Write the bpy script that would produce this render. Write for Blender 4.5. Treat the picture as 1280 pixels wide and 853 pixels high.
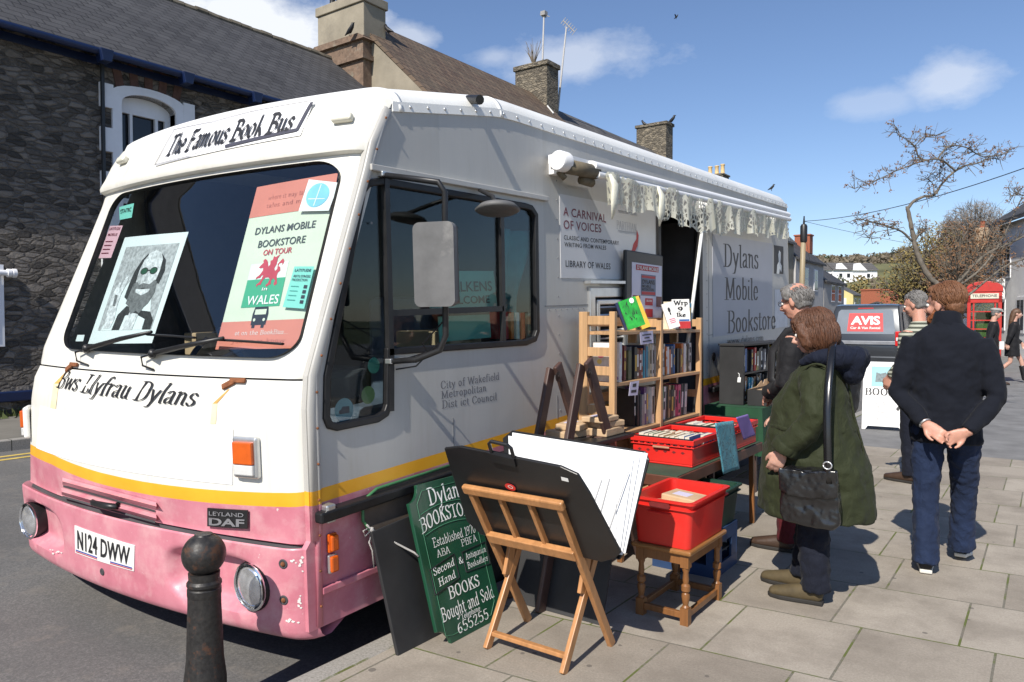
import bpy, bmesh, math, random
from math import sin, cos, pi, radians as R, sqrt
from mathutils import Vector, Matrix
from mathutils.geometry import tessellate_polygon
for o in list(bpy.data.objects): bpy.data.objects.remove(o)
SC = bpy.context.scene
COL = SC.collection
random.seed(7)
# ---------------------------------------------------------------- camera
FPX, CAMH, PITCH, YAW = 925.0, 1.5, R(1.6), R(36.1)
cam = bpy.data.cameras.new('camera'); camo = bpy.data.objects.new('camera', cam); COL.objects.link(camo)
cam.sensor_width = 36; cam.lens = FPX/1280*36; cam.clip_start = 0.05; cam.clip_end = 3000
camo.location = (0, 0, CAMH); camo.rotation_euler = (R(90)-PITCH, 0, YAW)
SC.camera = camo
# ---------------------------------------------------------------- sun and sky
SUN_EL, SUN_AZ = R(43), R(7.5)            # sun behind the photographer: azimuth from -Y towards +X
SDIR = Vector((cos(SUN_EL)*sin(SUN_AZ), -cos(SUN_EL)*cos(SUN_AZ), sin(SUN_EL)))
sl = bpy.data.lights.new('sun', 'SUN'); sl.energy = 4.9; sl.angle = R(0.5); sl.color = (1, .94, .85)
so = bpy.data.objects.new('sun', sl); COL.objects.link(so)
so.rotation_euler = SDIR.to_track_quat('Z', 'Y').to_euler()
W = bpy.data.worlds.new('World'); SC.world = W; W.use_nodes = True
SC.view_settings.view_transform = 'Standard'; SC.view_settings.look = 'None'
SC.view_settings.exposure = 0.33; SC.view_settings.gamma = 1
SKY_STR = 0.098
FW = Vector((-sin(YAW)*cos(PITCH), cos(YAW)*cos(PITCH), -sin(PITCH)))
RT = Vector((cos(YAW), sin(YAW), 0)); UP = RT.cross(FW)
def ray(x, y): return FW + RT*((x-640)/FPX) + UP*((426.5-y)/FPX)
def atX(x, y, X):
    r = ray(x, y); return Vector((0, 0, CAMH)) + r*(X/r.x)
def atY(x, y, Y):
    r = ray(x, y); return Vector((0, 0, CAMH)) + r*(Y/r.y)
def atZ(x, y, z=0):
    r = ray(x, y); return Vector((0, 0, CAMH)) + r*((z-CAMH)/r.z)
def atT(x, y, t): return Vector((0, 0, CAMH)) + ray(x, y)*t

def build_world():
    nt = W.node_tree; N = nt.nodes; L = nt.links
    bg = N['Background']
    sky = N.new('ShaderNodeTexSky'); sky.sky_type = 'NISHITA'; sky.sun_disc = False
    sky.sun_elevation = SUN_EL; sky.sun_rotation = pi - SUN_AZ
    sky.air_density = 1.0; sky.dust_density = 0.25; sky.ozone_density = 3.0
    tc = N.new('ShaderNodeTexCoord')
    noi = N.new('ShaderNodeTexNoise'); noi.inputs['Scale'].default_value = 9; noi.inputs['Detail'].default_value = 8
    noi.inputs['Roughness'].default_value = .62
    mp = N.new('ShaderNodeMapping'); mp.inputs['Scale'].default_value = (1, 1, 1.8)
    L.new(tc.outputs['Generated'], mp.inputs['Vector']); L.new(mp.outputs[0], noi.inputs['Vector'])
    tint = N.new('ShaderNodeMix'); tint.data_type = 'RGBA'; tint.blend_type = 'MULTIPLY'; tint.inputs['Factor'].default_value = 1; tint.inputs[7].default_value = (1.0, 1.01, 1.10, 1)
    L.new(sky.outputs[0], tint.inputs[6]); total = None
    def math_(op, a, b=None, clamp=False):
        m = N.new('ShaderNodeMath'); m.operation = op; m.use_clamp = clamp
        for i, v in enumerate((a, b)):
            if v is None: continue
            if isinstance(v, (int, float)): m.inputs[i].default_value = v
            else: L.new(v, m.inputs[i])
        return m.outputs[0]
    def dot(vec, axis):
        m = N.new('ShaderNodeVectorMath'); m.operation = 'DOT_PRODUCT'
        L.new(vec, m.inputs[0]); m.inputs[1].default_value = axis
        return m.outputs['Value']
    # cloud banks: direction (from the photograph's bearing), half width, half height, strength
    for (px, py, a, b, k) in ((300, 25, .20, .062, 1.0), (400, 62, .12, .05, .7), (515, 45, .05, .022, .5), (700, 76, .13, .035, .50), (620, 72, .05, .02, .35),
                              (1190, 98, .055, .036, .50), (1100, 128, .055, .020, .26), (-300, 60, .3, .08, 1.0)):
        d = ray(px, py).normalized(); r = d.cross(Vector((0, 0, 1))).normalized(); u = r.cross(d)
        s = N.new('ShaderNodeVectorMath'); s.operation = 'SUBTRACT'
        L.new(tc.outputs['Generated'], s.inputs[0]); s.inputs[1].default_value = d
        e = math_('ADD', math_('POWER', math_('ABSOLUTE', math_('DIVIDE', dot(s.outputs[0], r), a)), 2.0),
                  math_('POWER', math_('ABSOLUTE', math_('DIVIDE', dot(s.outputs[0], u), b)), 2.0))
        f = math_('SUBTRACT', 1.0, math_('SQRT', e))
        f = math_('ADD', f, math_('MULTIPLY', math_('SUBTRACT', noi.outputs['Fac'], .5), 1.9))
        f = math_('MULTIPLY', math_('MULTIPLY', f, 1.6, True), k)
        total = f if total is None else math_('MAXIMUM', total, f)
    mix = N.new('ShaderNodeMix'); mix.data_type = 'RGBA'
    L.new(total, mix.inputs['Factor']); L.new(tint.outputs[2], mix.inputs[6])
    mix.inputs[7].default_value = (7.6, 7.9, 8.4, 1)
    L.new(mix.outputs[2], bg.inputs['Color']); bg.inputs['Strength'].default_value = SKY_STR
build_world()

# ---------------------------------------------------------------- materials
MATS = {}
def lin(c): return tuple(((v/255)/12.92 if v/255 <= .04045 else ((v/255+.055)/1.055)**2.4) for v in c)
class NG:
    """small helper round a node tree"""
    def __init__(s, name):
        m = bpy.data.materials.new(name); m.use_nodes = True
        s.m = m; s.nt = m.node_tree; s.N = s.nt.nodes; s.L = s.nt.links
        s.b = s.N['Principled BSDF']; s.out = s.N['Material Output']
        s.tc = s.N.new('ShaderNodeTexCoord')
    def set(s, inp, v):
        if hasattr(v, 'is_linked') or hasattr(v, 'links'): s.L.new(v, inp)
        else: inp.default_value = v
    def noise(s, scale, detail=4, rough=.55, vec=None, dist=0):
        n = s.N.new('ShaderNodeTexNoise'); n.inputs['Scale'].default_value = scale
        n.inputs['Detail'].default_value = detail; n.inputs['Roughness'].default_value = rough
        n.inputs['Distortion'].default_value = dist
        s.L.new(vec if vec is not None else s.tc.outputs['Object'], n.inputs['Vector']); return n
    def mapv(s, scale=(1, 1, 1), rot=(0, 0, 0), loc=(0, 0, 0), src='Object'):
        m = s.N.new('ShaderNodeMapping'); m.inputs['Scale'].default_value = scale
        m.inputs['Rotation'].default_value = rot; m.inputs['Location'].default_value = loc
        s.L.new(s.tc.outputs[src], m.inputs['Vector']); return m.outputs[0]
    def ramp(s, fac, stops):
        r = s.N.new('ShaderNodeValToRGB'); e = r.color_ramp.elements
        while len(e) < len(stops): e.new(.5)
        for i, (p, c) in enumerate(stops):
            e[i].position = p; e[i].color = (c[0], c[1], c[2], 1) if hasattr(c, '__len__') else (c, c, c, 1)
        s.L.new(fac, r.inputs[0]); return r.outputs[0]
    def mix(s, fac, a, b, mode='MIX'):
        m = s.N.new('ShaderNodeMix'); m.data_type = 'RGBA'; m.blend_type = mode
        for i, v in ((0, fac), (6, a), (7, b)):
            if hasattr(v, 'links'): s.L.new(v, m.inputs[i])
            elif i and len(v) == 3: m.inputs[i].default_value = (*v, 1)
            else: m.inputs[i].default_value = v
        return m.outputs[2]
    def math(s, op, a, b=None, clamp=False):
        m = s.N.new('ShaderNodeMath'); m.operation = op; m.use_clamp = clamp
        for i, v in enumerate((a, b)):
            if v is None: continue
            if hasattr(v, 'links'): s.L.new(v, m.inputs[i])
            else: m.inputs[i].default_value = v
        return m.outputs[0]
    def xyz(s, vec=None):
        n = s.N.new('ShaderNodeSeparateXYZ'); s.L.new(vec if vec is not None else s.tc.outputs['Object'], n.inputs[0]); return n.outputs
    def comb(s, x, y, z=0.0):
        n = s.N.new('ShaderNodeCombineXYZ')
        for i, v in enumerate((x, y, z)):
            if hasattr(v, 'links'): s.L.new(v, n.inputs[i])
            else: n.inputs[i].default_value = v
        return n.outputs[0]
    def bump(s, h, strength=.3, dist=.01):
        b = s.N.new('ShaderNodeBump'); b.inputs['Strength'].default_value = strength; b.inputs['Distance'].default_value = dist
        s.L.new(h, b.inputs['Height']); s.L.new(b.outputs[0], s.b.inputs['Normal']); return b
    def col(s, v):
        if hasattr(v, 'links'): s.L.new(v, s.b.inputs['Base Color'])
        else: s.b.inputs['Base Color'].default_value = (*v[:3], 1)
    def p(s, **k):
        for a, v in k.items():
            i = s.b.inputs[a.replace('_', ' ')]
            if hasattr(v, 'links'): s.L.new(v, i)
            else: i.default_value = v

def mat(name, c, rough=.5, var=.15, scale=6, bump=0, bscale=60, metal=0, spec=.5, coat=0, dirt=None, dirt_amt=.5, stretch=(1, 1, 1)):
    """a painted / woven / moulded surface with gentle mottling and optional grime patches"""
    if name in MATS: return MATS[name]
    g = NG(name); v = g.mapv(stretch)
    n = g.noise(scale, 6, .6, v)
    lo = tuple(x*(1-var) for x in c); hi = tuple(min(1, x*(1+var)) for x in c)
    col = g.ramp(n.outputs['Fac'], ((.3, lo), (.7, hi)))
    if dirt:
        d = g.noise(scale*.45, 8, .7, v)
        f = g.ramp(d.outputs['Fac'], ((.56, 0), (.70, dirt_amt)))
        col = g.mix(f, col, dirt)
    g.col(col); g.p(Roughness=rough, Metallic=metal)
    g.b.inputs['Specular IOR Level'].default_value = spec
    if coat: g.p(Coat_Weight=coat, Coat_Roughness=.08)
    if bump:
        bn = g.noise(bscale, 5, .6, v); g.bump(bn.outputs['Fac'], bump, .004)
    MATS[name] = g.m; return g.m
def hexm(name, rgb, **k): return mat(name, lin(rgb), **k)

def wood(name, c, dark=.55, axis=2, scale=1.0, rough=.5):
    if name in MATS: return MATS[name]
    g = NG(name); st = [26*scale, 26*scale, 26*scale]; st[axis] = 1.4*scale
    v = g.mapv(tuple(st)); n = g.noise(1.6, 6, .6, v, .6)
    n2 = g.noise(4, 3)
    col = g.ramp(n.outputs['Fac'], ((.3, tuple(x*dark for x in c)), (.62, c), (.8, tuple(min(1, x*1.2) for x in c))))
    col = g.mix(g.math('MULTIPLY', n2.outputs['Fac'], .35), col, tuple(x*.7 for x in c))
    g.col(col); g.p(Roughness=rough); g.bump(n.outputs['Fac'], .15, .002)
    MATS[name] = g.m; return g.m

# ---------------------------------------------------------------- mesh building
class MB:
    def __init__(s): s.v = []; s.f = []; s.mi = []; s.m = 0
    def add(s, vs, fs):
        o = len(s.v); s.v += [Vector(p) for p in vs]
        for f in fs: s.f.append([o+i for i in f]); s.mi.append(s.m)
    def hexa(s, p):      # 8 corners: bottom ring 0-3, top ring 4-7
        s.add(p, ((3, 2, 1, 0), (4, 5, 6, 7), (0, 1, 5, 4), (1, 2, 6, 5), (2, 3, 7, 6), (3, 0, 4, 7)))
    def box(s, a, b):
        x0, y0, z0 = a; x1, y1, z1 = b
        s.hexa([(x0, y0, z0), (x1, y0, z0), (x1, y1, z0), (x0, y1, z0), (x0, y0, z1), (x1, y0, z1), (x1, y1, z1), (x0, y1, z1)])
    def obox(s, c, ax, ay, az, hx, hy, hz):      # oriented box
        c = Vector(c); ax, ay, az = [Vector(q).normalized() for q in (ax, ay, az)]
        P = [c+ax*(hx*i)+ay*(hy*j)+az*(hz*k) for k in (-1, 1) for i, j in ((-1, -1), (1, -1), (1, 1), (-1, 1))]
        s.hexa(P)
    def bar(s, a, b, w, d, ref=(0, 0, 1)):       # rectangular bar from a to b
        a, b = Vector(a), Vector(b); t = (b-a).normalized(); r = t.cross(Vector(ref))
        if r.length < 1e-4: r = t.cross(Vector((1, 0, 0)))
        r.normalize(); u = r.cross(t)
        s.hexa([a-r*w/2-u*d/2, a+r*w/2-u*d/2, a+r*w/2+u*d/2, a-r*w/2+u*d/2, b-r*w/2-u*d/2, b+r*w/2-u*d/2, b+r*w/2+u*d/2, b-r*w/2+u*d/2])
    def tube(s, pts, rad, n=8, caps=True, ref=None, flat=1.0):
        """tube through pts; rad a number, or one per point: number or (a, b); ref: direction of the a axis"""
        pts = [Vector(p) for p in pts]; k = len(pts)
        if not hasattr(rad, '__len__'): rad = [rad]*k
        u = None; rings = []
        for i, p in enumerate(pts):
            t = (pts[min(i+1, k-1)]-pts[max(i-1, 0)])
            t = t.normalized() if t.length > 1e-9 else Vector((0, 0, 1))
            if ref is not None: u = Vector(ref)-t*Vector(ref).dot(t)
            elif u is None:
                h = Vector((0, 0, 1)) if abs(t.z) < .9 else Vector((1, 0, 0)); u = h-t*h.dot(t)
            else: u = u-t*u.dot(t)
            u.normalize(); w = t.cross(u)
            a, b = rad[i] if hasattr(rad[i], '__len__') else (rad[i], rad[i]*flat)
            rings.append([p+u*(a*cos(2*pi*j/n))+w*(b*sin(2*pi*j/n)) for j in range(n)])
        vs = [q for r in rings for q in r]; fs = []
        for i in range(k-1):
            for j in range(n):
                fs.append((i*n+j, i*n+(j+1) % n, (i+1)*n+(j+1) % n, (i+1)*n+j))
        if caps: fs.append(tuple(range(n-1, -1, -1))); fs.append(tuple((k-1)*n+j for j in range(n)))
        s.add(vs, fs)
    def lathe(s, c, prof, n=24, axis=(0, 0, 1), xa=None):     # prof: (radius, height)
        c = Vector(c); az = Vector(axis).normalized()
        ax = Vector(xa).normalized() if xa else (Vector((1, 0, 0)) if abs(az.x) < .9 else Vector((0, 1, 0)))
        ax = (ax-az*ax.dot(az)).normalized(); ay = az.cross(ax)
        vs = [c+az*h+(ax*cos(2*pi*j/n)+ay*sin(2*pi*j/n))*r for r, h in prof for j in range(n)]
        k = len(prof); fs = [(i*n+j, i*n+(j+1) % n, (i+1)*n+(j+1) % n, (i+1)*n+j) for i in range(k-1) for j in range(n)]
        if prof[0][0] > 1e-6: fs.append(tuple(range(n-1, -1, -1)))
        if prof[-1][0] > 1e-6: fs.append(tuple((k-1)*n+j for j in range(n)))
        s.add(vs, fs)
    def ball(s, c, rx, ry=None, rz=None, n=16, m=10):
        ry = rx if ry is None else ry; rz = rx if rz is None else rz; c = Vector(c); vs = []; fs = []
        for i in range(m+1):
            th = pi*i/m
            for j in range(n): vs.append(c+Vector((rx*sin(th)*cos(2*pi*j/n), ry*sin(th)*sin(2*pi*j/n), -rz*cos(th))))
        for i in range(m):
            for j in range(n): fs.append((i*n+j, i*n+(j+1) % n, (i+1)*n+(j+1) % n, (i+1)*n+j))
        s.add(vs, fs)
    def prism(s, poly, o, ax, ay, th, holes=()):  # polygon(s) in the plane (ax, ay) at o, extruded by vector th
        o, ax, ay, th = Vector(o), Vector(ax), Vector(ay), Vector(th)
        loops = [list(poly)]+[list(h) for h in holes]
        flat = [q for l in loops for q in l]; n = len(flat)
        tri = tessellate_polygon([[Vector((q[0], q[1], 0)) for q in l] for l in loops])
        a = [o+ax*q[0]+ay*q[1] for q in flat]
        fs = [tuple(t) for t in tri]
        if th.length > 0:
            fs += [tuple(n+i for i in reversed(t)) for t in tri]; i0 = 0
            for l in loops:
                k = len(l)
                for i in range(k): fs.append((i0+i, i0+(i+1) % k, n+i0+(i+1) % k, n+i0+i))
                i0 += k
            s.add(a+[p+th for p in a], fs)
        else: s.add(a, fs)
    def grid(s, fn, nu, nv, closed=False):
        vs = [fn(i/nu, j/nv) for i in range(nu+1) for j in range(nv+1)]
        fs = [(i*(nv+1)+j, (i+1)*(nv+1)+j, (i+1)*(nv+1)+j+1, i*(nv+1)+j+1) for i in range(nu) for j in range(nv)]
        s.add(vs, fs)
    def parts(s):
        n = len(s.v); p = list(range(n))
        def fd(i):
            while p[i] != i: p[i] = p[p[i]]; i = p[i]
            return i
        for f in s.f:
            for j in f[1:]:
                a, b = fd(f[0]), fd(j)
                if a != b: p[b] = a
        out = {}
        for f, m in zip(s.f, s.mi): out.setdefault(fd(f[0]), []).append((f, m))
        res = []
        for fl in out.values():
            q = MB(); ix = {}
            for f, m in fl:
                for j in f:
                    if j not in ix: ix[j] = len(q.v); q.v.append(s.v[j])
                q.f.append([ix[j] for j in f]); q.mi.append(m)
            res.append(q)
        return res
    def build(s, name, mats, parent=None, smooth=False, bevel=0, seg=2, ang=None, solid=0, loc=None, subsurf=0, split=False):
        if split:
            return [q.build(name, mats, parent, smooth, bevel, seg, ang, solid, loc, subsurf) for q in s.parts()][0]
        me = bpy.data.meshes.new(name); me.from_pydata([tuple(p) for p in s.v], [], s.f)
        if not isinstance(mats, (list, tuple)): mats = [mats]
        for m in mats: me.materials.append(m)
        me.polygons.foreach_set('material_index', s.mi)
        bm = bmesh.new(); bm.from_mesh(me); bmesh.ops.recalc_face_normals(bm, faces=bm.faces[:]); bm.to_mesh(me); bm.free()
        if smooth: me.polygons.foreach_set('use_smooth', [True]*len(me.polygons))
        me.update()
        if smooth and ang: me.set_sharp_from_angle(angle=R(ang))
        o = bpy.data.objects.new(name, me); COL.objects.link(o)
        if parent is not None: o.parent = parent
        if loc is not None: o.location = loc
        if solid:
            m = o.modifiers.new('solid', 'SOLIDIFY'); m.thickness = solid; m.offset = -1
        if bevel:
            m = o.modifiers.new('bevel', 'BEVEL'); m.width = bevel; m.segments = seg; m.limit_method = 'ANGLE'; m.angle_limit = R(40)
        if subsurf:
            m = o.modifiers.new('sub', 'SUBSURF'); m.levels = subsurf; m.render_levels = subsurf
        return o
def tag(o, label=None, cat=None, group=None, kind=None):
    if label: o['label'] = label
    if cat: o['category'] = cat
    if group: o['group'] = group
    if kind: o['kind'] = kind
    return o
def empty(name, loc=(0, 0, 0), label=None, cat=None, rot=(0, 0, 0), group=None):
    o = bpy.data.objects.new(name, None); COL.objects.link(o); o.empty_display_size = .1
    o.location = loc; o.rotation_euler = rot
    return tag(o, label, cat, group)
def rrect(x0, y0, x1, y1, r, k=6):
    P = []
    for cx, cy, a in ((x1-r, y1-r, 0), (x0+r, y1-r, 90), (x0+r, y0+r, 180), (x1-r, y0+r, 270)):
        for i in range(k+1): t = R(a+90*i/k); P.append((cx+r*cos(t), cy+r*sin(t)))
    return P
def interp(x, tab):
    if x <= tab[0][0]: return tab[0][1]
    for (a, b), (c, d) in zip(tab, tab[1:]):
        if x <= c: return b+(d-b)*(x-a)/(c-a)
    return tab[-1][1]
def smooth01(x): x = max(0, min(1, x)); return x*x*(3-2*x)

# ---------------------------------------------------------------- lettering
def text_mesh(s, spacing=1.0, bold=0.0, shear=0.0):
    """flat triangles of a line in the built-in face: (verts, faces, width, height of a capital = 1)"""
    cu = bpy.data.curves.new('t', 'FONT'); cu.body = s; cu.size = 1; cu.space_character = spacing; cu.offset = bold; cu.shear = shear
    cu.resolution_u = 3
    ob = bpy.data.objects.new('t', cu); COL.objects.link(ob)
    dg = bpy.context.evaluated_depsgraph_get(); me = bpy.data.meshes.new_from_object(ob.evaluated_get(dg))
    vs = [(v.co.x, v.co.y) for v in me.vertices]; fs = [tuple(p.vertices) for p in me.polygons]
    bpy.data.objects.remove(ob); bpy.data.curves.remove(cu); bpy.data.meshes.remove(me)
    return vs, fs
# skeleton letters drawn with a broad pen; units: baseline 0, x height .5, capitals .75
SK = {
'T': (.62, [[(.02, .62), (.1, .72), (.3, .70), (.58, .75)], [(.31, .70), (.31, .06), (.42, 0)], [(.17, .0), (.31, .04), (.45, .0)]]),
'F': (.55, [[(.14, 0), (.14, .72)], [(.02, .66), (.14, .73), (.34, .70), (.52, .74)], [(.14, .40), (.40, .40)], [(.02, .0), (.27, .0)]]),
'B': (.62, [[(.14, 0), (.14, .74)], [(.02, .74), (.34, .74), (.48, .66), (.48, .50), (.34, .41), (.14, .41)], [(.34, .41), (.52, .32), (.54, .16), (.40, .0), (.02, .0)]]),
'L': (.56, [[(.15, .0), (.15, .74)], [(.02, .74), (.28, .74)], [(.02, .0), (.44, .0), (.5, .18)]]),
'D': (.68, [[(.14, 0), (.14, .74)], [(.02, .74), (.32, .74), (.52, .62), (.58, .38), (.52, .12), (.32, .0), (.02, .0)]]),
'M': (.86, [[(.12, 0), (.14, .74)], [(.14, .74), (.41, .06)], [(.41, .06), (.68, .74)], [(.68, .74), (.72, 0)], [(.0, 0), (.24, 0)], [(.58, 0), (.84, 0)], [(.02, .74), (.15, .74)], [(.67, .74), (.82, .74)]]),
'C': (.64, [[(.56, .56), (.48, .70), (.34, .75), (.16, .64), (.08, .38), (.16, .10), (.34, .0), (.50, .06), (.58, .18)]]),
'W': (.90, [[(.06, .74), (.26, 0)], [(.26, 0), (.46, .70)], [(.46, .70), (.64, 0)], [(.64, 0), (.84, .74)], [(.0, .74), (.16, .74)], [(.76, .74), (.9, .74)]]),
'E': (.56, [[(.14, 0), (.14, .74)], [(.02, .74), (.46, .74), (.48, .60)], [(.14, .40), (.36, .40)], [(.02, .0), (.46, .0), (.50, .16)]]),
'A': (.68, [[(.08, 0), (.33, .76)], [(.33, .76), (.58, 0)], [(.17, .27), (.48, .27)], [(.0, 0), (.18, 0)], [(.46, 0), (.68, 0)]]),
'P': (.58, [[(.14, 0), (.14, .74)], [(.02, .74), (.34, .74), (.50, .64), (.50, .46), (.34, .36), (.14, .36)], [(.02, .0), (.28, .0)]]),
'S': (.52, [[(.44, .58), (.38, .71), (.24, .75), (.10, .66), (.09, .52), (.24, .40), (.40, .30), (.44, .16), (.34, .02), (.18, .0), (.08, .08), (.05, .20)]]),
'H': (.70, [[(.14, 0), (.14, .74)], [(.56, 0), (.56, .74)], [(.14, .39), (.56, .39)], [(.03, 0), (.26, 0)], [(.44, 0), (.68, 0)], [(.03, .74), (.26, .74)], [(.44, .74), (.68, .74)]]),
'N': (.70, [[(.12, 0), (.12, .74)], [(.12, .74), (.56, .02)], [(.56, .0), (.56, .74)], [(.02, 0), (.22, 0)], [(.46, .74), (.68, .74)]]),
'K': (.66, [[(.14, 0), (.14, .74)], [(.52, .74), (.15, .36)], [(.27, .46), (.56, .0)], [(.03, 0), (.26, 0)], [(.44, 0), (.68, 0)], [(.42, .74), (.62, .74)]]),
'O': (.70, [[(.34, .75), (.16, .66), (.08, .38), (.16, .10), (.34, .0), (.52, .10), (.60, .38), (.52, .66), (.34, .75)]]),
'R': (.64, [[(.14, 0), (.14, .74)], [(.02, .74), (.34, .74), (.48, .65), (.48, .49), (.34, .40), (.14, .40)], [(.32, .40), (.56, .0)], [(.03, 0), (.26, 0)]]),
'I': (.30, [[(.14, 0), (.14, .74)], [(.02, 0), (.26, 0)], [(.02, .74), (.26, .74)]]),
'V': (.66, [[(.06, .74), (.33, 0)], [(.33, 0), (.58, .74)], [(.0, .74), (.18, .74)], [(.48, .74), (.66, .74)]]),
'a': (.46, [[(.08, .40), (.16, .49), (.28, .48), (.33, .40), (.33, .08), (.42, .0)], [(.33, .29), (.14, .22), (.07, .12), (.13, .01), (.24, .03), (.33, .12)]]),
'b': (.50, [[(.12, .78), (.12, .04)], [(.12, .36), (.22, .48), (.36, .44), (.42, .26), (.36, .06), (.22, .0), (.12, .06)]]),
'c': (.42, [[(.37, .38), (.30, .48), (.20, .49), (.09, .38), (.08, .14), (.20, .0), (.30, .02), (.39, .12)]]),
'd': (.52, [[(.38, .78), (.38, .08), (.47, .0)], [(.38, .38), (.28, .49), (.14, .44), (.07, .24), (.13, .05), (.25, .0), (.38, .12)]]),
'e': (.44, [[(.09, .27), (.37, .27), (.36, .41), (.24, .5), (.11, .40), (.07, .22), (.14, .04), (.27, .0), (.40, .11)]]),
'f': (.34, [[(.36, .70), (.28, .78), (.19, .72), (.16, .56), (.16, 0)], [(.03, .48), (.32, .48)], [(.05, 0), (.27, 0)]]),
'g': (.48, [[(.37, .48), (.37, -.10), (.26, -.24), (.09, -.20)], [(.37, .38), (.27, .49), (.14, .44), (.07, .25), (.14, .06), (.26, .02), (.37, .13)]]),
'h': (.52, [[(.12, .78), (.12, .0)], [(.12, .36), (.24, .48), (.35, .44), (.38, .32), (.38, .06), (.47, .0)]]),
'i': (.26, [[(.12, .48), (.12, .06), (.21, .0)], [(.11, .66), (.14, .69)]]),
'k': (.50, [[(.12, .78), (.12, .0)], [(.40, .48), (.13, .22)], [(.22, .30), (.44, .0)]]),
'l': (.25, [[(.12, .78), (.12, .06), (.21, .0)], [(.03, .76), (.12, .78)]]),
'm': (.76, [[(.04, .46), (.12, .48), (.12, .0)], [(.12, .36), (.24, .48), (.34, .42), (.35, .0)], [(.35, .36), (.48, .48), (.58, .42), (.60, .06), (.69, .0)]]),
'n': (.52, [[(.04, .46), (.12, .48), (.12, .0)], [(.12, .36), (.24, .48), (.35, .44), (.38, .32), (.38, .06), (.47, .0)]]),
'o': (.48, [[(.23, .5), (.11, .42), (.07, .25), (.12, .07), (.23, .0), (.35, .08), (.40, .25), (.35, .42), (.23, .5)]]),
'p': (.50, [[(.04, .46), (.12, .48), (.12, -.24)], [(.12, .36), (.22, .48), (.36, .44), (.42, .26), (.36, .06), (.22, .0), (.12, .08)]]),
'q': (.48, [[(.37, .48), (.37, -.24)], [(.37, .38), (.27, .49), (.14, .44), (.07, .25), (.14, .06), (.26, .02), (.37, .13)]]),
'r': (.38, [[(.04, .46), (.12, .48), (.12, .0)], [(.12, .34), (.22, .46), (.33, .46)]]),
's': (.40, [[(.34, .40), (.26, .49), (.14, .47), (.08, .37), (.16, .28), (.29, .22), (.34, .12), (.26, .01), (.13, .01), (.05, .11)]]),
't': (.34, [[(.16, .64), (.15, .10), (.23, .0), (.32, .06)], [(.04, .48), (.31, .48)]]),
'u': (.52, [[(.04, .47), (.12, .48), (.12, .12), (.21, .0), (.32, .06), (.38, .14)], [(.38, .48), (.38, .06), (.47, .0)]]),
'w': (.72, [[(.06, .48), (.18, .0)], [(.18, .0), (.34, .46)], [(.34, .46), (.48, .0)], [(.48, .0), (.64, .48)]]),
'x': (.46, [[(.06, .48), (.38, 0)], [(.38, .48), (.06, 0)]]),
'y': (.48, [[(.06, .48), (.24, .02)], [(.42, .48), (.24, .02), (.14, -.20), (.03, -.22)]]),
'0': (.50, [[(.24, .72), (.11, .60), (.08, .36), (.12, .10), (.24, .0), (.36, .10), (.41, .36), (.36, .60), (.24, .72)]]),
'1': (.34, [[(.06, .62), (.18, .72), (.18, .0)], [(.06, 0), (.30, 0)]]),
'2': (.48, [[(.08, .56), (.16, .70), (.30, .70), (.38, .56), (.30, .36), (.08, .02), (.42, .02)]]),
'5': (.48, [[(.38, .72), (.13, .72), (.11, .42), (.26, .46), (.38, .34), (.38, .14), (.26, .0), (.12, .02), (.06, .12)]]),
'6': (.48, [[(.36, .68), (.20, .60), (.09, .36), (.10, .12), (.22, .0), (.34, .06), (.39, .22), (.30, .38), (.16, .36), (.09, .24)]]),
'7': (.46, [[(.05, .60), (.07, .71), (.40, .71), (.18, .0)]]),
'9': (.48, [[(.12, .04), (.28, .12), (.39, .36), (.38, .60), (.26, .72), (.13, .66), (.09, .50), (.17, .35), (.30, .37), (.39, .48)]]),
'&': (.66, [[(.56, .06), (.46, .0), (.16, .52), (.18, .68), (.28, .72), (.36, .64), (.33, .50), (.14, .32), (.07, .16), (.14, .02), (.28, .0), (.42, .12), (.54, .36)]]),
"'": (.18, [[(.09, .78), (.07, .62)]]), '.': (.22, [[(.09, .0), (.12, .04)]]), ' ': (.30, []),
}
def _cr(P, k=5):
    if len(P) < 3: return P
    Q = [P[0]]+P+[P[-1]]; out = []
    for i in range(1, len(Q)-2):
        p0, p1, p2, p3 = Q[i-1], Q[i], Q[i+1], Q[i+2]
        for j in range(k):
            t = j/k; r = []
            for c in (0, 1):
                r.append(.5*((2*p1[c])+(-p0[c]+p2[c])*t+(2*p0[c]-5*p1[c]+4*p2[c]-p3[c])*t*t+(-p0[c]+3*p1[c]-3*p2[c]+p3[c])*t**3))
            out.append(tuple(r))
    return out+[P[-1]]
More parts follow.
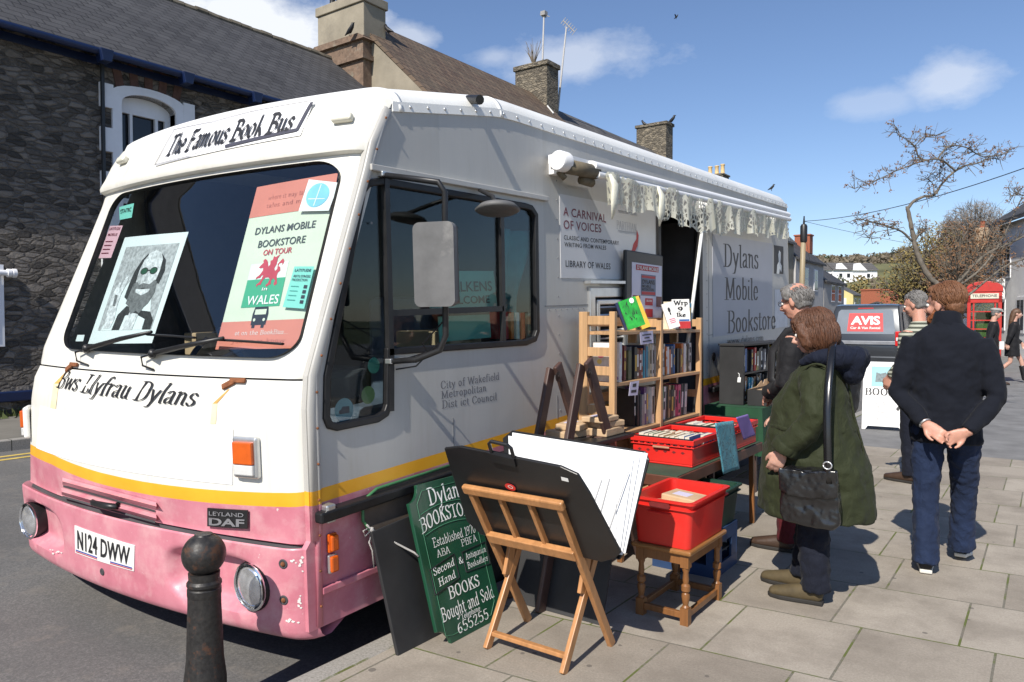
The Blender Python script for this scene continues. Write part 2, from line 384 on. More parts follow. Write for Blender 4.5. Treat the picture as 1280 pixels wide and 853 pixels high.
def pen_mesh(s, w=.11, thin=.025, ang=0, curve=True, shear=0, space=.03, condense=1.0):
    """a line of skeleton letters swept with a flat pen of width w and thickness thin held at angle ang"""
    vs = []; fs = []; x = 0; ca, sa = cos(R(ang)), sin(R(ang))
    nib = [(-w/2*ca+thin/2*sa, -w/2*sa-thin/2*ca), (w/2*ca+thin/2*sa, w/2*sa-thin/2*ca), (w/2*ca-thin/2*sa, w/2*sa+thin/2*ca), (-w/2*ca-thin/2*sa, -w/2*sa+thin/2*ca)]
    layer = 0
    for ch in s:
        adv, strokes = SK.get(ch, SK[' '])
        for st in strokes:
            st = [(p[0]*condense, p[1]) for p in st]
            P = _cr(st) if curve else st
            P = [(x+px+shear*py, py) for px, py in P]
            for a, b in zip(P, P[1:]):
                q = [(a[0]+n[0], a[1]+n[1]) for n in nib]+[(b[0]+n[0], b[1]+n[1]) for n in nib]
                q = sorted(set(q)); h = []
                for rng in (q, q[::-1]):             # convex hull
                    c = []
                    for p in rng:
                        while len(c) > 1 and (c[-1][0]-c[-2][0])*(p[1]-c[-2][1])-(c[-1][1]-c[-2][1])*(p[0]-c[-2][0]) <= 1e-12: c.pop()
                        c.append(p)
                    h += c[:-1]
                o = len(vs); vs += h; fs.append(tuple(range(o, o+len(h))))
        x += adv*condense+space
    return vs, fs
def put_text(mb, tm, fn, x0, y0, wid=None, hgt=None, cap=.7, align='l', lift=.00035):
    """place a text mesh: fn(a, b, k) -> point in space; (x0, y0) baseline start in the plane; wid: total width; hgt: capital height"""
    vs, fs = tm
    if not vs: return
    mn = min(v[0] for v in vs); mx = max(v[0] for v in vs); sc = hgt/cap if hgt else wid/(mx-mn)
    sx = wid/(mx-mn) if wid else sc
    tw = (mx-mn)*sx; ox = x0-(tw/2 if align == 'c' else tw if align == 'r' else 0)
    k = [0]*len(vs)
    for i, f in enumerate(fs):
        for j in f: k[j] = i % 23
    mb.add([fn(ox+(v[0]-mn)*sx, y0+v[1]*sc, k[i]*lift/4) for i, v in enumerate(vs)], fs)
# ================================================================= THE BOOK BUS
BUSO = Vector((-2.55, 2.0, -0.1)); BUSA = R(2.0)
BM_ = Matrix.Translation(BUSO) @ Matrix.Rotation(BUSA, 4, 'X'); BMI = BM_.inverted()
bus = empty('book_bus', BUSO, 'old white and pink mobile bookshop bus with yellow stripe parked at the kerb', 'bus', (BUSA, 0, 0))
def sp(px, py, dx=0.0):                         # a point of the kerb side (bus coordinates), dx proud of it
    q = BMI @ atX(px, py, BUSO.x+dx); return Vector((dx, q.y, q.z))
WZ = [(.2, 2.45), (.62, 2.50), (1.0, 2.44), (1.4, 2.35), (2.3, 2.22), (2.8, 2.18)]
Y0 = [(.18, .05), (.26, .02), (.625, .015), (.64, .05), (1.16, .05), (1.27, .06), (1.335, .085), (1.44, .10), (2.263, .414), (2.36, .445), (2.40, .43), (2.64, .56)]
BOW = [(.2, .12), (.62, .13), (.8, .16), (1.14, .16), (1.25, .14), (1.36, .11), (2.3, .12), (2.65, .15)]
def FSy(s, z):
    w = s*interp(z, WZ); d = min(s, 1-s)*interp(z, WZ); r = .10
    c = 0 if d > r else (r-sqrt(max(0, r*r-(r-d)**2)))*.8
    return interp(z, Y0)-interp(z, BOW)*(1-(2*s-1)**2)+c-.14*s
def FS(s, z, off=0.0):
    def P(s, z): return Vector((-s*interp(z, WZ), FSy(s, z), z))
    p = P(s, z)
    if off:
        s0 = min(max(s, .06), .94)
        a = P(s0+.02, z)-P(s0-.02, z); b = P(s, z+.03)-P(s, z-.03); n = a.cross(b).normalized()
        if n.y > 0: n = -n
        p = p+n*off
    return p
def fsinv(px, py, off=0.0):
    """(s, z) of the bus front met by a ray of the photograph"""
    C0 = BMI @ Vector((0, 0, CAMH)); d = BMI.to_3x3() @ ray(px, py)
    def g(y):
        q = C0+d*((y-C0.y)/d.y); s = -q.x/interp(q.z, WZ); return y-FSy(min(1, max(0, s)), q.z)+off, s, q.z
    lo = -.6; n = 240
    for i in range(n+1):
        hi = -.6+2.0*i/n
        if g(hi)[0] > 0: break
        lo = hi
    for i in range(30):
        m = (lo+hi)/2
        if g(m)[0] > 0: hi = m
        else: lo = m
    _, s, z = g(hi); return min(1.0, max(0.0, s)), z
def fp(px, py, off=0.0):
    s, z = fsinv(px, py, off); return FS(s, z, off)

# --- paint
def bus_paint(name, base, dirt, sag=0):
    g = NG(name); X, Y, Z = g.xyz()
    n = g.noise(3.5, 6, .6); n2 = g.noise(1.3, 8, .7, g.mapv((3, 3, .5)))
    zz = g.math('SUBTRACT', Z, g.math('MULTIPLY', g.math('MINIMUM', g.math('MAXIMUM', Y, 0.0), 2.2), .02))
    zz = g.math('ADD', zz, g.math('MULTIPLY', g.math('SUBTRACT', n.outputs['Fac'], .5), .004))
    white = g.ramp(n2.outputs['Fac'], ((.25, tuple(c*.90 for c in base)), (.55, base)))
    wd = g.noise(2.2, 10, .75, g.mapv((5, 5, .7)))
    white = g.mix(g.ramp(wd.outputs['Fac'], ((.54, 0), (.74, dirt))), white, (.40, .36, .27))
    pv = g.noise(1.0, 0, .5, g.comb(g.math('MULTIPLY', g.math('FLOOR', g.math('MULTIPLY', Y, 1.05)), 3.7), g.math('MULTIPLY', g.math('FLOOR', g.math('MULTIPLY', Z, .62)), 5.3)))
    white = g.mix(1.0, white, g.ramp(pv.outputs['Fac'], ((.3, .90), (.7, 1.0))), 'MULTIPLY')
    st = g.noise(1.6, 7, .75, g.mapv((9, 9, .35))); white = g.mix(g.ramp(st.outputs['Fac'], ((.55, 0), (.72, dirt*.8))), white, (.36, .33, .27))
    sc = g.noise(55, 5, .7, g.mapv((1, 1, .5))); white = g.mix(g.ramp(sc.outputs['Fac'], ((.70, 0), (.73, dirt*1.6))), white, (.30, .22, .14))
    pink = g.ramp(n.outputs['Fac'], ((.25, (.46, .13, .175)), (.55, (.59, .215, .265)), (.8, (.66, .31, .35))))
    pd = g.noise(5, 9, .7)
    pink = g.mix(g.ramp(pd.outputs['Fac'], ((.48, 0), (.72, .7))), pink, (.68, .42, .42))
    pink = g.mix(g.ramp(g.noise(34, 4, .6).outputs['Fac'], ((.70, 0), (.74, .7))), pink, (.75, .66, .62))
    yel = g.ramp(n.outputs['Fac'], ((.3, (.80, .36, .015)), (.7, (.88, .45, .03))))
    if sag:
        q = g.math('DIVIDE', g.math('ADD', X, .95), 1.0)
        zz = g.math('ADD', zz, g.math('MULTIPLY', g.math('MAXIMUM', g.math('SUBTRACT', 1.0, g.math('MULTIPLY', q, q)), 0.0), sag))
    lo = g.math('GREATER_THAN', zz, .803); hi = g.math('GREATER_THAN', zz, .865)
    c = g.mix(lo, pink, yel); c = g.mix(hi, c, white)
    g.col(c); g.p(Roughness=g.ramp(n2.outputs['Fac'], ((.3, .34), (.7, .55))), Coat_Weight=.15, Coat_Roughness=.2)
    b = g.noise(7, 3); g.bump(b.outputs['Fac'], .05, .02)
    return g.m
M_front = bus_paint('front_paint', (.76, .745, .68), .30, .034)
M_side = bus_paint('shaded_side_paint', (.49, .48, .45), .36)  # bus white darkened in the colour, for the grey of grazing light
M_white = mat('white_gloss_paint', (.80, .80, .76), .38, .04, 4, dirt=(.45, .40, .28), dirt_amt=.25)
M_rubber = mat('black_rubber', (.012, .012, .013), .45, .3, 12, spec=.4)
M_blackp = mat('black_plastic', (.016, .016, .017), .42, .3, 10)
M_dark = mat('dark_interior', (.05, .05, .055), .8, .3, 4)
M_alu = mat('dull_aluminium', (.62, .63, .63), .38, .1, 9, metal=.85)
M_chrome = mat('chrome', (.85, .85, .86), .12, .03, 5, metal=1)
M_amber = mat('amber_lens', (.60, .10, .006), .18, .08, 30, coat=.6)
M_clear = mat('clear_lens', (.62, .62, .60), .15, .06, 40, coat=.6)
M_rust = mat('rust', (.20, .07, .025), .85, .4, 40)
M_ink = mat('black_lettering', (.018, .018, .02), .5, .2, 20)
M_inkw = mat('white_lettering', (.80, .80, .76), .5, .05, 20)
M_paperw = mat('white_paper', (.82, .82, .80), .7, .03, 5)
def glass(name, tint, refl=1.45, alpha=.12, rough=.02):
    g = NG(name)
    tr = g.N.new('ShaderNodeBsdfTransparent'); tr.inputs[0].default_value = (*tint, 1)
    gl = g.N.new('ShaderNodeBsdfGlossy'); gl.inputs['Roughness'].default_value = rough
    gl.inputs['Color'].default_value = (1, 1, 1, 1)
    fr = g.N.new('ShaderNodeFresnel'); ge = g.N.new('ShaderNodeNewGeometry'); g.L.new(g.math('ADD', refl, g.math('MULTIPLY', ge.outputs['Backfacing'], 1/refl-refl)), fr.inputs['IOR'])
    mx = g.N.new('ShaderNodeMixShader'); g.L.new(fr.outputs[0], mx.inputs[0]); g.L.new(tr.outputs[0], mx.inputs[1]); g.L.new(gl.outputs[0], mx.inputs[2])
    g.L.new(mx.outputs[0], g.out.inputs['Surface']); return g.m
M_wglass = glass('windscreen_glass', (.86, .92, .92), 1.75)
M_sglass = glass('side_glass', (.76, .82, .82), 1.42)

# --- front shell
def scoop(s, z):
    w = s*2.42; d = 0
    for c in (.5, 2.42-.38):
        a = abs(w-c)/.31; b = abs(z-.43)/.135
        q = (a**3.2+b**3.2)**(1/3.2); d = max(d, smooth01((1.0-q)/.32))
    return .075*d
mb = MB()
zs = [.20, .215, .235, .26, .30]+[.30+.325*i/22 for i in range(1, 22)]+[.612, .622]
def bump_fn(i, j): s = i/150; z = zs[j]; return FS(s, z, .012-scoop(s, z)-(.05 if j == 0 else .012 if j == 1 else 0)-(.008 if j == len(zs)-1 else 0))
vs = [bump_fn(i, j) for i in range(151) for j in range(len(zs))]; nz = len(zs)
fs = [(i*nz+j, (i+1)*nz+j, (i+1)*nz+j+1, i*nz+j+1) for i in range(150) for j in range(nz-1)]
vs += [FS(i/150, .622, -.05) for i in range(151)]; o = 151*nz
fs += [(i*nz+nz-1, (i+1)*nz+nz-1, o+i+1, o+i) for i in range(150)]
vs += [FS(i/150, .20, -.16) for i in range(151)]; o2 = o+151
fs += [(i*nz, (i+1)*nz, o2+i+1, o2+i) for i in range(150)]
mb.add(vs, fs)
bumper = mb.build('bumper', M_front, bus, smooth=True, ang=50)
mb = MB()
hz = [.636, .64, .66]+[.66+i*.04 for i in range(1, 14)]+[1.19, 1.21, 1.23, 1.25, 1.27, 1.29, 1.31, 1.325, 1.337]
nz = len(hz)
vs = [FS(i/80, z, -.008 if j == 0 else 0) for i in range(81) for j, z in enumerate(hz)]
fs = [(i*nz+j, (i+1)*nz+j, (i+1)*nz+j+1, i*nz+j+1) for i in range(80) for j in range(nz-1)]
o = len(vs); vs += [FS(i/80, .636, -.06) for i in range(81)]; fs += [(i*nz, (i+1)*nz, o+i+1, o+i) for i in range(80)]
mb.add(vs, fs); hood = mb.build('bonnet_panel', M_front, bus, smooth=True, ang=60)
# dark seam under the windscreen panel and above the bumper
mb = MB()
mb.grid(lambda a, b: FS(a, .60+.06*b, -.035), 60, 2); mb.grid(lambda a, b: FS(a, 1.325+.03*b, -.012), 60, 2)
mb.build('panel_gap', M_dark, bus)

# --- windscreen frame (ring from the rounded glass edge to the panel edge)
def inv(px, py): return fsinv(px, py)
wsc = [inv(78, 436), inv(372, 449), inv(431, 200), inv(146, 246)]
wsc[3] = (wsc[3][0], wsc[3][1])
def wquad(a, b):                               # a: 0 driver side .. 1 kerb side; b: 0 bottom .. 1 top
    BL, BRr, TR, TL = wsc
    return tuple((BL[i]*(1-a)+BRr[i]*a)*(1-b)+(TL[i]*(1-a)+TR[i]*a)*b for i in (0, 1))
def wring(m, inset=0.0, k=8):
    """rounded outline in (a, b); inset shrinks it"""
    ra, rb = .085, .11; P = []
    for cx, cy, a0 in ((1-ra, 1-rb, 0), (ra, 1-rb, 90), (ra, rb, 180), (1-ra, rb, 270)):
        for i in range(k+1):
            t = R(a0+90*i/k); P.append((cx+(ra-inset)*cos(t), cy+(rb-inset*1.9)*sin(t)))
    Q = []
    for i in range(len(P)):                     # subdivide long edges
        a, b = P[i], P[(i+1) % len(P)]; n = max(1, int(max(abs(a[0]-b[0]), abs(a[1]-b[1]))/.045))
        Q += [(a[0]+(b[0]-a[0])*j/n, a[1]+(b[1]-a[1])*j/n) for j in range(n)]
    return Q
ring = wring(0); SZ = [wquad(*p) for p in ring]
ZT, ZB = 2.36, 1.345
def outer(p, q):                               # push ring point p=(a,b) out to the panel edge
    a, b = p[0]-.5, p[1]-.5; m = max(abs(a), abs(b)); a, b = a/m*.5+.5, b/m*.5+.5
    return (max(0.0, min(1.0, 1-a)), ZB+(ZT-ZB)*b)
NR = 7; vs = []; n = len(ring)
for k in range(NR+1):
    t = k/NR
    for p, q in zip(ring, SZ):
        o_ = outer(p, q); vs.append(FS(q[0]+(o_[0]-q[0])*t, q[1]+(o_[1]-q[1])*t, .0))
fs = [(k*n+i, k*n+(i+1) % n, (k+1)*n+(i+1) % n, (k+1)*n+i) for k in range(NR) for i in range(n)]
mb = MB(); mb.add(vs, fs); mb.build('windscreen_surround', M_front, bus, smooth=True, ang=50)
mb = MB(); vs = []                              # rubber seal: raised bead
PR = [(-.012, .002), (-.008, .014), (.008, .018), (.022, .012), (.028, -.012)]
for ins, off in PR:
    for p in wring(ins): vs.append(FS(*wquad(*p), off))
fs = [(k*n+i, k*n+(i+1) % n, (k+1)*n+(i+1) % n, (k+1)*n+i) for k in range(len(PR)-1) for i in range(n)]
mb.add(vs, fs); mb.build('windscreen_seal', M_rubber, bus, smooth=True)
mb = MB()
G = wring(.022); 
NRR = 10; vs = []
for k in range(NRR+1):
    t = k/NRR
    for p in G: vs.append(FS(*wquad(.5+(p[0]-.5)*(1-t*.999), .5+(p[1]-.5)*(1-t*.999)), .0))
n = len(G); fs = [(k*n+i, k*n+(i+1) % n, (k+1)*n+(i+1) % n, (k+1)*n+i) for k in range(NRR) for i in range(n)]
mb.add(vs, fs); mb.build('windscreen', M_wglass, bus, smooth=True)

# --- brow above the windscreen
mb = MB()
bz = [2.352, 2.358, 2.372, 2.39, 2.41, 2.44, 2.48, 2.52, 2.56, 2.60, 2.63]
boff = [-.03, .012, .026, .022, .012, .01, .012, .014, .012, .006, 0]
mb.grid(lambda a, b: FS(a, bz[round(b*10)], boff[round(b*10)]), 70, 10)
mb.build('brow_panel', M_front, bus, smooth=True, ang=40)

# --- roof
def zc(u): return interp(u, [(.3, 2.52), (.56, 2.575), (1.45, 2.712), (1.6, 2.718), (7.2, 2.69)])
ROW = [0, .015, .035, .06, .09, .125, .17, .3, .5, .7, .9, 1.05, 2, 3, 4, 5, 6, 6.45, 6.56, 6.62]
def roof_fn(i, j):
    s = j/48; d = ROW[i]; yf = FSy(s, 2.63); k = smooth01(d/1.1)
    y = (yf+d)*(1-k)+(.56+d)*k
    rise = .12*sqrt(max(0, 1-(1-min(1, d/.17))**2))
    z = 2.63+rise*.55 if d < .17 else 0
    u = .56+d; top = interp(u, [(.73, 2.715), (1.5, 2.845), (7.2, 2.825)])
    if d < .17: z = 2.63+(top-2.63)*sqrt(max(0, 1-(1-d/.17)**2))
    else: z = top
    if i >= len(ROW)-3: z -= (.0, .05, .12)[i-(len(ROW)-3)]
    wid = 2.18; x = s*wid; e = min(x, wid-x); r = .125
    if e < r:
        q = sqrt(max(0, 1-(1-e/r)**2)); zb = zc(u)+.0; z = min(z, zb+(z-zb)*q) if z > zb else z
    return Vector((-x, y, z))
xs = [0, .003, .012, .027, .048, .075, .105, .14]; NR = len(ROW)
ss = [x/2.18 for x in xs]+[.14/2.18+(1-.28/2.18)*i/24 for i in range(1, 24)]+[1-x/2.18 for x in xs[::-1]]
def roof2(i, s):
    import builtins
    return roof_fn(i, s*48)
mb = MB(); m = len(ss)
vs = [roof2(i, s) for i in range(NR) for s in ss]
fs = [(i*m+j, i*m+j+1, (i+1)*m+j+1, (i+1)*m+j) for i in range(NR-1) for j in range(m-1)]
mb.add(vs, fs)
M_roof = mat('roof_paint', (.79, .79, .76), .4, .05, 3, dirt=(.42, .40, .34), dirt_amt=.35)
mb.build('roof', M_roof, bus, smooth=True, ang=60)
# cornice strip with rivets along the kerb side
mb = MB(); mr = MB()
us = [.62+i*(7.1-.62)/90 for i in range(91)]
for u0, u1 in zip(us, us[1:]):
    mb.hexa([(.0, u0, zc(u0)-.012), (.008, u0, zc(u0)-.012), (.008, u1, zc(u1)-.012), (0, u1, zc(u1)-.012),
             (-.0, u0, zc(u0)+.035), (.004, u0, zc(u0)+.035), (.004, u1, zc(u1)+.035), (-.0, u1, zc(u1)+.035)])
mb.build('cornice_strip', M_roof, bus)
for i in range(50):
    u = .74+i*.128; mr.lathe((.006, u, zc(u)+.012), [(.009, 0), (.009, .002), (.004, .006), (0, .007)], 8, (1, 0, 0))
o = mr.build('rivet', M_alu, bus, smooth=True, split=True)
mb = MB()
for u0 in (.66, 1.47):
    mb.grid(lambda a, b: Vector((.010-.0, u0+.03*b, 0))+Vector((-(.132)*(1-cos(a*pi/2)), 0, zc(u0)-.01+(.137 if u0 > 1 else .128)*sin(a*pi/2))), 10, 1)
mb.build('roof_joint', M_roof, bus, smooth=True, solid=.006, split=True)
mb = MB(); mb.tube([sp(594, 122, .0)+Vector((-.05, 0, 0)), sp(600, 125, .07)], [.022, .026], 10); mb.tube([sp(594, 122, .0)+Vector((-.1, -.06, -.05)), sp(594, 122, .0)+Vector((-.05, 0, 0))], [.008, .01], 8)
mb.build('roof_lamp', M_blackp, bus)

# --- kerb side wall with its openings
sideF = [(.03, .26), (.03, .62), (.055, .65), (.055, 1.22), (.07, 1.36), (.10, 1.44), (.414, 2.263), (.46, 2.40), (.56, 2.575)]
sideT = [(1.0, zc(1.0)), (1.45, zc(1.45)), (1.6, zc(1.6)), (7.08, zc(7.08))]
ARCH = lambda c: [(c-.46, .26)]+[(c+.46*cos(t), .30+.44*sin(t)) for t in [pi-pi*i/12 for i in range(13)]]+[(c+.46, .26)]
outl = sideF+sideT+[(7.34, .26)]+ARCH(5.3)[::-1]+ARCH(1.30)[::-1]
def s2(px, py): q = sp(px, py); return (q.y, q.z)
WF = [s2(*p) for p in ((449, 236), (457, 225), (475, 222), (480, 223), (655, 254), (664, 257), (671, 268), (673, 415), (669, 427), (657, 432), (489, 444), (488, 507), (484, 520), (472, 528), (420, 539), (408, 536), (403, 524), (404, 470))]
def inset(P, d):
    n = len(P); A = sum(P[i][0]*P[(i+1) % n][1]-P[(i+1) % n][0]*P[i][1] for i in range(n)); sg = 1 if A > 0 else -1; out = []
    for i in range(n):
        a, b, c = Vector(P[i-1]), Vector(P[i]), Vector(P[(i+1) % n]); e1 = (b-a).normalized(); e2 = (c-b).normalized()
        n1 = Vector((-e1.y, e1.x))*sg; n2 = Vector((-e2.y, e2.x))*sg; bis = (n1+n2); k = max(.45, (1+n1.dot(n2))/2)
        out.append(tuple(b+bis/2*(d/k)))
    return out
WI = inset(WF, .035)
DOOR = [(3.56, .34), (4.40, .34), (4.40, 2.33), (3.56, 2.33)]
LV = [(2.43, 1.02), (3.02, 1.02), (3.02, 1.74), (2.43, 1.74)]
mb = MB(); mb.prism(outl, (0, 0, 0), (0, 1, 0), (0, 0, 1), (-.03, 0, 0), [inset(WF, .012), DOOR, inset(LV, .02)])
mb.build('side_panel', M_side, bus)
def ringp(mb, O, I, x0, x1):
    n = len(O); vs = [(x, p[0], p[1]) for x, L in ((x0, O), (x1, O), (x1, I), (x0, I)) for p in L]
    fs = [(k*n+i, k*n+(i+1) % n, ((k+1) % 4)*n+(i+1) % n, ((k+1) % 4)*n+i) for k in range(4) for i in range(n)]
    mb.add(vs, fs)
mb = MB(); ringp(mb, WF, WI, -.02, .014)
win = mb.build('side_window_frame', M_rubber, bus, bevel=.006)
mb = MB()
for a, b, w in (((481, 224), (487, 444), .034), ((487, 436), (487, 514), .034), ((626, 252), (629, 432), .022), ((484, 392), (628, 386), .022)):
    A, B_ = sp(*a), sp(*b); mb.bar(A, B_, .03, w, (1, 0, 0)) if abs(A.y-B_.y) > 1e-6 else None
mb.build('window_bar', M_blackp, win, split=True)
mb = MB(); mb.prism(inset(WF, .02), (-.01, 0, 0), (0, 1, 0), (0, 0, 1), (-.004, 0, 0)); mb.build('side_window_glass', M_sglass, win)
# small louvred side window with bright frame
mb = MB(); ringp(mb, LV, inset(LV, .07), -.02, .022); ringp(mb, inset(LV, .085), inset(LV, .12), -.02, .03)
lv = mb.build('small_window_frame', M_alu, bus, bevel=.006)
mb = MB()
for i in range(9): z = 1.15+i*.055; mb.bar((-.005, 2.56, z), (-.005, 2.9, z), .012, .05, (1, 0, .6))
mb.build('louvre', M_alu, lv, split=True)
mb = MB(); mb.box((-.03, 2.5, 1.08), (-.024, 2.96, 1.68)); mb.build('louvre_glass', M_dark, lv)
mb = MB(); mb.bar((.03, 2.38, 1.775), (.03, 3.05, 1.775), .05, .02, (0, 0, 1)); mb.build('drip_rail', M_alu, lv)
# rails, seams and the black skirt rail
mb = MB()
mb.bar(sp(462, 209, .012), sp(684, 249, .012), .03, .03, (1, 0, 0))
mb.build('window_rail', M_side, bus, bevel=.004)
mb = MB()
for u in (1.0, 2.02, 3.46, 4.62): mb.box((.0005, u, .9), (.002, u+.006, 2.2 if u > 2.1 else 1.05))
mb.box((.0005, 1.9, 1.62), (.002, 3.5, 1.626)); mb.box((.0005, 4.6, 1.3), (.002, 7.1, 1.306)); mb.box((.0005, .46, 2.03+.0), (.002, .47, 2.04))
M_seam = mat('panel_seam', (.22, .22, .22), .7, .2, 8)
mb.build('panel_seam', M_seam, bus, split=True)
mb = MB()
for u in (2.06, 4.58):
    for i in range(14): mb.lathe((.0, u, .95+i*.122), [(.006, 0), (.005, .002), (0, .003)], 7, (1, 0, 0))
for i in range(22): mb.lathe((.0, 1.95+i*.07, 1.60), [(.005, 0), (.004, .002), (0, .003)], 7, (1, 0, 0))
mb.build('rivet', M_seam, bus, split=True)
mb = MB(); mb.bar(sp(388, 650, .02)+Vector((0, .03, 0)), Vector((.02, 3.3, .80)), .05, .075, (1, 0, 0)); mb.bar(Vector((.02, 4.6, .80)), Vector((.02, 7.2, .79)), .05, .075, (1, 0, 0))
mb.build('skirt_rail', M_rubber, bus, bevel=.01, split=True)
mb = MB(); mb.box((0, .11, .72), (.05, .16, .80)); mb.build('rail_end_cap', M_alu, bus, bevel=.008, split=True)
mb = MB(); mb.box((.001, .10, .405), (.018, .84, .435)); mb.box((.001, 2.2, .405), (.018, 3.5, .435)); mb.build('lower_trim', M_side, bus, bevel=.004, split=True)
# corner pillar strip with bolts
mb = MB(); pts = [(.04, u+.028, z) for u, z in sideF[:-1]]
P = [Vector((.004, u+.03, z)) for u, z in sideF[2:]]
mb.tube(P, [(.028, .012)]*len(P), 8, ref=(0, 1, 0))
mb.tube([Vector((.006, .085, .27)), Vector((.006, .10, .8)), Vector((.006, .105, 1.36)), Vector((.006, .155, 1.5)), Vector((.006, .45, 2.26)), Vector((.006, .57, 2.55))], [(.016, .010)]*6, 8, ref=(0, 1, 0))
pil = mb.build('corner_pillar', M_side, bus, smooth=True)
mb = MB()
for i in range(15):
    z = .36+i*.155; u = interp(z, [(.3, .085), (1.36, .105), (1.5, .155), (2.26, .45), (2.55, .57)]); mb.ball((.017, u, z), .006, n=8, m=6)
mb.build('bolt', M_rust, pil, smooth=True, split=True)
# remaining shell: driver side, rear, floor, cab bulkhead
mb = MB()
def drv(a, b):
    z = .26+2.4*b; y0_ = interp(z, [(p[1], p[0]) for p in sideF])+.02
    return Vector((-interp(z, WZ)+.01, y0_+(7.2-y0_)*a, z))
mb.grid(drv, 12, 14)
mb.grid(lambda a, b: Vector((-2.2*a, 7.32-.22*b, .26+2.46*b)), 6, 6)
mb.box((-2.5, .3, .28), (-.05, 7.2, .36))
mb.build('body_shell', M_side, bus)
mb = MB(); mb.box((-2.05, 1.95, .37), (-.04, 1.99, 2.6)); mb.box((-2.04, .75, 2.60), (-.05, 7.1, 2.62))
mb.box((-2.08, .5, .9), (-2.04, 7.1, 2.5)); mb.build('cab_lining', M_dark, bus, split=True)
mb = MB()                                      # dashboard, steering wheel, seats
mb.box((-2.05, .12, 1.18), (-.12, .55, 1.36)); mb.build('dashboard', M_dark, bus, bevel=.04)
M_wheel = mat('grey_plastic', (.10, .12, .16), .5, .2, 8)
mb = MB(); cW = Vector((-1.42, .62, 1.46)); ax = Vector((0, -.55, .83)).normalized(); e1 = Vector((1, 0, 0)); e2 = ax.cross(e1)
mb.tube([cW+e1*.23*cos(t)+e2*.23*sin(t) for t in [2*pi*i/28 for i in range(29)]], .017, 8)
mb.tube([cW-e1*.22, cW+e1*.22], .014, 8); mb.tube([cW, cW-ax*.35], .03, 8); mb.build('steering_wheel', M_wheel, bus, smooth=True)
for x in (-1.95, -.85):
    mb = MB(); mb.box((x-.25, 1.0, .9), (x+.25, 1.5, 1.05)); mb.box((x-.24, 1.42, 1.0), (x+.24, 1.56, 1.70)); mb.build('cab_seat', M_wheel, bus, bevel=.05)
# wheels
M_tyre = mat('tyre', (.02, .02, .02), .8, .3, 20); M_rim = mat('wheel_rim', (.35, .35, .34), .5, .2, 10)
for u, zr in ((1.30, .31), (5.3, .17)):
    for x in (-.16, -2.2):
        mb = MB(); mb.lathe((x-.12, u, zr), [(.2, 0), (.34, 0), (.38, .04), (.38, .20), (.34, .24), (.2, .24)], 32, (1, 0, 0)); w = mb.build('wheel', M_tyre, bus, smooth=True, ang=40)
        mb = MB(); mb.lathe((x, u, zr), [(.21, .0), (.21, .09), (.17, .06), (.07, .06), (.06, .11), (0, .11)], 24, (1, 0, 0)); mb.build('rim', M_rim, w, smooth=True, ang=40)
mb = MB(); mb.box((-2.45, .25, .2), (-.15, 7.1, .29)); mb.build('chassis', M_dark, bus)

# --- lamps, plate and fittings on the front
def front_frame(px, py, off=0.0):
    s, z = fsinv(px, py, off); p = FS(s, z, off); a = (FS(s-.02, z)-FS(s+.02, z)).normalized(); b = (FS(s, z+.02)-FS(s, z-.02)).normalized()
    n = b.cross(a).normalized(); n = -n if n.y > 0 else n; b = a.cross(n)*-1 if (a.cross(n)).z < 0 else a.cross(n)
    return p, a, b, n                            # a: towards the kerb side, b: up, n: out
M_lampglass = mat('lamp_glass', (.80, .81, .82), .16, .22, 26, coat=1, metal=.8)
for px, py, rr in ((315, 733, .108), (None, None, .108)):
    p, a, b, n = front_frame(px or 315, py or 733)
    if px is None: p = FS(.945, .415, 0)
    n = Vector((n.x*.3, -1, 0)).normalized(); p = p-n*.005
    mb = MB(); mb.lathe(p-n*.05, [(rr*1.02, 0), (rr*1.04, .05), (rr*1.0, .065), (rr*.96, .055)], 32, n); h = mb.build('headlight', M_rubber, bus, smooth=True, ang=40)
    mb = MB(); mb.lathe(p, [(rr*.99, 0), (rr*.98, .022), (rr*.90, .026), (rr*.88, .012)], 32, n); mb.build('headlight_rim', M_chrome, h, smooth=True, ang=50)
    mb = MB(); mb.lathe(p, [(rr*.9, .012), (rr*.7, .022), (rr*.4, .031), (0, .035)], 32, n); mb.build('headlight_lens', M_lampglass, h, smooth=True)
for px, py in ((311, 571), (39.5, 525)):
    p, a, b, n = front_frame(px, py)
    if px < 100: p, a, b, n = FS(.975, 1.0, 0), Vector((.86, -.5, 0)), Vector((0, 0, 1)), Vector((-.5, -.86, 0))
    mb = MB(); mb.obox(p+n*.012, a, b, n, .068, .092, .016); h = mb.build('indicator', M_alu if px > 100 else M_white, bus, bevel=.012, seg=3)
    mb = MB(); mb.obox(p+n*.034+b*.022, a, b, n, .052, .050, .012); mb.build('amber_lens', M_amber, h, bevel=.006)
    mb = MB(); mb.obox(p+n*.032-b*.052, a, b, n, .052, .024, .010); mb.build('clear_lens', M_clear, h, bevel=.006)
def panel_on_front(mb, c4, off, nu=12, nv=3):
    """patch of the front between four photo corners TL TR BR BL"""
    q = [fsinv(*c) for c in c4]
    def f(u, v):
        a = [q[0][i]*(1-u)+q[1][i]*u for i in (0, 1)]; b = [q[3][i]*(1-u)+q[2][i]*u for i in (0, 1)]
        return FS(a[0]*(1-v)+b[0]*v, a[1]*(1-v)+b[1]*v, off)
    mb.grid(f, nu, nv); return lambda u, v, k=0: (lambda a, b: FS(a[0]*(1-v)+b[0]*v, a[1]*(1-v)+b[1]*v, off+.0015+k))([q[0][i]*(1-u)+q[1][i]*u for i in (0, 1)], [q[3][i]*(1-u)+q[2][i]*u for i in (0, 1)])
mb = MB(); panel_on_front(mb, ((51, 507), (292, 536), (291, 606), (46, 560)), .003, 24, 4)
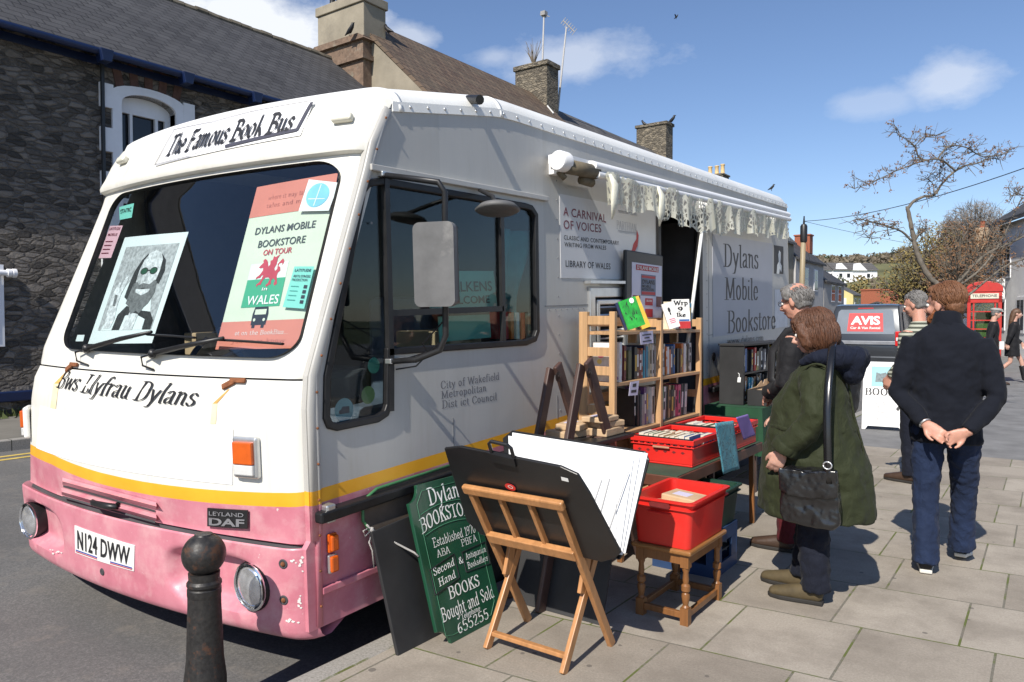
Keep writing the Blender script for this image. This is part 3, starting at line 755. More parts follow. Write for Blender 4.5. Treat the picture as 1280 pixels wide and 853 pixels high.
mb.build('blank_panel', mat('blank_white_vinyl', (.86, .86, .86), .4, .015, 3), bus, smooth=True)
M_plate = mat('plate_white', (.78, .78, .74), .35, .03, 8)
mb = MB(); pf = panel_on_front(mb, ((97, 656), (172, 681), (171, 713), (98, 690)), .016, 6, 2); pl = mb.build('number_plate', M_plate, bus, solid=.006)
mb = MB()
put_text(mb, text_mesh('N124 DWW', 1.03, .018), lambda a, b, k: pf(a, .80-b, k), .06, .02, .88, .70, .74); mb.build('plate_lettering', M_ink, pl)
mb = MB(); 
for a0, a1 in ((.02, .42), (.64, .98)): mb.add([pf(a0, .86), pf(a1, .86), pf(a1, .91), pf(a0, .91)], [(0, 1, 2, 3)])
mb.build('plate_blue_line', mat('blue_line', (.05, .08, .35), .5), pl, split=True)
mb = MB(); 
for a0, a1 in ((.02, .42), (.64, .98)): mb.add([pf(a0, .92), pf(a1, .92), pf(a1, .96), pf(a0, .96)], [(0, 1, 2, 3)])
mb.build('plate_red_line', mat('red_line', (.5, .05, .06), .5), pl, split=True)
mb = MB(); bf = panel_on_front(mb, ((262, 634), (312, 637), (312, 660), (262, 657)), .008, 5, 2); bd = mb.build('maker_badge', M_blackp, bus, solid=.006)
M_grey = mat('grey_lettering', (.20, .20, .21), .5, .1, 9)
mb = MB(); put_text(mb, text_mesh('LEYLAND', 1, .012), lambda a, b, k: bf(a, .36-b, k+.007), .06, 0, .86, .22, .72); put_text(mb, text_mesh('DAF', 1, .03), lambda a, b, k: bf(a, .88-b, k+.007), .06, 0, .88, .40, .72); mb.build('badge_lettering', M_grey, bd)
# grille louvres
mb = MB()
for (l, r) in (((78, 597), (195, 628)), ((77, 610), (195, 643))):
    for i in range(12):
        a, b = i/12, (i+1)/12
        f = lambda t, dy, off: fp(l[0]+(r[0]-l[0])*t, l[1]+(r[1]-l[1])*t+dy, off)
        mb.add([f(a, 0, .004), f(b, 0, .004), f(b, 4, .03), f(a, 4, .03), f(a, 9, .004), f(b, 9, .004)], [(0, 1, 2, 3), (3, 2, 5, 4)])
mb.build('grille_louvre', M_front, bus, split=True)
mb = MB()
for (l, r) in (((79, 606.5), (194, 638)), ((78, 620), (194, 652))):
    f = lambda t, dy, off: fp(l[0]+(r[0]-l[0])*t, l[1]+(r[1]-l[1])*t+dy, off)
    for i in range(12): a, b = i/12, (i+1)/12; mb.add([f(a, 0, .003), f(b, 0, .003), f(b, 2.6, .003), f(a, 2.6, .003)], [(0, 1, 2, 3)])
mb.build('grille_slot', M_dark, bus, split=True)
mb = MB(); mb.tube([fp(115, 625, .01), fp(117, 628, .035), fp(132, 631, .042), fp(146, 632, .035), fp(147, 630, .01)], [.012, .016, .018, .015, .012], 10); mb.build('bonnet_handle', M_blackp, bus, smooth=True)
mb = MB(); p, a, b, n = front_frame(131, 714); mb.lathe(p+n*.013, [(.02, 0), (.016, .004), (0, .002)], 16, n); mb.build('towing_hole', M_dark, bus)
for px, py in ((356, 704), (357, 749)):
    p, a, b, n = front_frame(px, py); mb = MB(); mb.lathe(p+n*.013, [(.022, 0), (.018, .003), (.012, .001), (0, .001)], 14, n); h = mb.build('bumper_bolt_hole', M_dark, bus)
    mb = MB(); mb.ball(p+n*.014, .011, n=8, m=6); mb.build('rusty_bolt', M_rust, h)
# chips of bare filler on the bumper corner
M_chip = mat('chipped_paint', (.72, .70, .66), .7, .1, 20)
mb = MB(); rnd = random.Random(3)
for (x, y, n_, sx, sy) in ((376, 704, 10, 3, 12), (374, 752, 10, 2, 9), (366, 776, 9, 9, 2.5), (366, 702, 4, 4, 2), (70, 690, 6, 9, 3)):
    for i in range(n_):
        cx, cy = x+rnd.uniform(-sx, sx), y+rnd.uniform(-sy, sy); r = rnd.uniform(.8, 1.9)
        P = [fp(cx+r*1.3*cos(t)*rnd.uniform(.6, 1.2), cy+r*sin(t)*rnd.uniform(.6, 1.2), .0145) for t in [2*pi*k/6 for k in range(6)]]
        mb.add(P, [tuple(range(6))])
mb.build('paint_chip', M_chip, bus)
# hinges with rust streaks
M_streak = mat('rust_streak', (.60, .34, .10), .6, .25, 18)
M_streak2 = mat('faint_rust_streak', (.76, .66, .42), .6, .1, 18)
for (px, py, pts) in ((294, 480, ((286, 487), (268, 505), (266, 530))), (92, 459, ((84, 464), (70, 480), (66, 512)))):
    p, a, b, n = front_frame(px, py); mb = MB()
    mb.obox(p+n*.012+a*.02+b*.012, a, b, n, .045, .011, .006); mb.obox(p+n*.010-a*.03-b*.006, (a+b*.55), (b-a*.55), n, .034, .014, .006); h = mb.build('bonnet_hinge', M_rust, bus, bevel=.003, split=True)
    for (P0, P1, w, mt) in ((pts[0], pts[1], 2.6, M_streak), (pts[1], pts[2], 3.4, M_streak2)):
        mb = MB(); q = []
        for i in range(7):
            t = i/6; x, y = P0[0]+(P1[0]-P0[0])*t, P0[1]+(P1[1]-P0[1])*t; ww = w*(1 if mt is M_streak2 else (.4+.6*t))
            q += [fp(x-ww, y, .0022), fp(x+ww, y, .0022)]
        mb.add(q, [(2*i, 2*i+1, 2*i+3, 2*i+2) for i in range(6)]); mb.build('rust_streak', mt, h)
# painted lettering on bonnet and brow
def quad_map(c4, off):
    q = [fsinv(*c) for c in c4]                 # TL TR BR BL
    def f(u, v, k=0):
        a = [q[0][i]*(1-u)+q[1][i]*u for i in (0, 1)]; b = [q[3][i]*(1-u)+q[2][i]*u for i in (0, 1)]
        return FS(a[0]*(1-v)+b[0]*v, a[1]*(1-v)+b[1]*v, off+k)
    return f
mb = MB(); qm = quad_map(((78, 458), (262, 480), (250, 520), (68, 493)), .006)
put_text(mb, pen_mesh('Bws Llyfrau Dylans', .085, .02, 12, True, .30, .0, .92), lambda a, b, k: qm(a, .72-b, k), .02, 0, .96, .60, .75); mb.build('welsh_name_lettering', M_ink, bus)
mb = MB(); BP = ((220, 163), (395, 128), (378, 172), (197, 210)); panel_on_front(mb, BP, .016, 14, 3)
bsg = mb.build('name_board', mat('name_board_white', (.84, .84, .84), .4, .02, 4), bus)
mb = MB(); qm = quad_map(BP, .021)
put_text(mb, pen_mesh('The Famous Book Bus', .125, .03, 42, False, .0, .0, .98), lambda a, b, k: qm(a, .80-b, k), .055, 0, .88, .56, .75); mb.build('name_lettering', M_ink, bsg)
mb = MB()
def lineq(pts, w):
    for (a, b) in zip(pts, pts[1:]):
        n_ = 8
        for i in range(n_):
            t0, t1 = i/n_, (i+1)/n_; p0 = (a[0]+(b[0]-a[0])*t0, a[1]+(b[1]-a[1])*t0); p1 = (a[0]+(b[0]-a[0])*t1, a[1]+(b[1]-a[1])*t1)
            dx, dy = p1[0]-p0[0], p1[1]-p0[1]; l = sqrt(dx*dx+dy*dy); nx, ny = -dy/l*w, dx/l*w*3
            mb.add([qm(p0[0]-nx, p0[1]-ny), qm(p1[0]-nx, p1[1]-ny), qm(p1[0]+nx, p1[1]+ny), qm(p0[0]+nx, p0[1]+ny)], [(0, 1, 2, 3)])
lineq([(.01, .03), (.36, .10), (.62, .02), (.99, .0)], .0028); lineq([(.02, .05), (.0, .97), (.3, .98), (.55, .80)], .0028); lineq([(.55, .93), (.97, .83)], .016); lineq([(.97, .86), (.985, .32), (.995, .05)], .009)
mb.build('scroll_outline', mat('scroll_line', (.05, .05, .07), .5), bsg)
for px, py in ((432, 153), (159, 204)):
    p, a, b, n = front_frame(px, py); mb = MB(); mb.obox(p+n*.03, a, b, n, .055, .020, .018); mb.build('marker_lamp', mat('marker_lens', (.66, .64, .54), .3, .1, 20), bus, bevel=.012, seg=3)
# wipers
def wiper(px):
    mb = MB(); mb.tube([fp(*px[0], .03), fp(*px[1], .05), fp(*px[2], .055)], [.014, .012, .008], 8); mb.tube([fp(*px[0], .005), fp(*px[0], .045)], .02, 10)
    w = mb.build('wiper', M_blackp, bus, smooth=True)
    mb = MB(); mb.tube([fp(*px[3], .028), fp((px[3][0]+px[4][0])/2, (px[3][1]+px[4][1])/2, .032), fp(*px[4], .028)], [(.006, .012)]*3, 6); mb.build('wiper_blade', M_rubber, w)
    mb = MB(); mb.tube([fp(*px[0], .02), fp(px[0][0]-14, px[0][1]+4, .03), fp(px[0][0]-12, px[0][1]+14, .02), fp(px[0][0]+2, px[0][1]+19, .008)], .005, 6); mb.build('washer_hose', M_rubber, w, smooth=True)
wiper(((108, 438), (150, 428), (188, 420), (184, 421), (243, 425)))
wiper(((190, 444), (235, 436), (277, 428), (262, 427), (352, 433)))

# --- side lamps, mirror, door, awning
for py, s_ in ((678, 0), (704, 1)):
    p = sp(414, py, .004); mb = MB(); mb.box((.0, p.y-.024, p.z-.042), (.018, p.y+.024, p.z+.042)); h = mb.build('side_repeater', M_alu if s_ else M_amber, bus, bevel=.006)
    mb = MB(); mb.box((.016, p.y-.020, p.z-.036), (.034, p.y+.022, p.z+.036)); mb.build('repeater_lens', M_amber, h, bevel=.008)
mir = empty('wing_mirror'); mir.parent = bus
M_mirb = mat('mirror_back', (.11, .11, .11), .6, .25, 7, dirt=(.32, .31, .29), dirt_amt=.5)
mb = MB(); D = .33
mb.tube([sp(480, 219, .02), sp(520, 224, .2), sp(548, 228, D), sp(556, 240, D+.01), sp(557, 420, D+.01), sp(550, 438, D-.03), sp(520, 450, .2), sp(490, 452, .02)], .014, 10); mb.build('mirror_arm', M_blackp, mir, smooth=True)
mb = MB(); cM = sp(544, 331, D+.03); ey = Vector((.93, .36, 0)); ex = Vector((-.36, .93, 0))
mb.prism(rrect(-.095, -.185, .095, .185, .03), cM-ex*.02, ey, (0, 0, 1), ex*.045); mb.build('mirror_shell', M_mirb, mir, bevel=.014, seg=3)
mb = MB(); mb.obox(sp(561, 331, D+.03)+ex*.02, ex, ey, (0, 0, 1), .03, .035, .18); mb.build('mirror_hood', M_blackp, mir, bevel=.015)
mb = MB(); mb.obox(sp(557, 328, D+.0), (1, 0, 0), (0, 1, 0), (0, 0, 1), .03, .025, .03); mb.build('mirror_clamp', M_blackp, mir, bevel=.005)
mb = MB(); mb.obox(sp(484, 219, .015), (1, 0, 0), (0, 1, 0), (0, 0, 1), .02, .05, .012); mb.obox(sp(494, 451, .015), (1, 0, 0), (0, 1, 0), (0, 0, 1), .02, .05, .012); mb.build('mirror_bracket', M_alu, mir, bevel=.004, split=True)
mb = MB(); mb.tube([sp(510, 448, .15), sp(535, 440, .1), sp(528, 430, .12), sp(556, 400, D)], .004, 6); mb.tube([sp(495, 462, .015), sp(520, 458, .05), sp(548, 430, D-.05)], .004, 6); mb.build('mirror_cable', M_rubber, mir, split=True)
km = empty('kerb_mirror'); km.parent = bus
mb = MB(); mb.tube([sp(600, 238, .02), sp(616, 246, .2), sp(620, 255, .3)], .012, 8); mb.build('mirror_arm', M_blackp, km)
mb = MB(); mb.lathe(sp(622, 264, .30), [(.0, -.012), (.10, -.004), (.115, .006), (.09, .03), (.03, .045), (0, .047)], 28, Vector((-.1, .15, 1))); mb.build('mirror_dish', M_mirb, km, smooth=True)
# door: dark opening, leaf with poster frame, strut
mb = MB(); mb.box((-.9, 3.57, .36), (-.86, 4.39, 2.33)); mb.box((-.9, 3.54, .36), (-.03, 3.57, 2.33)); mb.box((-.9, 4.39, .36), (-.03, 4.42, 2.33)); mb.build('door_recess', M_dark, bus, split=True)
mb = MB(); ringp(mb, [(3.52, .32), (4.44, .32), (4.44, 2.37), (3.52, 2.37)], [(3.57, .34), (4.36, .34), (4.36, 2.32), (3.57, 2.32)], -.03, .02); mb.build('door_frame', M_rubber, bus, bevel=.006)
mb = MB(); mb.box((-.5, 3.75, 1.6), (-.47, 4.2, 2.1)); mb.build('door_notice', mat('faded_notice', (.20, .17, .15), .8), bus)
mb = MB(); mb.box((-.85, 3.62, 1.75), (-.84, 3.78, 2.0)); mb.build('door_light', mat('door_light_glass', (.32, .34, .36), .3), bus)
# awning
M_aw = mat('awning_white', (.82, .82, .82), .42, .04, 5)
M_aw2 = mat('awning_dirty', (.14, .115, .075), .8, .3, 9)
aw = empty('awning'); aw.parent = bus
mb = MB(); mb.tube([(.13, 2.26, 2.515), (.16, 6.5, 2.535)], [(.036, .052)]*2, 14, ref=(0, 0, 1)); mb.tube([(.16, 2.3, 2.465), (.20, 6.5, 2.485)], [(.024, .022)]*2, 10, ref=(0, 0, 1)); mb.build('awning_cassette', M_aw, aw, smooth=True, ang=40)
mb = MB(); mb.lathe((.11, 1.90, 2.505), [(0, 0), (.055, 0), (.063, .012), (.063, .09), (.045, .10), (0, .10)], 22, (0, 1, 0)); mb.box((.02, 1.94, 2.50), (.12, 2.3, 2.555)); mb.build('awning_end_cap', M_aw, aw, smooth=True, ang=35)
mb = MB(); mb.tube([(.12, 1.98, 2.48), (.13, 2.33, 2.485)], .046, 14); mb.tube([(.10, 2.2, 2.425), (.10, 2.33, 2.42)], .03, 10); mb.tube([(.08, 1.96, 2.45), (.10, 2.0, 2.41)], .02, 8); mb.build('awning_roll', M_aw2, aw, smooth=True, split=True)
mb = MB(); mb.box((.0, 1.97, 2.44), (.1, 2.03, 2.53)); mb.box((.0, 4.4, 2.44), (.13, 4.46, 2.53)); mb.box((.0, 6.35, 2.44), (.13, 6.41, 2.53)); mb.build('awning_bracket', M_aw, aw, bevel=.005, split=True)
# lace fringe: a scalloped cloth full of holes
def lace():
    g = NG('lace'); v = g.noise(11, 5, .65, g.mapv((1, 1, .6))); v2 = g.noise(6, 4, .6, g.mapv((1, 3, .3)))
    vo = g.N.new('ShaderNodeTexVoronoi'); vo.inputs['Scale'].default_value = 26; vo.feature = 'DISTANCE_TO_EDGE'; g.L.new(g.mapv((.2, 1, .8)), vo.inputs['Vector'])
    h = g.ramp(vo.outputs['Distance'], ((.10, 1), (.16, 0))); sol = g.ramp(v.outputs['Fac'], ((.49, 0), (.55, 1)))
    g.p(Alpha=g.math('MAXIMUM', h, sol), Roughness=.9); g.col(g.ramp(v2.outputs['Fac'], ((.3, (.50, .49, .38)), (.6, (.80, .79, .68)))))
    tr = g.N.new('ShaderNodeBsdfTranslucent'); tr.inputs[0].default_value = (.7, .69, .58, 1); mx = g.N.new('ShaderNodeMixShader'); mx.inputs[0].default_value = .28
    tp = g.N.new('ShaderNodeBsdfTransparent'); m2 = g.N.new('ShaderNodeMixShader'); g.L.new(g.b.inputs['Alpha'].links[0].from_socket, m2.inputs[0]); g.L.new(tp.outputs[0], m2.inputs[1])
    al = g.b.inputs['Alpha'].links[0]; g.L.remove(al); g.L.new(g.b.outputs[0], mx.inputs[1]); g.L.new(tr.outputs[0], mx.inputs[2]); g.L.new(mx.outputs[0], m2.inputs[2]); g.L.new(m2.outputs[0], g.out.inputs['Surface']); return g.m
M_lace = lace()
mb = MB()
def lf(a, b):
    u = 2.36+(6.48-2.36)*a; x = .20+.014*sin(u*23+2*sin(u*3))+.010*sin(u*57+1)*b; dep = .205+.05*abs(sin(u*7.3+.6))+.03*sin(u*1.9)+.012*sin(u*31)
    return Vector((x+.02*b*sin(u*11), u, 2.475+.0*u-dep*b-.015*sin(u*7)*(1-b)))
mb.grid(lf, 300, 12); mb.build('lace_fringe', M_lace, aw, smooth=True)
mb = MB()
for u in (2.38, 3.1):                      # bunched knots of cloth
    mb.tube([(.21, u, 2.47), (.24, u+.01, 2.40), (.23, u+.02, 2.28), (.22, u, 2.18)], [(.008, .014), (.016, .040), (.014, .042), (.004, .008)], 10)
mb.build('lace_bunch', mat('lace_cloth', (.70, .69, .57), .9, .15, 14, bump=.4), aw, smooth=True, split=True)
# painted lettering on the kerb side
def side_text(name, tm, a, b, hgt, m, parent=None, cap=.7, x=.0042):
    A, B_ = sp(*a), sp(*b); d = (B_-A); L_ = sqrt(d.y**2+d.z**2); d = Vector((0, d.y, d.z)).normalized(); u = Vector((0, -d.z, d.y))
    mb = MB(); put_text(mb, tm, lambda s, t, k: Vector((x+k, 0, 0))+Vector((0, A.y, A.z))+d*s+u*t, 0, 0, L_, hgt, cap, 'l', .00006)
    return mb.build(name, m, parent or bus)
M_maroon = mat('maroon_lettering', (.16, .02, .04), .5, .1, 9)
mb = MB(); mb.box((.0, 2.09, 1.80), (.003, 3.50, 2.335)); pn = mb.build('carnival_panel', mat('panel_grey', (.56, .565, .57), .45, .03, 4), bus)
for t_, a_, b_, h_, m_ in (('A CARNIVAL', (703.5, 269.5), (757, 278.5), .056, M_maroon), ('OF VOICES', (704, 286), (751, 291), .056, M_maroon), ('CLASSIC AND CONTEMPORARY', (704.3, 299.5), (773, 306.5), .028, M_ink),
                         ('WRITING FROM WALES', (705, 308.2), (757, 312.5), .028, M_ink), ('LIBRARY OF WALES', (706.5, 333.6), (762.5, 337), .042, M_ink)):
    side_text('carnival_lettering', text_mesh(t_, 1.08, .010), a_, b_, h_, m_, pn)
M_grt = mat('faint_grey_lettering', (.30, .31, .34), .5, .1, 9)
side_text('publisher_lettering', pen_mesh('PARTHIAN', .07, .02, 0), (770, 286), (795, 290.5), .06, M_grt, pn, .75)
mb = MB(); mb.box((.003, 2.87, 2.295), (.005, 3.17, 2.30)); mb.box((.003, 2.87, 2.15), (.005, 3.17, 2.155)); mb.build('publisher_rule', M_grt, pn, split=True)
mb = MB(); A = sp(791, 307); mb.prism([(-.06, -.04), (-.02, -.01), (.0, .03), (.05, .07), (.06, .14), (.09, .10), (.07, .02), (.02, -.03), (.0, -.09), (-.03, -.05), (-.09, -.08)], (.005, A.y, A.z-.02), (0, 1, 0), (0, 0, 1), (0, 0, 0)); mb.build('red_figure', mat('red_figure', (.42, .03, .03), .5), pn)
M_pnl = mat('banner_grey', (.40, .41, .45), .5, .04, 4)
mb = MB(); mb.box((.0, 4.72, 1.28), (.004, 6.52, 2.235)); bn = mb.build('shop_banner', M_pnl, bus)
for t, a, b, h in (('Dylans', (903.5, 333), (947.5, 336), .215), ('Mobile', (905, 374.8), (947, 375), .215), ('Bookstore', (908, 416.5), (969, 411), .215)):
    side_text('shop_name_lettering', pen_mesh(t, .105, .02, 0, True, 0, .02, .9), a, b, h, M_ink, bn, .75)
side_text('web_lettering', pen_mesh('www.dylans.com', .07, .02, 0, True, 0, .02), (909, 431), (954, 426), .07, M_ink, bn, .75)
mb = MB(); mb.box((.001, 6.60, 1.90), (.004, 6.95, 2.22)); ph = mb.build('portrait_print', M_ink, bus)
mb = MB(); mb.prism([(6.68, 1.9), (6.70, 2.0), (6.76, 2.04), (6.74, 2.12), (6.78, 2.17), (6.83, 2.15), (6.84, 2.08), (6.82, 2.03), (6.88, 1.99), (6.86, 1.92), (6.80, 1.96), (6.78, 1.9)], (.006, 0, 0), (0, 1, 0), (0, 0, 1), (0, 0, 0)); mb.build('portrait_figure', M_inkw, ph)
mb = MB(); mb.box((.001, 6.62, 1.28), (.003, 7.12, 1.72)); mb.build('pale_patch', mat('patch_grey', (.60, .61, .64), .5), bus)
M_fade = mat('faded_lettering', (.16, .16, .17), .6, .4, 60)
for t, a, b in (('City of Wakefield', (551, 486.5), (624, 474.5)), ('Metropolitan', (551, 499), (608, 489)), ('Dist ict Council', (552, 511), (621, 500))):
    side_text('council_lettering', pen_mesh(t, .09, .035, 0, True, 0, .03), a, b, .040, M_fade, None, .75, .0010)
mb = MB(); mb.lathe(tuple(sp(892, 446, .004)), [(.04, 0), (.04, .006), (0, .006)], 20, (1, 0, 0)); mb.build('filler_cap', M_blackp, bus)
# ================================================================= THE SETTING
def ground_mats():
    g = NG('asphalt'); n = g.noise(85, 6, .85); n2 = g.noise(.8, 8, .65); n3 = g.noise(5, 6, .65)
    c = g.ramp(n.outputs['Fac'], ((.32, (.060, .059, .058)), (.5, (.125, .122, .118)), (.68, (.25, .24, .225))))
    c = g.mix(g.ramp(n2.outputs['Fac'], ((.42, 0), (.68, .5))), c, (.075, .073, .072))
    c = g.mix(g.ramp(n3.outputs['Fac'], ((.55, 0), (.72, .45))), c, (.22, .195, .165))
    g.col(c); g.p(Roughness=.85); g.bump(n.outputs['Fac'], .5, .006); MATS['asphalt'] = g.m
    g = NG('paving'); X, Y, Z = g.xyz()
    v = g.comb(X, g.math('SUBTRACT', Y, g.math('MULTIPLY', g.math('ADD', X, .7), .10)))
    m = g.N.new('ShaderNodeMapping'); m.inputs['Location'].default_value = (.18-.545*.26*0, -.02-.645*20.01, 0); g.L.new(v, m.inputs['Vector'])
    b = g.N.new('ShaderNodeTexBrick'); b.offset = .26; b.offset_frequency = 2
    for k, q in (('Scale', 1), ('Mortar Size', .0055), ('Mortar Smooth', .2), ('Brick Width', .545), ('Row Height', .645), ('Bias', 0)): b.inputs[k].default_value = q
    b.inputs['Color1'].default_value = (.235, .20, .158, 1); b.inputs['Color2'].default_value = (.385, .34, .28, 1); b.inputs['Mortar'].default_value = (.07, .07, .045, 1)
    g.L.new(m.outputs[0], b.inputs['Vector'])
    n = g.noise(95, 6, .85); n2 = g.noise(2.2, 8, .7)
    c = g.mix(.35, b.outputs['Color'], g.ramp(n.outputs['Fac'], ((.34, (.10, .088, .072)), (.66, (.52, .47, .40)))))
    c = g.mix(g.ramp(n2.outputs['Fac'], ((.42, 0), (.66, .7))), c, (.175, .15, .12))
    mo = g.noise(3.1, 5, .7); moss = g.math('MULTIPLY', b.outputs['Fac'], g.ramp(mo.outputs['Fac'], ((.46, 0), (.56, 1))))
    c = g.mix(moss, c, (.10, .12, .025))
    for sc, th in ((7, .085), (4, .06)):           # dropped gum and oil spots
        vo = g.N.new('ShaderNodeTexVoronoi'); vo.inputs['Scale'].default_value = sc; vo.inputs['Randomness'].default_value = 1; g.L.new(g.mapv((1, 1.0, 1)), vo.inputs['Vector'])
        f = g.math('MULTIPLY', g.math('LESS_THAN', g.math('ADD', vo.outputs['Distance'], g.math('MULTIPLY', n2.outputs['Fac'], .1)), th+.055), g.math('GREATER_THAN', g.xyz(vo.outputs['Color'])[0], .66))
        c = g.mix(g.math('MULTIPLY', f, .7), c, (.09, .08, .07))
    g.col(c); g.p(Roughness=.85)
    h = g.math('SUBTRACT', g.math('MULTIPLY', n.outputs['Fac'], .12), b.outputs['Fac']); g.bump(h, .55, .006); MATS['paving'] = g.m
    g = NG('kerbstone'); X, Y, Z = g.xyz(); n = g.noise(90, 4, .7); n2 = g.noise(3, 6, .7)
    c = g.ramp(n.outputs['Fac'], ((.3, (.19, .18, .16)), (.7, (.36, .34, .31))))
    fr = g.math('FRACT', g.math('DIVIDE', Y, .92)); j = g.math('LESS_THAN', fr, .012); c = g.mix(j, c, (.05, .05, .04))
    ms = g.math('MULTIPLY', g.math('GREATER_THAN', X, -2.435), g.ramp(n2.outputs['Fac'], ((.42, 0), (.52, 1))))
    c = g.mix(ms, c, (.10, .11, .03)); g.col(c); g.p(Roughness=.9); g.bump(n.outputs['Fac'], .3, .004); MATS['kerbstone'] = g.m
ground_mats()
def sheet(name, pts, z, m):
    mb = MB(); mb.add([(x, y, z) for x, y in pts], [tuple(range(len(pts)))]); return tag(mb.build(name, m), kind='structure')
M_land = mat('grass_land', (.07, .085, .03), .95, .4, .05)
sheet('ground', [(-900, -300), (900, -300), (900, 1500), (-900, 1500)], -.14, M_land)
sheet('road', [(-10.3, -60), (-2.5, -60), (-2.5, 120), (-10.3, 120)], -.10, MATS['asphalt'])
def slab(name, x0, y0, x1, y1, m, z0=-.13, z1=0.0, bev=0):
    mb = MB(); mb.box((x0, y0, z0), (x1, y1, z1)); return tag(mb.build(name, m, bevel=bev), kind='structure')
slab('pavement', -2.42, -12, 9, 9.6, MATS['paving'])
slab('kerb', -2.55, -12, -2.42, 60, MATS['kerbstone'], -.13, .001, .015)
slab('side_road', -2.42, 9.6, 30, 70, mat('old_asphalt', (.17, .168, .165), .9, .25, 2.5, bump=.4, bscale=200), -.13, -.004)
slab('far_pavement', -14, -60, -10.3, 120, mat('far_paving', (.16, .15, .13), .9, .25, 1.4, bump=.3, bscale=120), -.13, .03)
slab('far_kerb', -10.42, -60, -10.28, 120, MATS['kerbstone'], -.13, .035, .012)
mb = MB()
for x in (-9.95, -9.72): mb.add([(x, -60, -.096), (x+.09, -60, -.096), (x+.09, 80, -.096), (x, 80, -.096)], [(0, 1, 2, 3)])
tag(mb.build('yellow_road_line', mat('road_yellow', (.55, .40, .10), .8, .3, 9)), kind='structure')
# weeds along the foot of the stone wall
rnd = random.Random(5); mb = MB()
for i in range(1300):
    y = rnd.uniform(-2, 14); x = -12.98+rnd.random()**2*.5; h = rnd.uniform(.03, .16); a = rnd.uniform(0, 6.28); w = rnd.uniform(.02, .05)
    dx, dy = cos(a)*w, sin(a)*w; lx, ly = rnd.uniform(-.06, .06), rnd.uniform(-.06, .06)
    mb.add([(x-dx, y-dy, .03), (x+dx, y+dy, .03), (x+lx, y+ly, .03+h)], [(0, 1, 2)])
tag(mb.build('weeds', mat('weed_green', (.08, .10, .03), .9, .4, 3)), kind='stuff', label='low green weeds along the foot of the stone wall', cat='weeds')

# --- materials of the buildings
def stone_wall(name, c1, c2, mortar, scale=3.2):
    g = NG(name); v = g.mapv((1, 1, 2.3)); d = g.noise(2.5, 4, .6, v)
    w = g.N.new('ShaderNodeVectorMath'); w.operation = 'MULTIPLY_ADD'; g.L.new(d.outputs['Color'], w.inputs[0]); w.inputs[1].default_value = (.22, .22, .22); g.L.new(v, w.inputs[2])
    vo = g.N.new('ShaderNodeTexVoronoi'); vo.feature = 'DISTANCE_TO_EDGE'; vo.inputs['Scale'].default_value = scale; g.L.new(w.outputs[0], vo.inputs['Vector'])
    vc = g.N.new('ShaderNodeTexVoronoi'); vc.inputs['Scale'].default_value = scale; g.L.new(w.outputs[0], vc.inputs['Vector'])
    n = g.noise(14, 6, .7)
    t = g.math('ADD', g.math('MULTIPLY', g.xyz(vc.outputs['Color'])[0], .6), g.math('MULTIPLY', n.outputs['Fac'], .4))
    c = g.ramp(t, ((.2, c1), (.75, c2))); e = g.ramp(vo.outputs['Distance'], ((.0, 1), (.06, 0)))
    c = g.mix(g.math('MULTIPLY', e, .8), c, mortar); g.col(c); g.p(Roughness=.92)
    h = g.math('ADD', g.ramp(vo.outputs['Distance'], ((0, 0), (.16, 1))), g.math('MULTIPLY', n.outputs['Fac'], 1.3)); g.bump(h, .9, .05); return g.m
def tiles(name, c1, c2, bw, rh, moss=None, axis='Y'):
    g = NG(name); X, Y, Z = g.xyz(); v = g.comb(Y if axis == 'Y' else X, g.math('MULTIPLY', Z, 1.55))
    b = g.N.new('ShaderNodeTexBrick'); b.offset = .5
    for k, q in (('Scale', 1), ('Mortar Size', .016), ('Mortar Smooth', .3), ('Brick Width', bw), ('Row Height', rh)): b.inputs[k].default_value = q
    b.inputs['Color1'].default_value = (*c1, 1); b.inputs['Color2'].default_value = (*c2, 1); b.inputs['Mortar'].default_value = tuple(x*.3 for x in c1)+(1,)
    g.L.new(v, b.inputs['Vector']); n = g.noise(1.2, 8, .7); c = b.outputs['Color']
    c = g.mix(g.ramp(n.outputs['Fac'], ((.40, 0), (.75, .5))), c, moss or tuple(x*1.5 for x in c2)); g.col(c); g.p(Roughness=.75)
    n3 = g.noise(60, 3); h = g.math('SUBTRACT', g.math('MULTIPLY', n3.outputs['Fac'], .25), b.outputs['Fac']); g.bump(h, .6, .03); return g.m
M_stone = stone_wall('rubble_stone', (.060, .053, .046), (.24, .21, .18), (.13, .112, .092), 5.2)
M_slate = tiles('slate', (.036, .035, .037), (.062, .061, .063), .30, .20)
M_slate2 = tiles('grey_slate', (.075, .070, .068), (.11, .105, .10), .35, .25)
M_btile = tiles('brown_tile', (.085, .054, .036), (.15, .10, .065), .24, .30, (.14, .12, .08))
M_render = mat('grey_render', (.28, .245, .185), .9, .2, 1.3, bump=.3, bscale=40, dirt=(.16, .14, .11), dirt_amt=.7)
M_rubchim = stone_wall('chimney_stone', (.10, .085, .065), (.26, .22, .16), (.18, .16, .13), 5)
M_winw = mat('window_white', (.78, .78, .80), .5, .04, 5)
M_pane = mat('dark_pane', (.012, .014, .018), .06, .2, 3, spec=.6)
M_blue = mat('blue_paint', (.006, .016, .060), .4, .15, 6)
M_brick = mat('red_brick', (.30, .095, .05), .9, .35, 20)
M_lime = mat('white_render', (.80, .80, .80), .85, .06, 1.5, dirt=(.5, .5, .5), dirt_amt=.3)

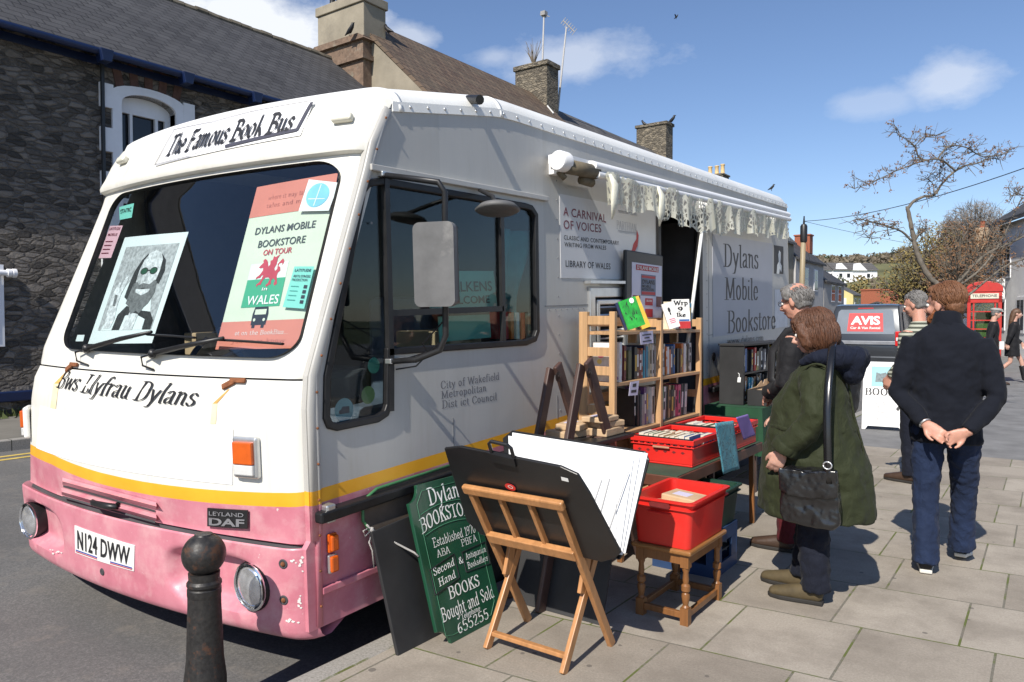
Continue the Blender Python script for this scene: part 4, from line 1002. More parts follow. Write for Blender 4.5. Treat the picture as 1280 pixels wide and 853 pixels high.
# --- stone building across the road
sb = empty('stone_building', (-13, 5, 0), 'dark rubble stone building with blue gutter, slate roof and white arched window', 'building')
def sbb(mb, *a, **k): k.setdefault('parent', sb); o = mb.build(*a, **k); o.location = -sb.location if k['parent'] is sb else (0, 0, 0); return o
XW = -13.0; q1, q2 = atX(139, 150, XW), atX(229, 150, XW); wy0, wy1 = q1.y, q2.y
zt = atX(172, 113, XW).z; zs_ = atX(139, 122, XW).z
wyc = (wy0+wy1)/2; hw = (wy1-wy0)/2
def arch(h, zb, zsp, rise, n=12): return [(wyc-h, zb), (wyc+h, zb)]+[(wyc+h*cos(pi*i/n), zsp+rise*sin(pi*i/n)) for i in range(n+1)]
hole = arch(hw-.16, 2.1, 5.25, .20)
mb = MB(); mb.prism([(-30, .0), (14.2, .0), (14.2, 5.95), (-30, 5.95)], (XW, 0, 0), (0, 1, 0), (0, 0, 1), (-.45, 0, 0), [hole]); mb.box((-21, -30, 0), (-20.6, 14.2, 5.9))
mb.box((-21, 14.0, 0), (XW-.46, 14.2, 5.9)); sbb(mb, 'wall', M_stone)
mb = MB(); mb.prism([(XW+.30, 5.86), (XW+.30, 5.98), (-16.5, 8.86), (-20.8, 5.4), (-20.8, 5.28), (-16.5, 8.74)], (0, -30, 0), (1, 0, 0), (0, 0, 1), (0, 44.25, 0)); rf = sbb(mb, 'roof', M_slate)
mb = MB(); rnd = random.Random(2)
for i in range(150): y = -30+i*.3; mb.tube([(-16.5, y, 8.83+rnd.uniform(-.01, .02)), (-16.5, y+.285, 8.83+rnd.uniform(-.01, .02))], .10, 8)
mb.build('ridge_tiles', mat('ridge_stone', (.14, .12, .09), .9, .4, 4), rf).location = (0, 0, 0)
mb = MB(); mb.tube([(XW+.36, -30, 5.86), (XW+.36, 14.2, 5.90)], .06, 10); mb.box((XW+.0, -30, 5.78), (XW+.04, 14.2, 5.9)); gt = sbb(mb, 'gutter', M_blue, smooth=True, ang=40, split=False)
for px in (130, 232, 318):
    p = atX(px, 60, XW+.36); mb = MB(); mb.prism([(-.11, 0), (.11, 0), (.07, -.2), (-.07, -.2)], (XW+.26, p.y, 5.93), (0, 1, 0), (0, 0, 1), (.22, 0, 0)); mb.build('gutter_bracket', M_blue, gt, bevel=.01)
yd = atX(130, 150, XW).y
mb = MB(); mb.tube([(XW+.07, yd-.05, 5.8), (XW+.07, yd-.05, .1)], .035, 8); mb.tube([(XW+.05, -6, 2.35), (XW+.05, 5.6, 2.42)], .012, 6); mb.box((XW+.01, yd+.05, 5.22), (XW+.22, yd+.3, 5.45)); sbb(mb, 'drainpipe', M_blackp, split=True)
ws = MB(); O = arch(hw, 2.0, 5.40, .18); I = hole
n = len(O); ws.add([(x, p[0], p[1]) for x, L in ((XW-.2, O), (XW+.05, O), (XW+.05, I), (XW-.2, I)) for p in L], [(k*n+i, k*n+(i+1) % n, ((k+1) % 4)*n+(i+1) % n, ((k+1) % 4)*n+i) for k in range(4) for i in range(n)])
wn = sbb(ws, 'window', M_winw); 
mb = MB()
for k in range(5):
    z = 5.10-k*.74
    mb.box((XW-.1, wy0-.20, z), (XW+.053, wy0+.02, z+.40)); mb.box((XW-.1, wy1-.02, z), (XW+.053, wy1+.20, z+.40))
mb.build('quoin', M_winw, wn, split=True)
mb = MB(); H = hw-.16; zq = 5.19
for y0_, y1_ in ((-H, -H+.10), (H-.10, H), (-H*.52, -H*.52+.05), (H*.42, H*.42+.05)): mb.box((XW-.22, wyc+y0_, 2.1), (XW-.16, wyc+y1_, zq+.02))
for z in (zq-.06, 3.55, 2.1): mb.box((XW-.221, wyc-H, z), (XW-.162, wyc+H, z+.09))
mb.prism(arch(H, zq+.03, 5.24, .20), (XW-.215, 0, 0), (0, 1, 0), (0, 0, 1), (.05, 0, 0)); mb.build('sash_frame', M_winw, wn)
mb = MB(); mb.box((XW-.30, wyc-H, 2.1), (XW-.24, wyc+H, zq+.01)); mb.build('pane', M_pane, wn)
mb = MB()
for k in range(11):
    t = (k-5)/5; c = Vector((XW+.012, wyc+t*hw*1.02, 5.40+.18*(1-t*t)+.19)); r_ = Vector((0, t*.25, 1)).normalized(); s_ = Vector((0, -r_.z, r_.y))
    if k % 2: mb.obox(c, (1, 0, 0), s_, r_, .012, .07, .20)
mb.build('arch_brick', mat('arch_brick', (.105, .055, .042), .9, .3, 10), wn, split=True)
y2 = atX(-30, 400, XW).y
mb = MB(); mb.box((XW-.1, y2-1.3, 1.1), (XW+.05, atX(4, 400, XW).y, 2.35)); w2 = sbb(mb, 'window', M_winw)
mb = MB(); mb.box((XW+.02, y2-1.2, 1.2), (XW+.06, atX(-6, 400, XW).y, 2.25)); mb.build('pane', M_pane, w2)
p = atX(20, 342, XW+.12); mb = MB(); mb.tube([(XW+.12, -6, p.z), (XW+.12, p.y-.02, p.z)], .045, 10); mb.lathe((XW+.12, p.y-.12, p.z), [(.065, 0), (.065, .05), (.05, .06), (.07, .07), (.07, .12), (0, .13)], 12, (0, 1, 0)); sbb(mb, 'white_pipe', M_winw, smooth=True, ang=40)
zb_ = atX(10, 503, XW+.1).z; za_ = atX(10, 490, XW+.1).z
mb = MB(); mb.box((XW-.05, -6, zb_), (XW+.10, 14.2, za_)); sbb(mb, 'blue_plinth_band', M_blue, bevel=.02)

# --- terrace running up the street beyond it
def house(label, X0, Xr, y0, y1, ze, zr, mwall, mroof, depth=None, front_win=(), name='terraced_house', over=.2):
    h = empty(name, (X0, (y0+y1)/2, 0), label, 'house'); L = -h.location; Xb = Xr-(X0-Xr)
    mb = MB(); mb.prism([(X0, 0), (X0, ze), (Xr, zr-.1), (Xb, ze), (Xb, 0)], (0, y0+.01, 0), (1, 0, 0), (0, 0, 1), (0, y1-y0-.02, 0)); mb.build('wall', mwall, h).location = L
    k = (zr-ze)/(Xr-X0)
    mb = MB(); o = over; mb.prism([(X0+o, ze-k*-o-.02), (X0+o, ze-k*-o+.10), (Xr, zr+.1), (Xb-o, ze+k*o+.10), (Xb-o, ze+k*o-.02), (Xr, zr-.02)], (0, y0, 0), (1, 0, 0), (0, 0, 1), (0, y1-y0, 0)); r = mb.build('roof', mroof, h); r.location = L
    for (ya, yb, za, zb) in front_win:
        mb = MB(); mb.box((X0-.02, ya, za), (X0+.04, yb, zb)); w = mb.build('window', M_winw, h); w.location = L
        mb = MB(); ym = (ya+yb)/2; zm = (za+zb)/2
        for a, b in ((ya+.08, ym-.03), (ym+.03, yb-.08)):
            for c, d in ((za+.08, zm-.03), (zm+.03, zb-.08)): mb.box((X0+.02, a, c), (X0+.046, b, d))
        mb.build('pane', M_pane, w)
    return h, r
def chimney(r, x0, x1, y0, y1, z0, z1, m, cap=.12, band=None, pots=(), mp=None):
    mb = MB(); mb.box((x0, y0, z0), (x1, y1, z1-cap)); mb.box((x0-.06, y0-.06, z1-cap), (x1+.06, y1+.06, z1)); c = mb.build('chimney', m, r, bevel=.02)
    for (x, y, h) in pots:
        mb = MB(); mb.lathe((x, y, z1), [(.12, 0), (.15, .05), (.12, .1), (.105, h-.1), (.14, h-.04), (.12, h), (.09, h), (.09, h-.1), (0, h-.1)], 14); mb.build('chimney_pot', mp or M_brick, c, smooth=True, ang=40)
    return c
h2, r2 = house('tall rendered house with brown tiled roof and big chimney behind the bus', -12.6, -16.0, 14.25, 23.4, 6.85, 10.0, M_render, M_btile, front_win=((16, 17.2, 4.2, 5.8), (20, 21.2, 4.2, 5.8)), over=.1)
cx0, cx1 = -17.1, -15.2; cb = atY(448, 47, 14.2).z
mb = MB(); mb.box((cx0-.05, 13.95, 7.0), (cx1+.05, 14.9, cb-.1)); mb.box((cx0-.14, 13.86, cb-.75), (cx1+.14, 14.98, cb-.62)); mb.prism([(0, 0), (1.02*1.9+.3, 0), (2.0, .16), (.2, .16)], (cx0-.16, 13.85, cb-.22), (1, 0, 0), (0, 0, 1), (0, 1.15, 0)); chm = mb.build('chimney', mat('chimney_brick', (.17, .115, .08), .9, .35, 9, dirt=(.24, .22, .17), dirt_amt=.9), r2)
mb = MB(); mb.box((cx0, 14.02, cb-.1), (cx1, 14.85, 10.15)); mb.box((cx0-.05, 13.97, 10.15), (cx1+.05, 14.9, 10.4)); mb.build('rendered_stack', M_render, chm, bevel=.02)
for x in (-16.9, -16.62, -15.9):
    mb = MB(); mb.lathe((x, 14.4, 10.38), [(.10, 0), (.12, .04), (.09, .1), (.08, .4), (.1, .45), (0, .45)], 12); mb.build('chimney_pot', M_blackp, chm, smooth=True)
mb = MB(); yy = [atX(x, 100, -15.0) for x in (428, 434, 440, 446, 452)]
for i in range(7): x = -16.9+i*.26; mb.box((x, 13.90, 8.50-i*.18), (x+.26, 13.945, 8.78-i*.18))
mb.build('lead_flashing', mat('flashing', (.55, .56, .58), .6, .2, 5), chm)
h3, r3 = house('house with grey slate roof behind the awning end of the bus', -12.6, -16.0, 23.45, 34.0, 6.6, 9.75, M_render, M_slate2, front_win=((26, 27.2, 4, 5.6), (30, 31.2, 4, 5.6)))
c2 = chimney(r3, -16.7, -15.25, 23.1, 23.9, 8, 11.15, M_rubchim, .18)
mb = MB(); mb.bar((-16, 23.46, 9.92), (-12.5, 23.46, 6.65), .16, .14, (0, 1, 0)); mb.build('pale_verge', mat('pale_mortar', (.42, .36, .26), .9, .2, 6), r3)
h4, r4 = house('house with slate roof and square chimney, behind the rear of the bus', -12.6, -16.0, 34.05, 46.0, 6.2, 9.5, M_render, M_slate2, front_win=((37, 38.2, 4, 5.6),))
chimney(r4, -16.9, -15.3, 33.7, 34.5, 8, 11.2, M_rubchim, .15)
cY = atX(895, 212, -16); chimney(r4, -16.6, -15.4, cY.y-.5, cY.y+.5, 8, cY.z-.35, M_rubchim, .1, None, ((-16.35, cY.y, .55), (-15.95, cY.y, .55), (-15.6, cY.y, .6)), mat('buff_pot', (.62, .45, .22), .8, .15, 8))
h5, r5 = house('grey terraced house with red brick chimneys beyond the rear of the bus', -12.5, -15.8, 46.1, 52.8, 5.3, 8.0, mat('pale_grey_render', (.44, .43, .42), .9, .1, 2), M_slate, front_win=((48, 48.9, 3.4, 4.8), (50.3, 51.2, 3.4, 4.8), (48, 48.9, .9, 2.2), (50.3, 51.2, .9, 2.2)))
chimney(r5, -14.6, -13.4, 46.3, 47.3, 6, 7.15, M_brick, .1); chimney(r5, -14.2, -13.2, 52.0, 52.8, 6, 7.3, M_brick, .1, None, ((-13.7, 52.4, .5),))
h6, r6 = house('lower grey terraced house, next along past the brick chimneys', -12.5, -15.5, 53.0, 59.0, 4.2, 6.3, mat('mid_grey_render', (.36, .35, .34), .9, .1, 2), M_slate, front_win=((55, 56, 2.8, 4), (57, 58, 2.8, 4)))
hy = atT(1040, 365, 86)
h7, r7 = house('small pale yellow house with grey roof beyond the van', hy.x+2.6, hy.x-.6, hy.y-1.6, hy.y+3, 4.4, 6.2, mat('yellow_render', (.60, .50, .22), .9, .1, 2), M_slate2, front_win=((hy.y-.8, hy.y, 3.0, 4.0), (hy.y+1.4, hy.y+2.2, 3.0, 4.0)), name='small_house')
mb = MB(); mb.box((hy.x-.1, hy.y-1.66, 3.2), (hy.x+.5, hy.y-1.6, 4.0)); mb.box((hy.x+1.3, hy.y-1.66, 3.2), (hy.x+1.9, hy.y-1.6, 4.0)); w = mb.build('window', M_winw, h7, split=True)
for o in [c for c in h7.children if c.name.startswith('window')][-2:]: o.location = -h7.location
q = atT(1102, 372, 60); h8, r8 = house('low house roof with two red brick chimneys behind the van', q.x+2.6, q.x, q.y-2, q.y+6, 2.0, 2.9, M_lime, M_slate, name='low_house')
for px in (1091, 1116):
    a = atY(px, 365, q.y-.5); chimney(r8, a.x-.75, a.x+.75, q.y-1.2, q.y-.2, 1, a.z+.2, M_brick, .12)
for (px, py, w, lab) in ((1046, 345, 4.2, 'small white house on the hillside, left of the wider white one'), (1069, 343, 6.0, 'wider white house among dark trees on the hillside')):
    a = atT(px, py, 190); zb_ = atT(px, 352, 190).z
    hh = empty('hill_house', (a.x, a.y, zb_), lab, 'house', (0, 0, YAW+.1)); zz = 3.0
    mb = MB(); mb.box((-w, 0, -3), (w, 6, zz)); mb.prism([(-1, zz-.2), (3, zz-.2), (1, zz+1.7)], (0, -.5, 0), (1, 0, 0), (0, 0, 1), (0, 3, 0)); mb.build('wall', M_lime, hh)
    mb = MB(); mb.prism([(-.5, zz-.1), (3, zz+2.0), (6.5, zz-.1)], (-w-.2, 0, 0), (0, 1, 0), (0, 0, 1), (2*w+.4, 0, 0)); mb.build('roof', M_slate2, hh)
    mb = MB()
    for x in (-.65*w, -.3*w, .6*w): mb.box((x-.4, -.05, 1.0), (x+.4, .02, 2.0))
    mb.build('window', M_pane, hh, split=True)
# white building on the right, facing up the street
A = Vector((3.74, 22.7, 0)); Bq = Vector((-1.86, 37.7, 0)); d = (Bq-A).normalized(); nrm = Vector((d.y, -d.x, 0))     # nrm points behind the facade
wb = empty('white_building', (0, 30, 0), 'white rendered building with dark eaves and sash windows on the right of the street', 'building'); L = -wb.location
L_ = (Bq-A).length
mb = MB(); mb.prism([(0, -.1), (L_, -.1), (L_, 5.5), (0, 5.5)], A, d, (0, 0, 1), nrm*7); o = mb.build('wall', M_lime, wb); o.location = L
mb = MB(); mb.prism([(-.35, 5.42), (-.35, 5.6), (3.6, 8.2), (7.6, 5.6), (7.6, 5.42), (3.6, 8.0)], A-d*.2, nrm, (0, 0, 1), d*(L_+.4)); r = mb.build('roof', M_slate, wb); r.location = L
ec = (A+d*(L_-8.2)+nrm*2.0); mb = MB(); mb.obox(ec+Vector((0, 0, 7.6)), d, nrm, (0, 0, 1), .5, .4, .9); mb.build('chimney', M_brick, r)
def wbp(px, py):                                 # point of that facade
    r_ = ray(px, py); t = (A.dot(nrm))/(r_.dot(nrm)); return Vector((0, 0, CAMH))+r_*t
for px, py, hh_ in ((1259, 326, .62), (1252, 394, .55), (1276, 394, .62), (1231, 330, .5)):
    c = wbp(px, py); mb = MB(); mb.obox(c, d, nrm, (0, 0, 1), .42, .03, hh_+.1); w = mb.build('window', M_winw, wb); w.location = L
    mb = MB()
    for i in (-1, 1):
        for j in (-1, 1): mb.obox(c+d*(.18*i)+Vector((0, 0, (hh_/2)*j))-nrm*.02, d, nrm, (0, 0, 1), .15, .015, hh_/2-.03)
    mb.build('pane', M_pane, w)
c = wbp(1254, 340); mb = MB(); mb.tube([Vector((c.x, c.y, 5.4))-nrm*.1, Vector((c.x, c.y, 0))-nrm*.1], .06, 8); o = mb.build('drainpipe', M_blackp, wb); o.location = L
# hanging sign on a bracket
c = wbp(1263, 345); hs = empty('hanging_sign', c, 'small white sign hanging from a black bracket on the white building', 'sign')
zt_ = 0
mb = MB(); mb.bar((0, 0, .0), -nrm*1.05+Vector((0, 0, .0)), .04, .04); mb.bar(Vector((0, 0, .62)), -nrm*.02, .04, .04); mb.bar(Vector((0, 0, .6)), -nrm*.8+Vector((0, 0, .02)), .03, .03); mb.build('bracket', M_blackp, hs)
mb = MB(); mb.obox(-nrm*.62+Vector((0, 0, -.52)), nrm, d, (0, 0, 1), .42, .03, .42); b_ = mb.build('sign_panel', M_paperw, hs)
mb = MB()
for k in range(3): mb.obox(-nrm*.62+Vector((0, 0, -.36-.16*k))-d*.033*1, nrm, d, (0, 0, 1), .24-.04*k, .002, .025)
mb.build('sign_line', M_grt, b_, split=True)
wb2 = empty('white_cottage', (-2.8, 44, 0), 'lower white cottage behind the bare tree with red chimney pot', 'house'); L2 = -wb2.location
mb = MB(); A2 = Bq+d*.05; d2 = Vector((-.2, .98, 0)); n2 = Vector((.98, .2, 0)); mb.prism([(0, -.1), (13, -.1), (13, 4.4), (0, 4.4)], A2, d2, (0, 0, 1), n2*6); mb.build('wall', M_lime, wb2).location = L2
mb = MB(); mb.prism([(-.3, 4.3), (-.3, 4.46), (3, 6.2), (6.3, 4.46), (6.3, 4.3), (3, 6.0)], A2, n2, (0, 0, 1), d2*13.2); r = mb.build('roof', M_slate2, wb2); r.location = L2
c = atT(1228, 291, 40); mb = MB(); mb.box((c.x-.32, c.y-.3, 4.5), (c.x+.32, c.y+.3, c.z+.25)); cc = mb.build('chimney', mat('buff_stone', (.36, .27, .18), .9, .2, 9), r)
mb = MB(); mb.lathe((c.x, c.y, c.z+.25), [(.14, 0), (.12, .3), (.15, .36), (0, .36)], 12); mb.build('chimney_pot', M_brick, cc)
# --- hill
def hill_h(x, y):
    dx, dy = x+62, y-250; d_ = sqrt((dx/150)**2+(dy/75)**2)
    return max(-.2, 18.5*smooth01(1.25-d_)+1.2*sin(x*.05)*sin(y*.04)-.6)
mb = MB(); mb.grid(lambda a, b: Vector((-300+460*a, 95+330*b, hill_h(-300+460*a, 95+330*b))), 80, 60)
tag(mb.build('hill', mat('hillside', (.115, .115, .05), .95, .45, .12, dirt=(.17, .14, .08), dirt_amt=.6), smooth=True), kind='structure')
# ================================================================= TREES, POLE, STREET FURNITURE
M_bark = mat('grey_bark', (.14, .12, .095), .9, .35, 14, bump=.5, bscale=40)
M_twig = mat('twig', (.15, .12, .085), .9, .3, 10)
def leafmat(name, c1, c2):
    g = NG(name); n = g.noise(1.7, 5, .65); oi = g.N.new('ShaderNodeNewGeometry')
    f = g.math('ADD', g.math('MULTIPLY', n.outputs['Fac'], .6), g.math('MULTIPLY', oi.outputs['Random Per Island'], .5))
    g.col(g.ramp(f, ((.3, c1), (.8, c2)))); g.p(Roughness=.7); g.b.inputs['Transmission Weight'].default_value = 0; return g.m
LM = {'olive': leafmat('olive_leaf', (.11, .085, .026), (.25, .19, .06)), 'russet': leafmat('russet_leaf', (.12, .060, .030), (.24, .13, .06)),
      'green': leafmat('green_leaf', (.03, .045, .015), (.09, .10, .035)), 'dark': leafmat('dark_needle', (.012, .020, .012), (.04, .055, .028)),
      'grey': leafmat('grey_twig', (.13, .105, .085), (.23, .20, .165)), 'brown': leafmat('brown_twig', (.09, .07, .045), (.17, .14, .095))}
def leaves(mb, c, rad, n, size, rnd, shell=.35, elong=1.0, wide=.55):
    for i in range(n):
        while True:
            v = Vector((rnd.uniform(-1, 1), rnd.uniform(-1, 1), rnd.uniform(-1, 1)))
            if shell < v.length <= 1: break
        p = Vector(c)+Vector((v.x*rad[0], v.y*rad[1], v.z*rad[2])); s = size*rnd.uniform(.5, 1.4)
        a = Vector((rnd.gauss(0, 1), rnd.gauss(0, 1), rnd.gauss(0, 1))).normalized(); b = a.orthogonal().normalized()
        mb.add([p-a*s*elong, p+b*s*wide, p+a*s*elong, p-b*s*wide], [(0, 1, 2, 3)])
def tree(name, label, base, h, crowns, nl, size, lm, cat='tree', group=None, tw=60, seed=1, trunk=.18, elong=1.0, bark=None, wide=.55):
    rnd = random.Random(seed); t = empty(name, base, label, cat, group=group); B = Vector((0, 0, 0))
    mb = MB(); top = Vector((rnd.uniform(-.2, .2), rnd.uniform(-.2, .2), h*.62)); fork = top*.4+Vector((.1, 0, 0))
    mb.tube([B-Vector((0, 0, .3)), fork, top], [trunk, trunk*.75, trunk*.3], 8)
    vol = sum(r[0]*r[1]*r[2] for c, r in crowns)
    for c, r in crowns:
        c = Vector(c); mb.tube([fork, (fork+c)/2+Vector((rnd.uniform(-.2, .2), 0, .2)), c], [trunk*.5, trunk*.35, trunk*.1], 6)
        for i in range(max(3, int(tw*r[0]*r[1]*r[2]/vol))):
            v = Vector((rnd.gauss(0, 1), rnd.gauss(0, 1), rnd.gauss(.4, 1))).normalized(); e = c+Vector((v.x*r[0], v.y*r[1], v.z*r[2]))*rnd.uniform(.7, 1.12)
            s_ = fork.lerp(c, rnd.uniform(.3, 1.0)); m_ = (s_+e)/2+Vector((rnd.uniform(-.15, .15), rnd.uniform(-.15, .15), rnd.uniform(0, .25)))
            mb.tube([s_, m_, e], [trunk*.14, trunk*.09, trunk*.03], 4, caps=False)
    mb.build('trunk', bark or M_bark, t, smooth=True)
    mb = MB()
    for c, r in crowns: leaves(mb, c, r, int(nl*r[0]*r[1]*r[2]/vol), size, rnd, .25, elong, wide)
    mb.build('crown', lm, t); return t
def at_base(px, t, z=0.0):
    p = atT(px, 400, t); return Vector((p.x, p.y, z))
def blobs(base, pxs, t):                          # crown lumps given as (px, py, width px, height px) at distance t
    out = []
    for i, (x, y, w, h) in enumerate(pxs):
        p = atT(x, y, t+((i*37) % 5-2)*.35); k = t/FPX; out.append((tuple(p-base), (w*k/2, w*k/2, h*k/2)))
    return out
b = at_base(1150, 33); tree('bushy_tree', 'olive green spring bush left of the russet one beyond the van', b, 4.5, blobs(b, [(1150, 338, 70, 84), (1122, 362, 50, 60), (1172, 312, 64, 70), (1140, 385, 60, 44), (1165, 370, 56, 60)], 33), 4600, .075, LM['olive'], 'bush', tw=420, seed=3, wide=.36)
b = at_base(1192, 30); tree('bushy_tree', 'russet brown bush behind the twisted bare tree', b, 4.5, blobs(b, [(1195, 345, 76, 84), (1226, 330, 62, 80), (1180, 380, 60, 44), (1210, 372, 64, 64), (1200, 302, 64, 60), (1240, 300, 46, 50)], 30), 4400, .062, LM['russet'], 'bush', tw=620, seed=4, wide=.34)
b = at_base(1222, 52); tree('bare_tree', 'grey leafless tree with fine twigs rising behind the russet bush', b, 8, blobs(b, [(1218, 285, 72, 66), (1240, 300, 50, 56), (1195, 298, 50, 50), (1222, 318, 80, 50)], 52), 5200, .10, LM['grey'], tw=700, seed=6, elong=4.5, trunk=.20, wide=.16)
# the twisted bare tree in front
TT = 11.5; rnd = random.Random(11)
tb = at_base(1192, TT); tw_ = empty('twisted_tree', tb, 'twisted nearly leafless tree with one crooked branch reaching over the phone box', 'tree')
def P3(x, y, dz=0): return atT(x, y, TT+dz)-tb
mb = MB(); ml = MB()
def limb(pts, r0, r1, dz=0.0, twigs=0, leaf=0, ddz=.0):
    Q = []
    for i, (x, y) in enumerate(pts): Q.append((P3(x, y, dz+ddz*i), r0+(r1-r0)*i/(len(pts)-1)))
    S = []
    for i in range(len(Q)-1):
        p0, p1, p2, p3 = [Q[max(0, min(len(Q)-1, i+k))][0] for k in (-1, 0, 1, 2)]
        for j in range(4):
            t = j/4; v = .5*((2*p1)+(p2-p0)*t+(2*p0-5*p1+4*p2-p3)*t*t+(3*p1-p0-3*p2+p3)*t**3)
            S.append((v+Vector((rnd.gauss(0, 1), rnd.gauss(0, 1), rnd.gauss(0, 1)))*r0*.07, Q[i][1]+(Q[i+1][1]-Q[i][1])*t))
    S.append(Q[-1]); mb.tube([s[0] for s in S], [s[1]*.82*rnd.uniform(.88, 1.12) for s in S], 7)
    for i in range(int(twigs*1.9)):
        a = S[rnd.randrange(len(S)//5, len(S))][0]; d_ = Vector((rnd.gauss(0, 1), rnd.gauss(0, 1), rnd.gauss(.25, .8))).normalized()*rnd.uniform(.08, .30)
        e = a+d_; m_ = a+d_*.5+Vector((rnd.gauss(0, .02), rnd.gauss(0, .02), rnd.gauss(0, .03))); mb.tube([a, m_, e], [.006, .0045, .002], 4, caps=False)
        for k in range(rnd.randint(0, 2)):
            f = m_+Vector((rnd.gauss(0, .07), rnd.gauss(0, .07), rnd.gauss(.02, .06))); mb.tube([m_, f], [.0035, .0015], 3, caps=False)
            if rnd.random() < leaf*.55: leaves(ml, f, (.035, .035, .03), 5, .016, rnd, 0)
        if rnd.random() < leaf*.55: leaves(ml, e, (.045, .045, .035), 8, .017, rnd, 0)
limb([(1192, 520), (1192, 470), (1190, 430), (1178, 366), (1160, 345), (1148, 322), (1142, 300), (1138, 278), (1134, 258)], .068, .034)
limb([(1142, 300), (1150, 292), (1158, 285)], .03, .012, 0, 8, .8)
limb([(1134, 262), (1142, 252), (1154, 246), (1167, 244), (1176, 232), (1186, 221), (1194, 214), (1204, 208), (1222, 204), (1238, 198), (1250, 200)], .032, .008, 0, 26, .8, .05)
limb([(1194, 214), (1184, 205), (1172, 199), (1152, 202), (1138, 207), (1120, 214), (1104, 222), (1086, 230), (1068, 236)], .019, .004, 0, 34, .75, -.07)
limb([(1158, 201), (1148, 196), (1144, 184), (1134, 175), (1122, 168), (1121, 160)], .018, .004, -.1, 14, .6, -.05)
limb([(1144, 182), (1152, 174), (1162, 171), (1170, 170)], .010, .003, -.2, 10, .6)
limb([(1172, 199), (1180, 188), (1190, 182), (1206, 184), (1220, 192), (1230, 196), (1252, 194), (1262, 188)], .016, .004, .1, 30, .8, .06)
limb([(1168, 243), (1166, 230), (1160, 222), (1172, 214), (1180, 208)], .010, .003, .1, 14, .6)
limb([(1140, 302), (1128, 290), (1112, 284), (1098, 280), (1084, 276), (1072, 274), (1062, 278)], .022, .005, 0, 18, .8, -.05)
limb([(1084, 277), (1078, 286), (1084, 296), (1090, 298)], .008, .003, -.3, 8, .6)
limb([(1184, 372), (1196, 355), (1212, 338), (1228, 322), (1244, 312), (1262, 304), (1284, 294), (1310, 280)], .036, .014, 0, 26, .5, -.10)
limb([(1190, 362), (1206, 352), (1222, 340), (1238, 322), (1252, 300), (1262, 280), (1276, 250)], .024, .01, .2, 22, .6, .10)
limb([(1196, 380), (1222, 360), (1240, 345), (1262, 330), (1290, 322)], .024, .012, .4, 18, .5, .1)
limb([(1262, 246), (1272, 244), (1284, 246)], .008, .003, .4, 12, .9)
mb.build('trunk', M_bark, tw_, smooth=True); ml.build('crown', LM['russet'], tw_)
# hillside trees
rnd = random.Random(21)
sp_ = [(1022, 352, 'brown'), (1016, 338, 'brown'), (1030, 345, 'green'), (1052, 328, 'dark'), (1058, 332, 'dark'), (1084, 330, 'dark'), (1092, 326, 'dark'), (1100, 335, 'green'), (1108, 326, 'brown'), (1116, 320, 'dark'),
       (1124, 322, 'brown'), (1132, 318, 'brown'), (1072, 332, 'brown'), (1040, 340, 'brown'), (1098, 350, 'olive'), (1110, 345, 'brown'), (1122, 342, 'olive'), (1142, 318, 'brown'), (1012, 360, 'green'), (1026, 362, 'olive'), (1048, 362, 'green'), (1078, 362, 'olive'), (1094, 362, 'brown'), (1108, 362, 'green')]
KL = {'brown': 'bare brown tree', 'green': 'rounded green tree', 'dark': 'tall dark conifer', 'olive': 'pale olive bush'}
seen = {}
for i, (px, py, k) in enumerate(sp_):
    t = 235 if py < 356 else 150; p = atT(px, py, t); zb = hill_h(p.x, p.y)-.6 if py < 356 else hill_h(p.x, p.y)-.5
    b = Vector((p.x, p.y, zb)); h = max(4.6 if py < 356 else 3.0, p.z-zb+2.5); w = (.34 if k == 'dark' else .8)*min(h, 6)
    seen[k] = seen.get(k, 0)+1; nth = ['first', 'second', 'third', 'fourth', 'fifth', 'sixth', 'seventh', 'eighth', 'ninth', 'tenth'][sum(1 for q in sp_ if q[2] == k and (q[0], q[1]) < (px, py))]
    cr = [((0, 0, h*.62), (w*.55, w*.55, h*.42))]+[((rnd.uniform(-.4, .4)*w, rnd.uniform(-.3, .3)*w, h*rnd.uniform(.4, .85)), (w*.38, w*.38, h*.2)) for j in range(3)]
    if k == 'dark': cr = [((0, 0, h*(.25+.2*j)), (w*(.75-.17*j),)*2+(h*.17,)) for j in range(4)]
    tree('hill_tree', f'{KL[k]} on the far hillside, {nth} of its kind from the left', b, h, cr, 520, .34 if k != 'dark' else .30, LM[k], 'tree', 'trees on the far hillside', 16, 50+i, .2, 1.6 if k == 'brown' else 1)
rnd = random.Random(8); mb = MB()
for i in range(2600):
    px = rnd.uniform(985, 1250); t = rnd.uniform(205, 300); p = atT(px, 370, t); z = hill_h(p.x, p.y)
    if z < 6: continue
    leaves(mb, (p.x, p.y, z+rnd.uniform(.2, 2.2)), (1.6, 1.6, 1.3), 3, .6, rnd, 0)
tag(mb.build('far_woodland', LM['brown']), 'hazy brown woodland covering the top of the far hill', 'woodland', kind='stuff')
rnd = random.Random(9); mb = MB()
for i in range(1500):
    px = rnd.uniform(1010, 1200); t = rnd.uniform(90, 175); p = atT(px, 380, t); z = hill_h(p.x, p.y)
    leaves(mb, (p.x, p.y, z+.5+rnd.random()*1.4), (1.1, 1.1, .8), 3, .35, rnd, 0)
tag(mb.build('scrub', LM['green']), 'low scrub covering the slope below the white hill houses', 'scrub', kind='stuff')
rnd = random.Random(10); mb = MB()
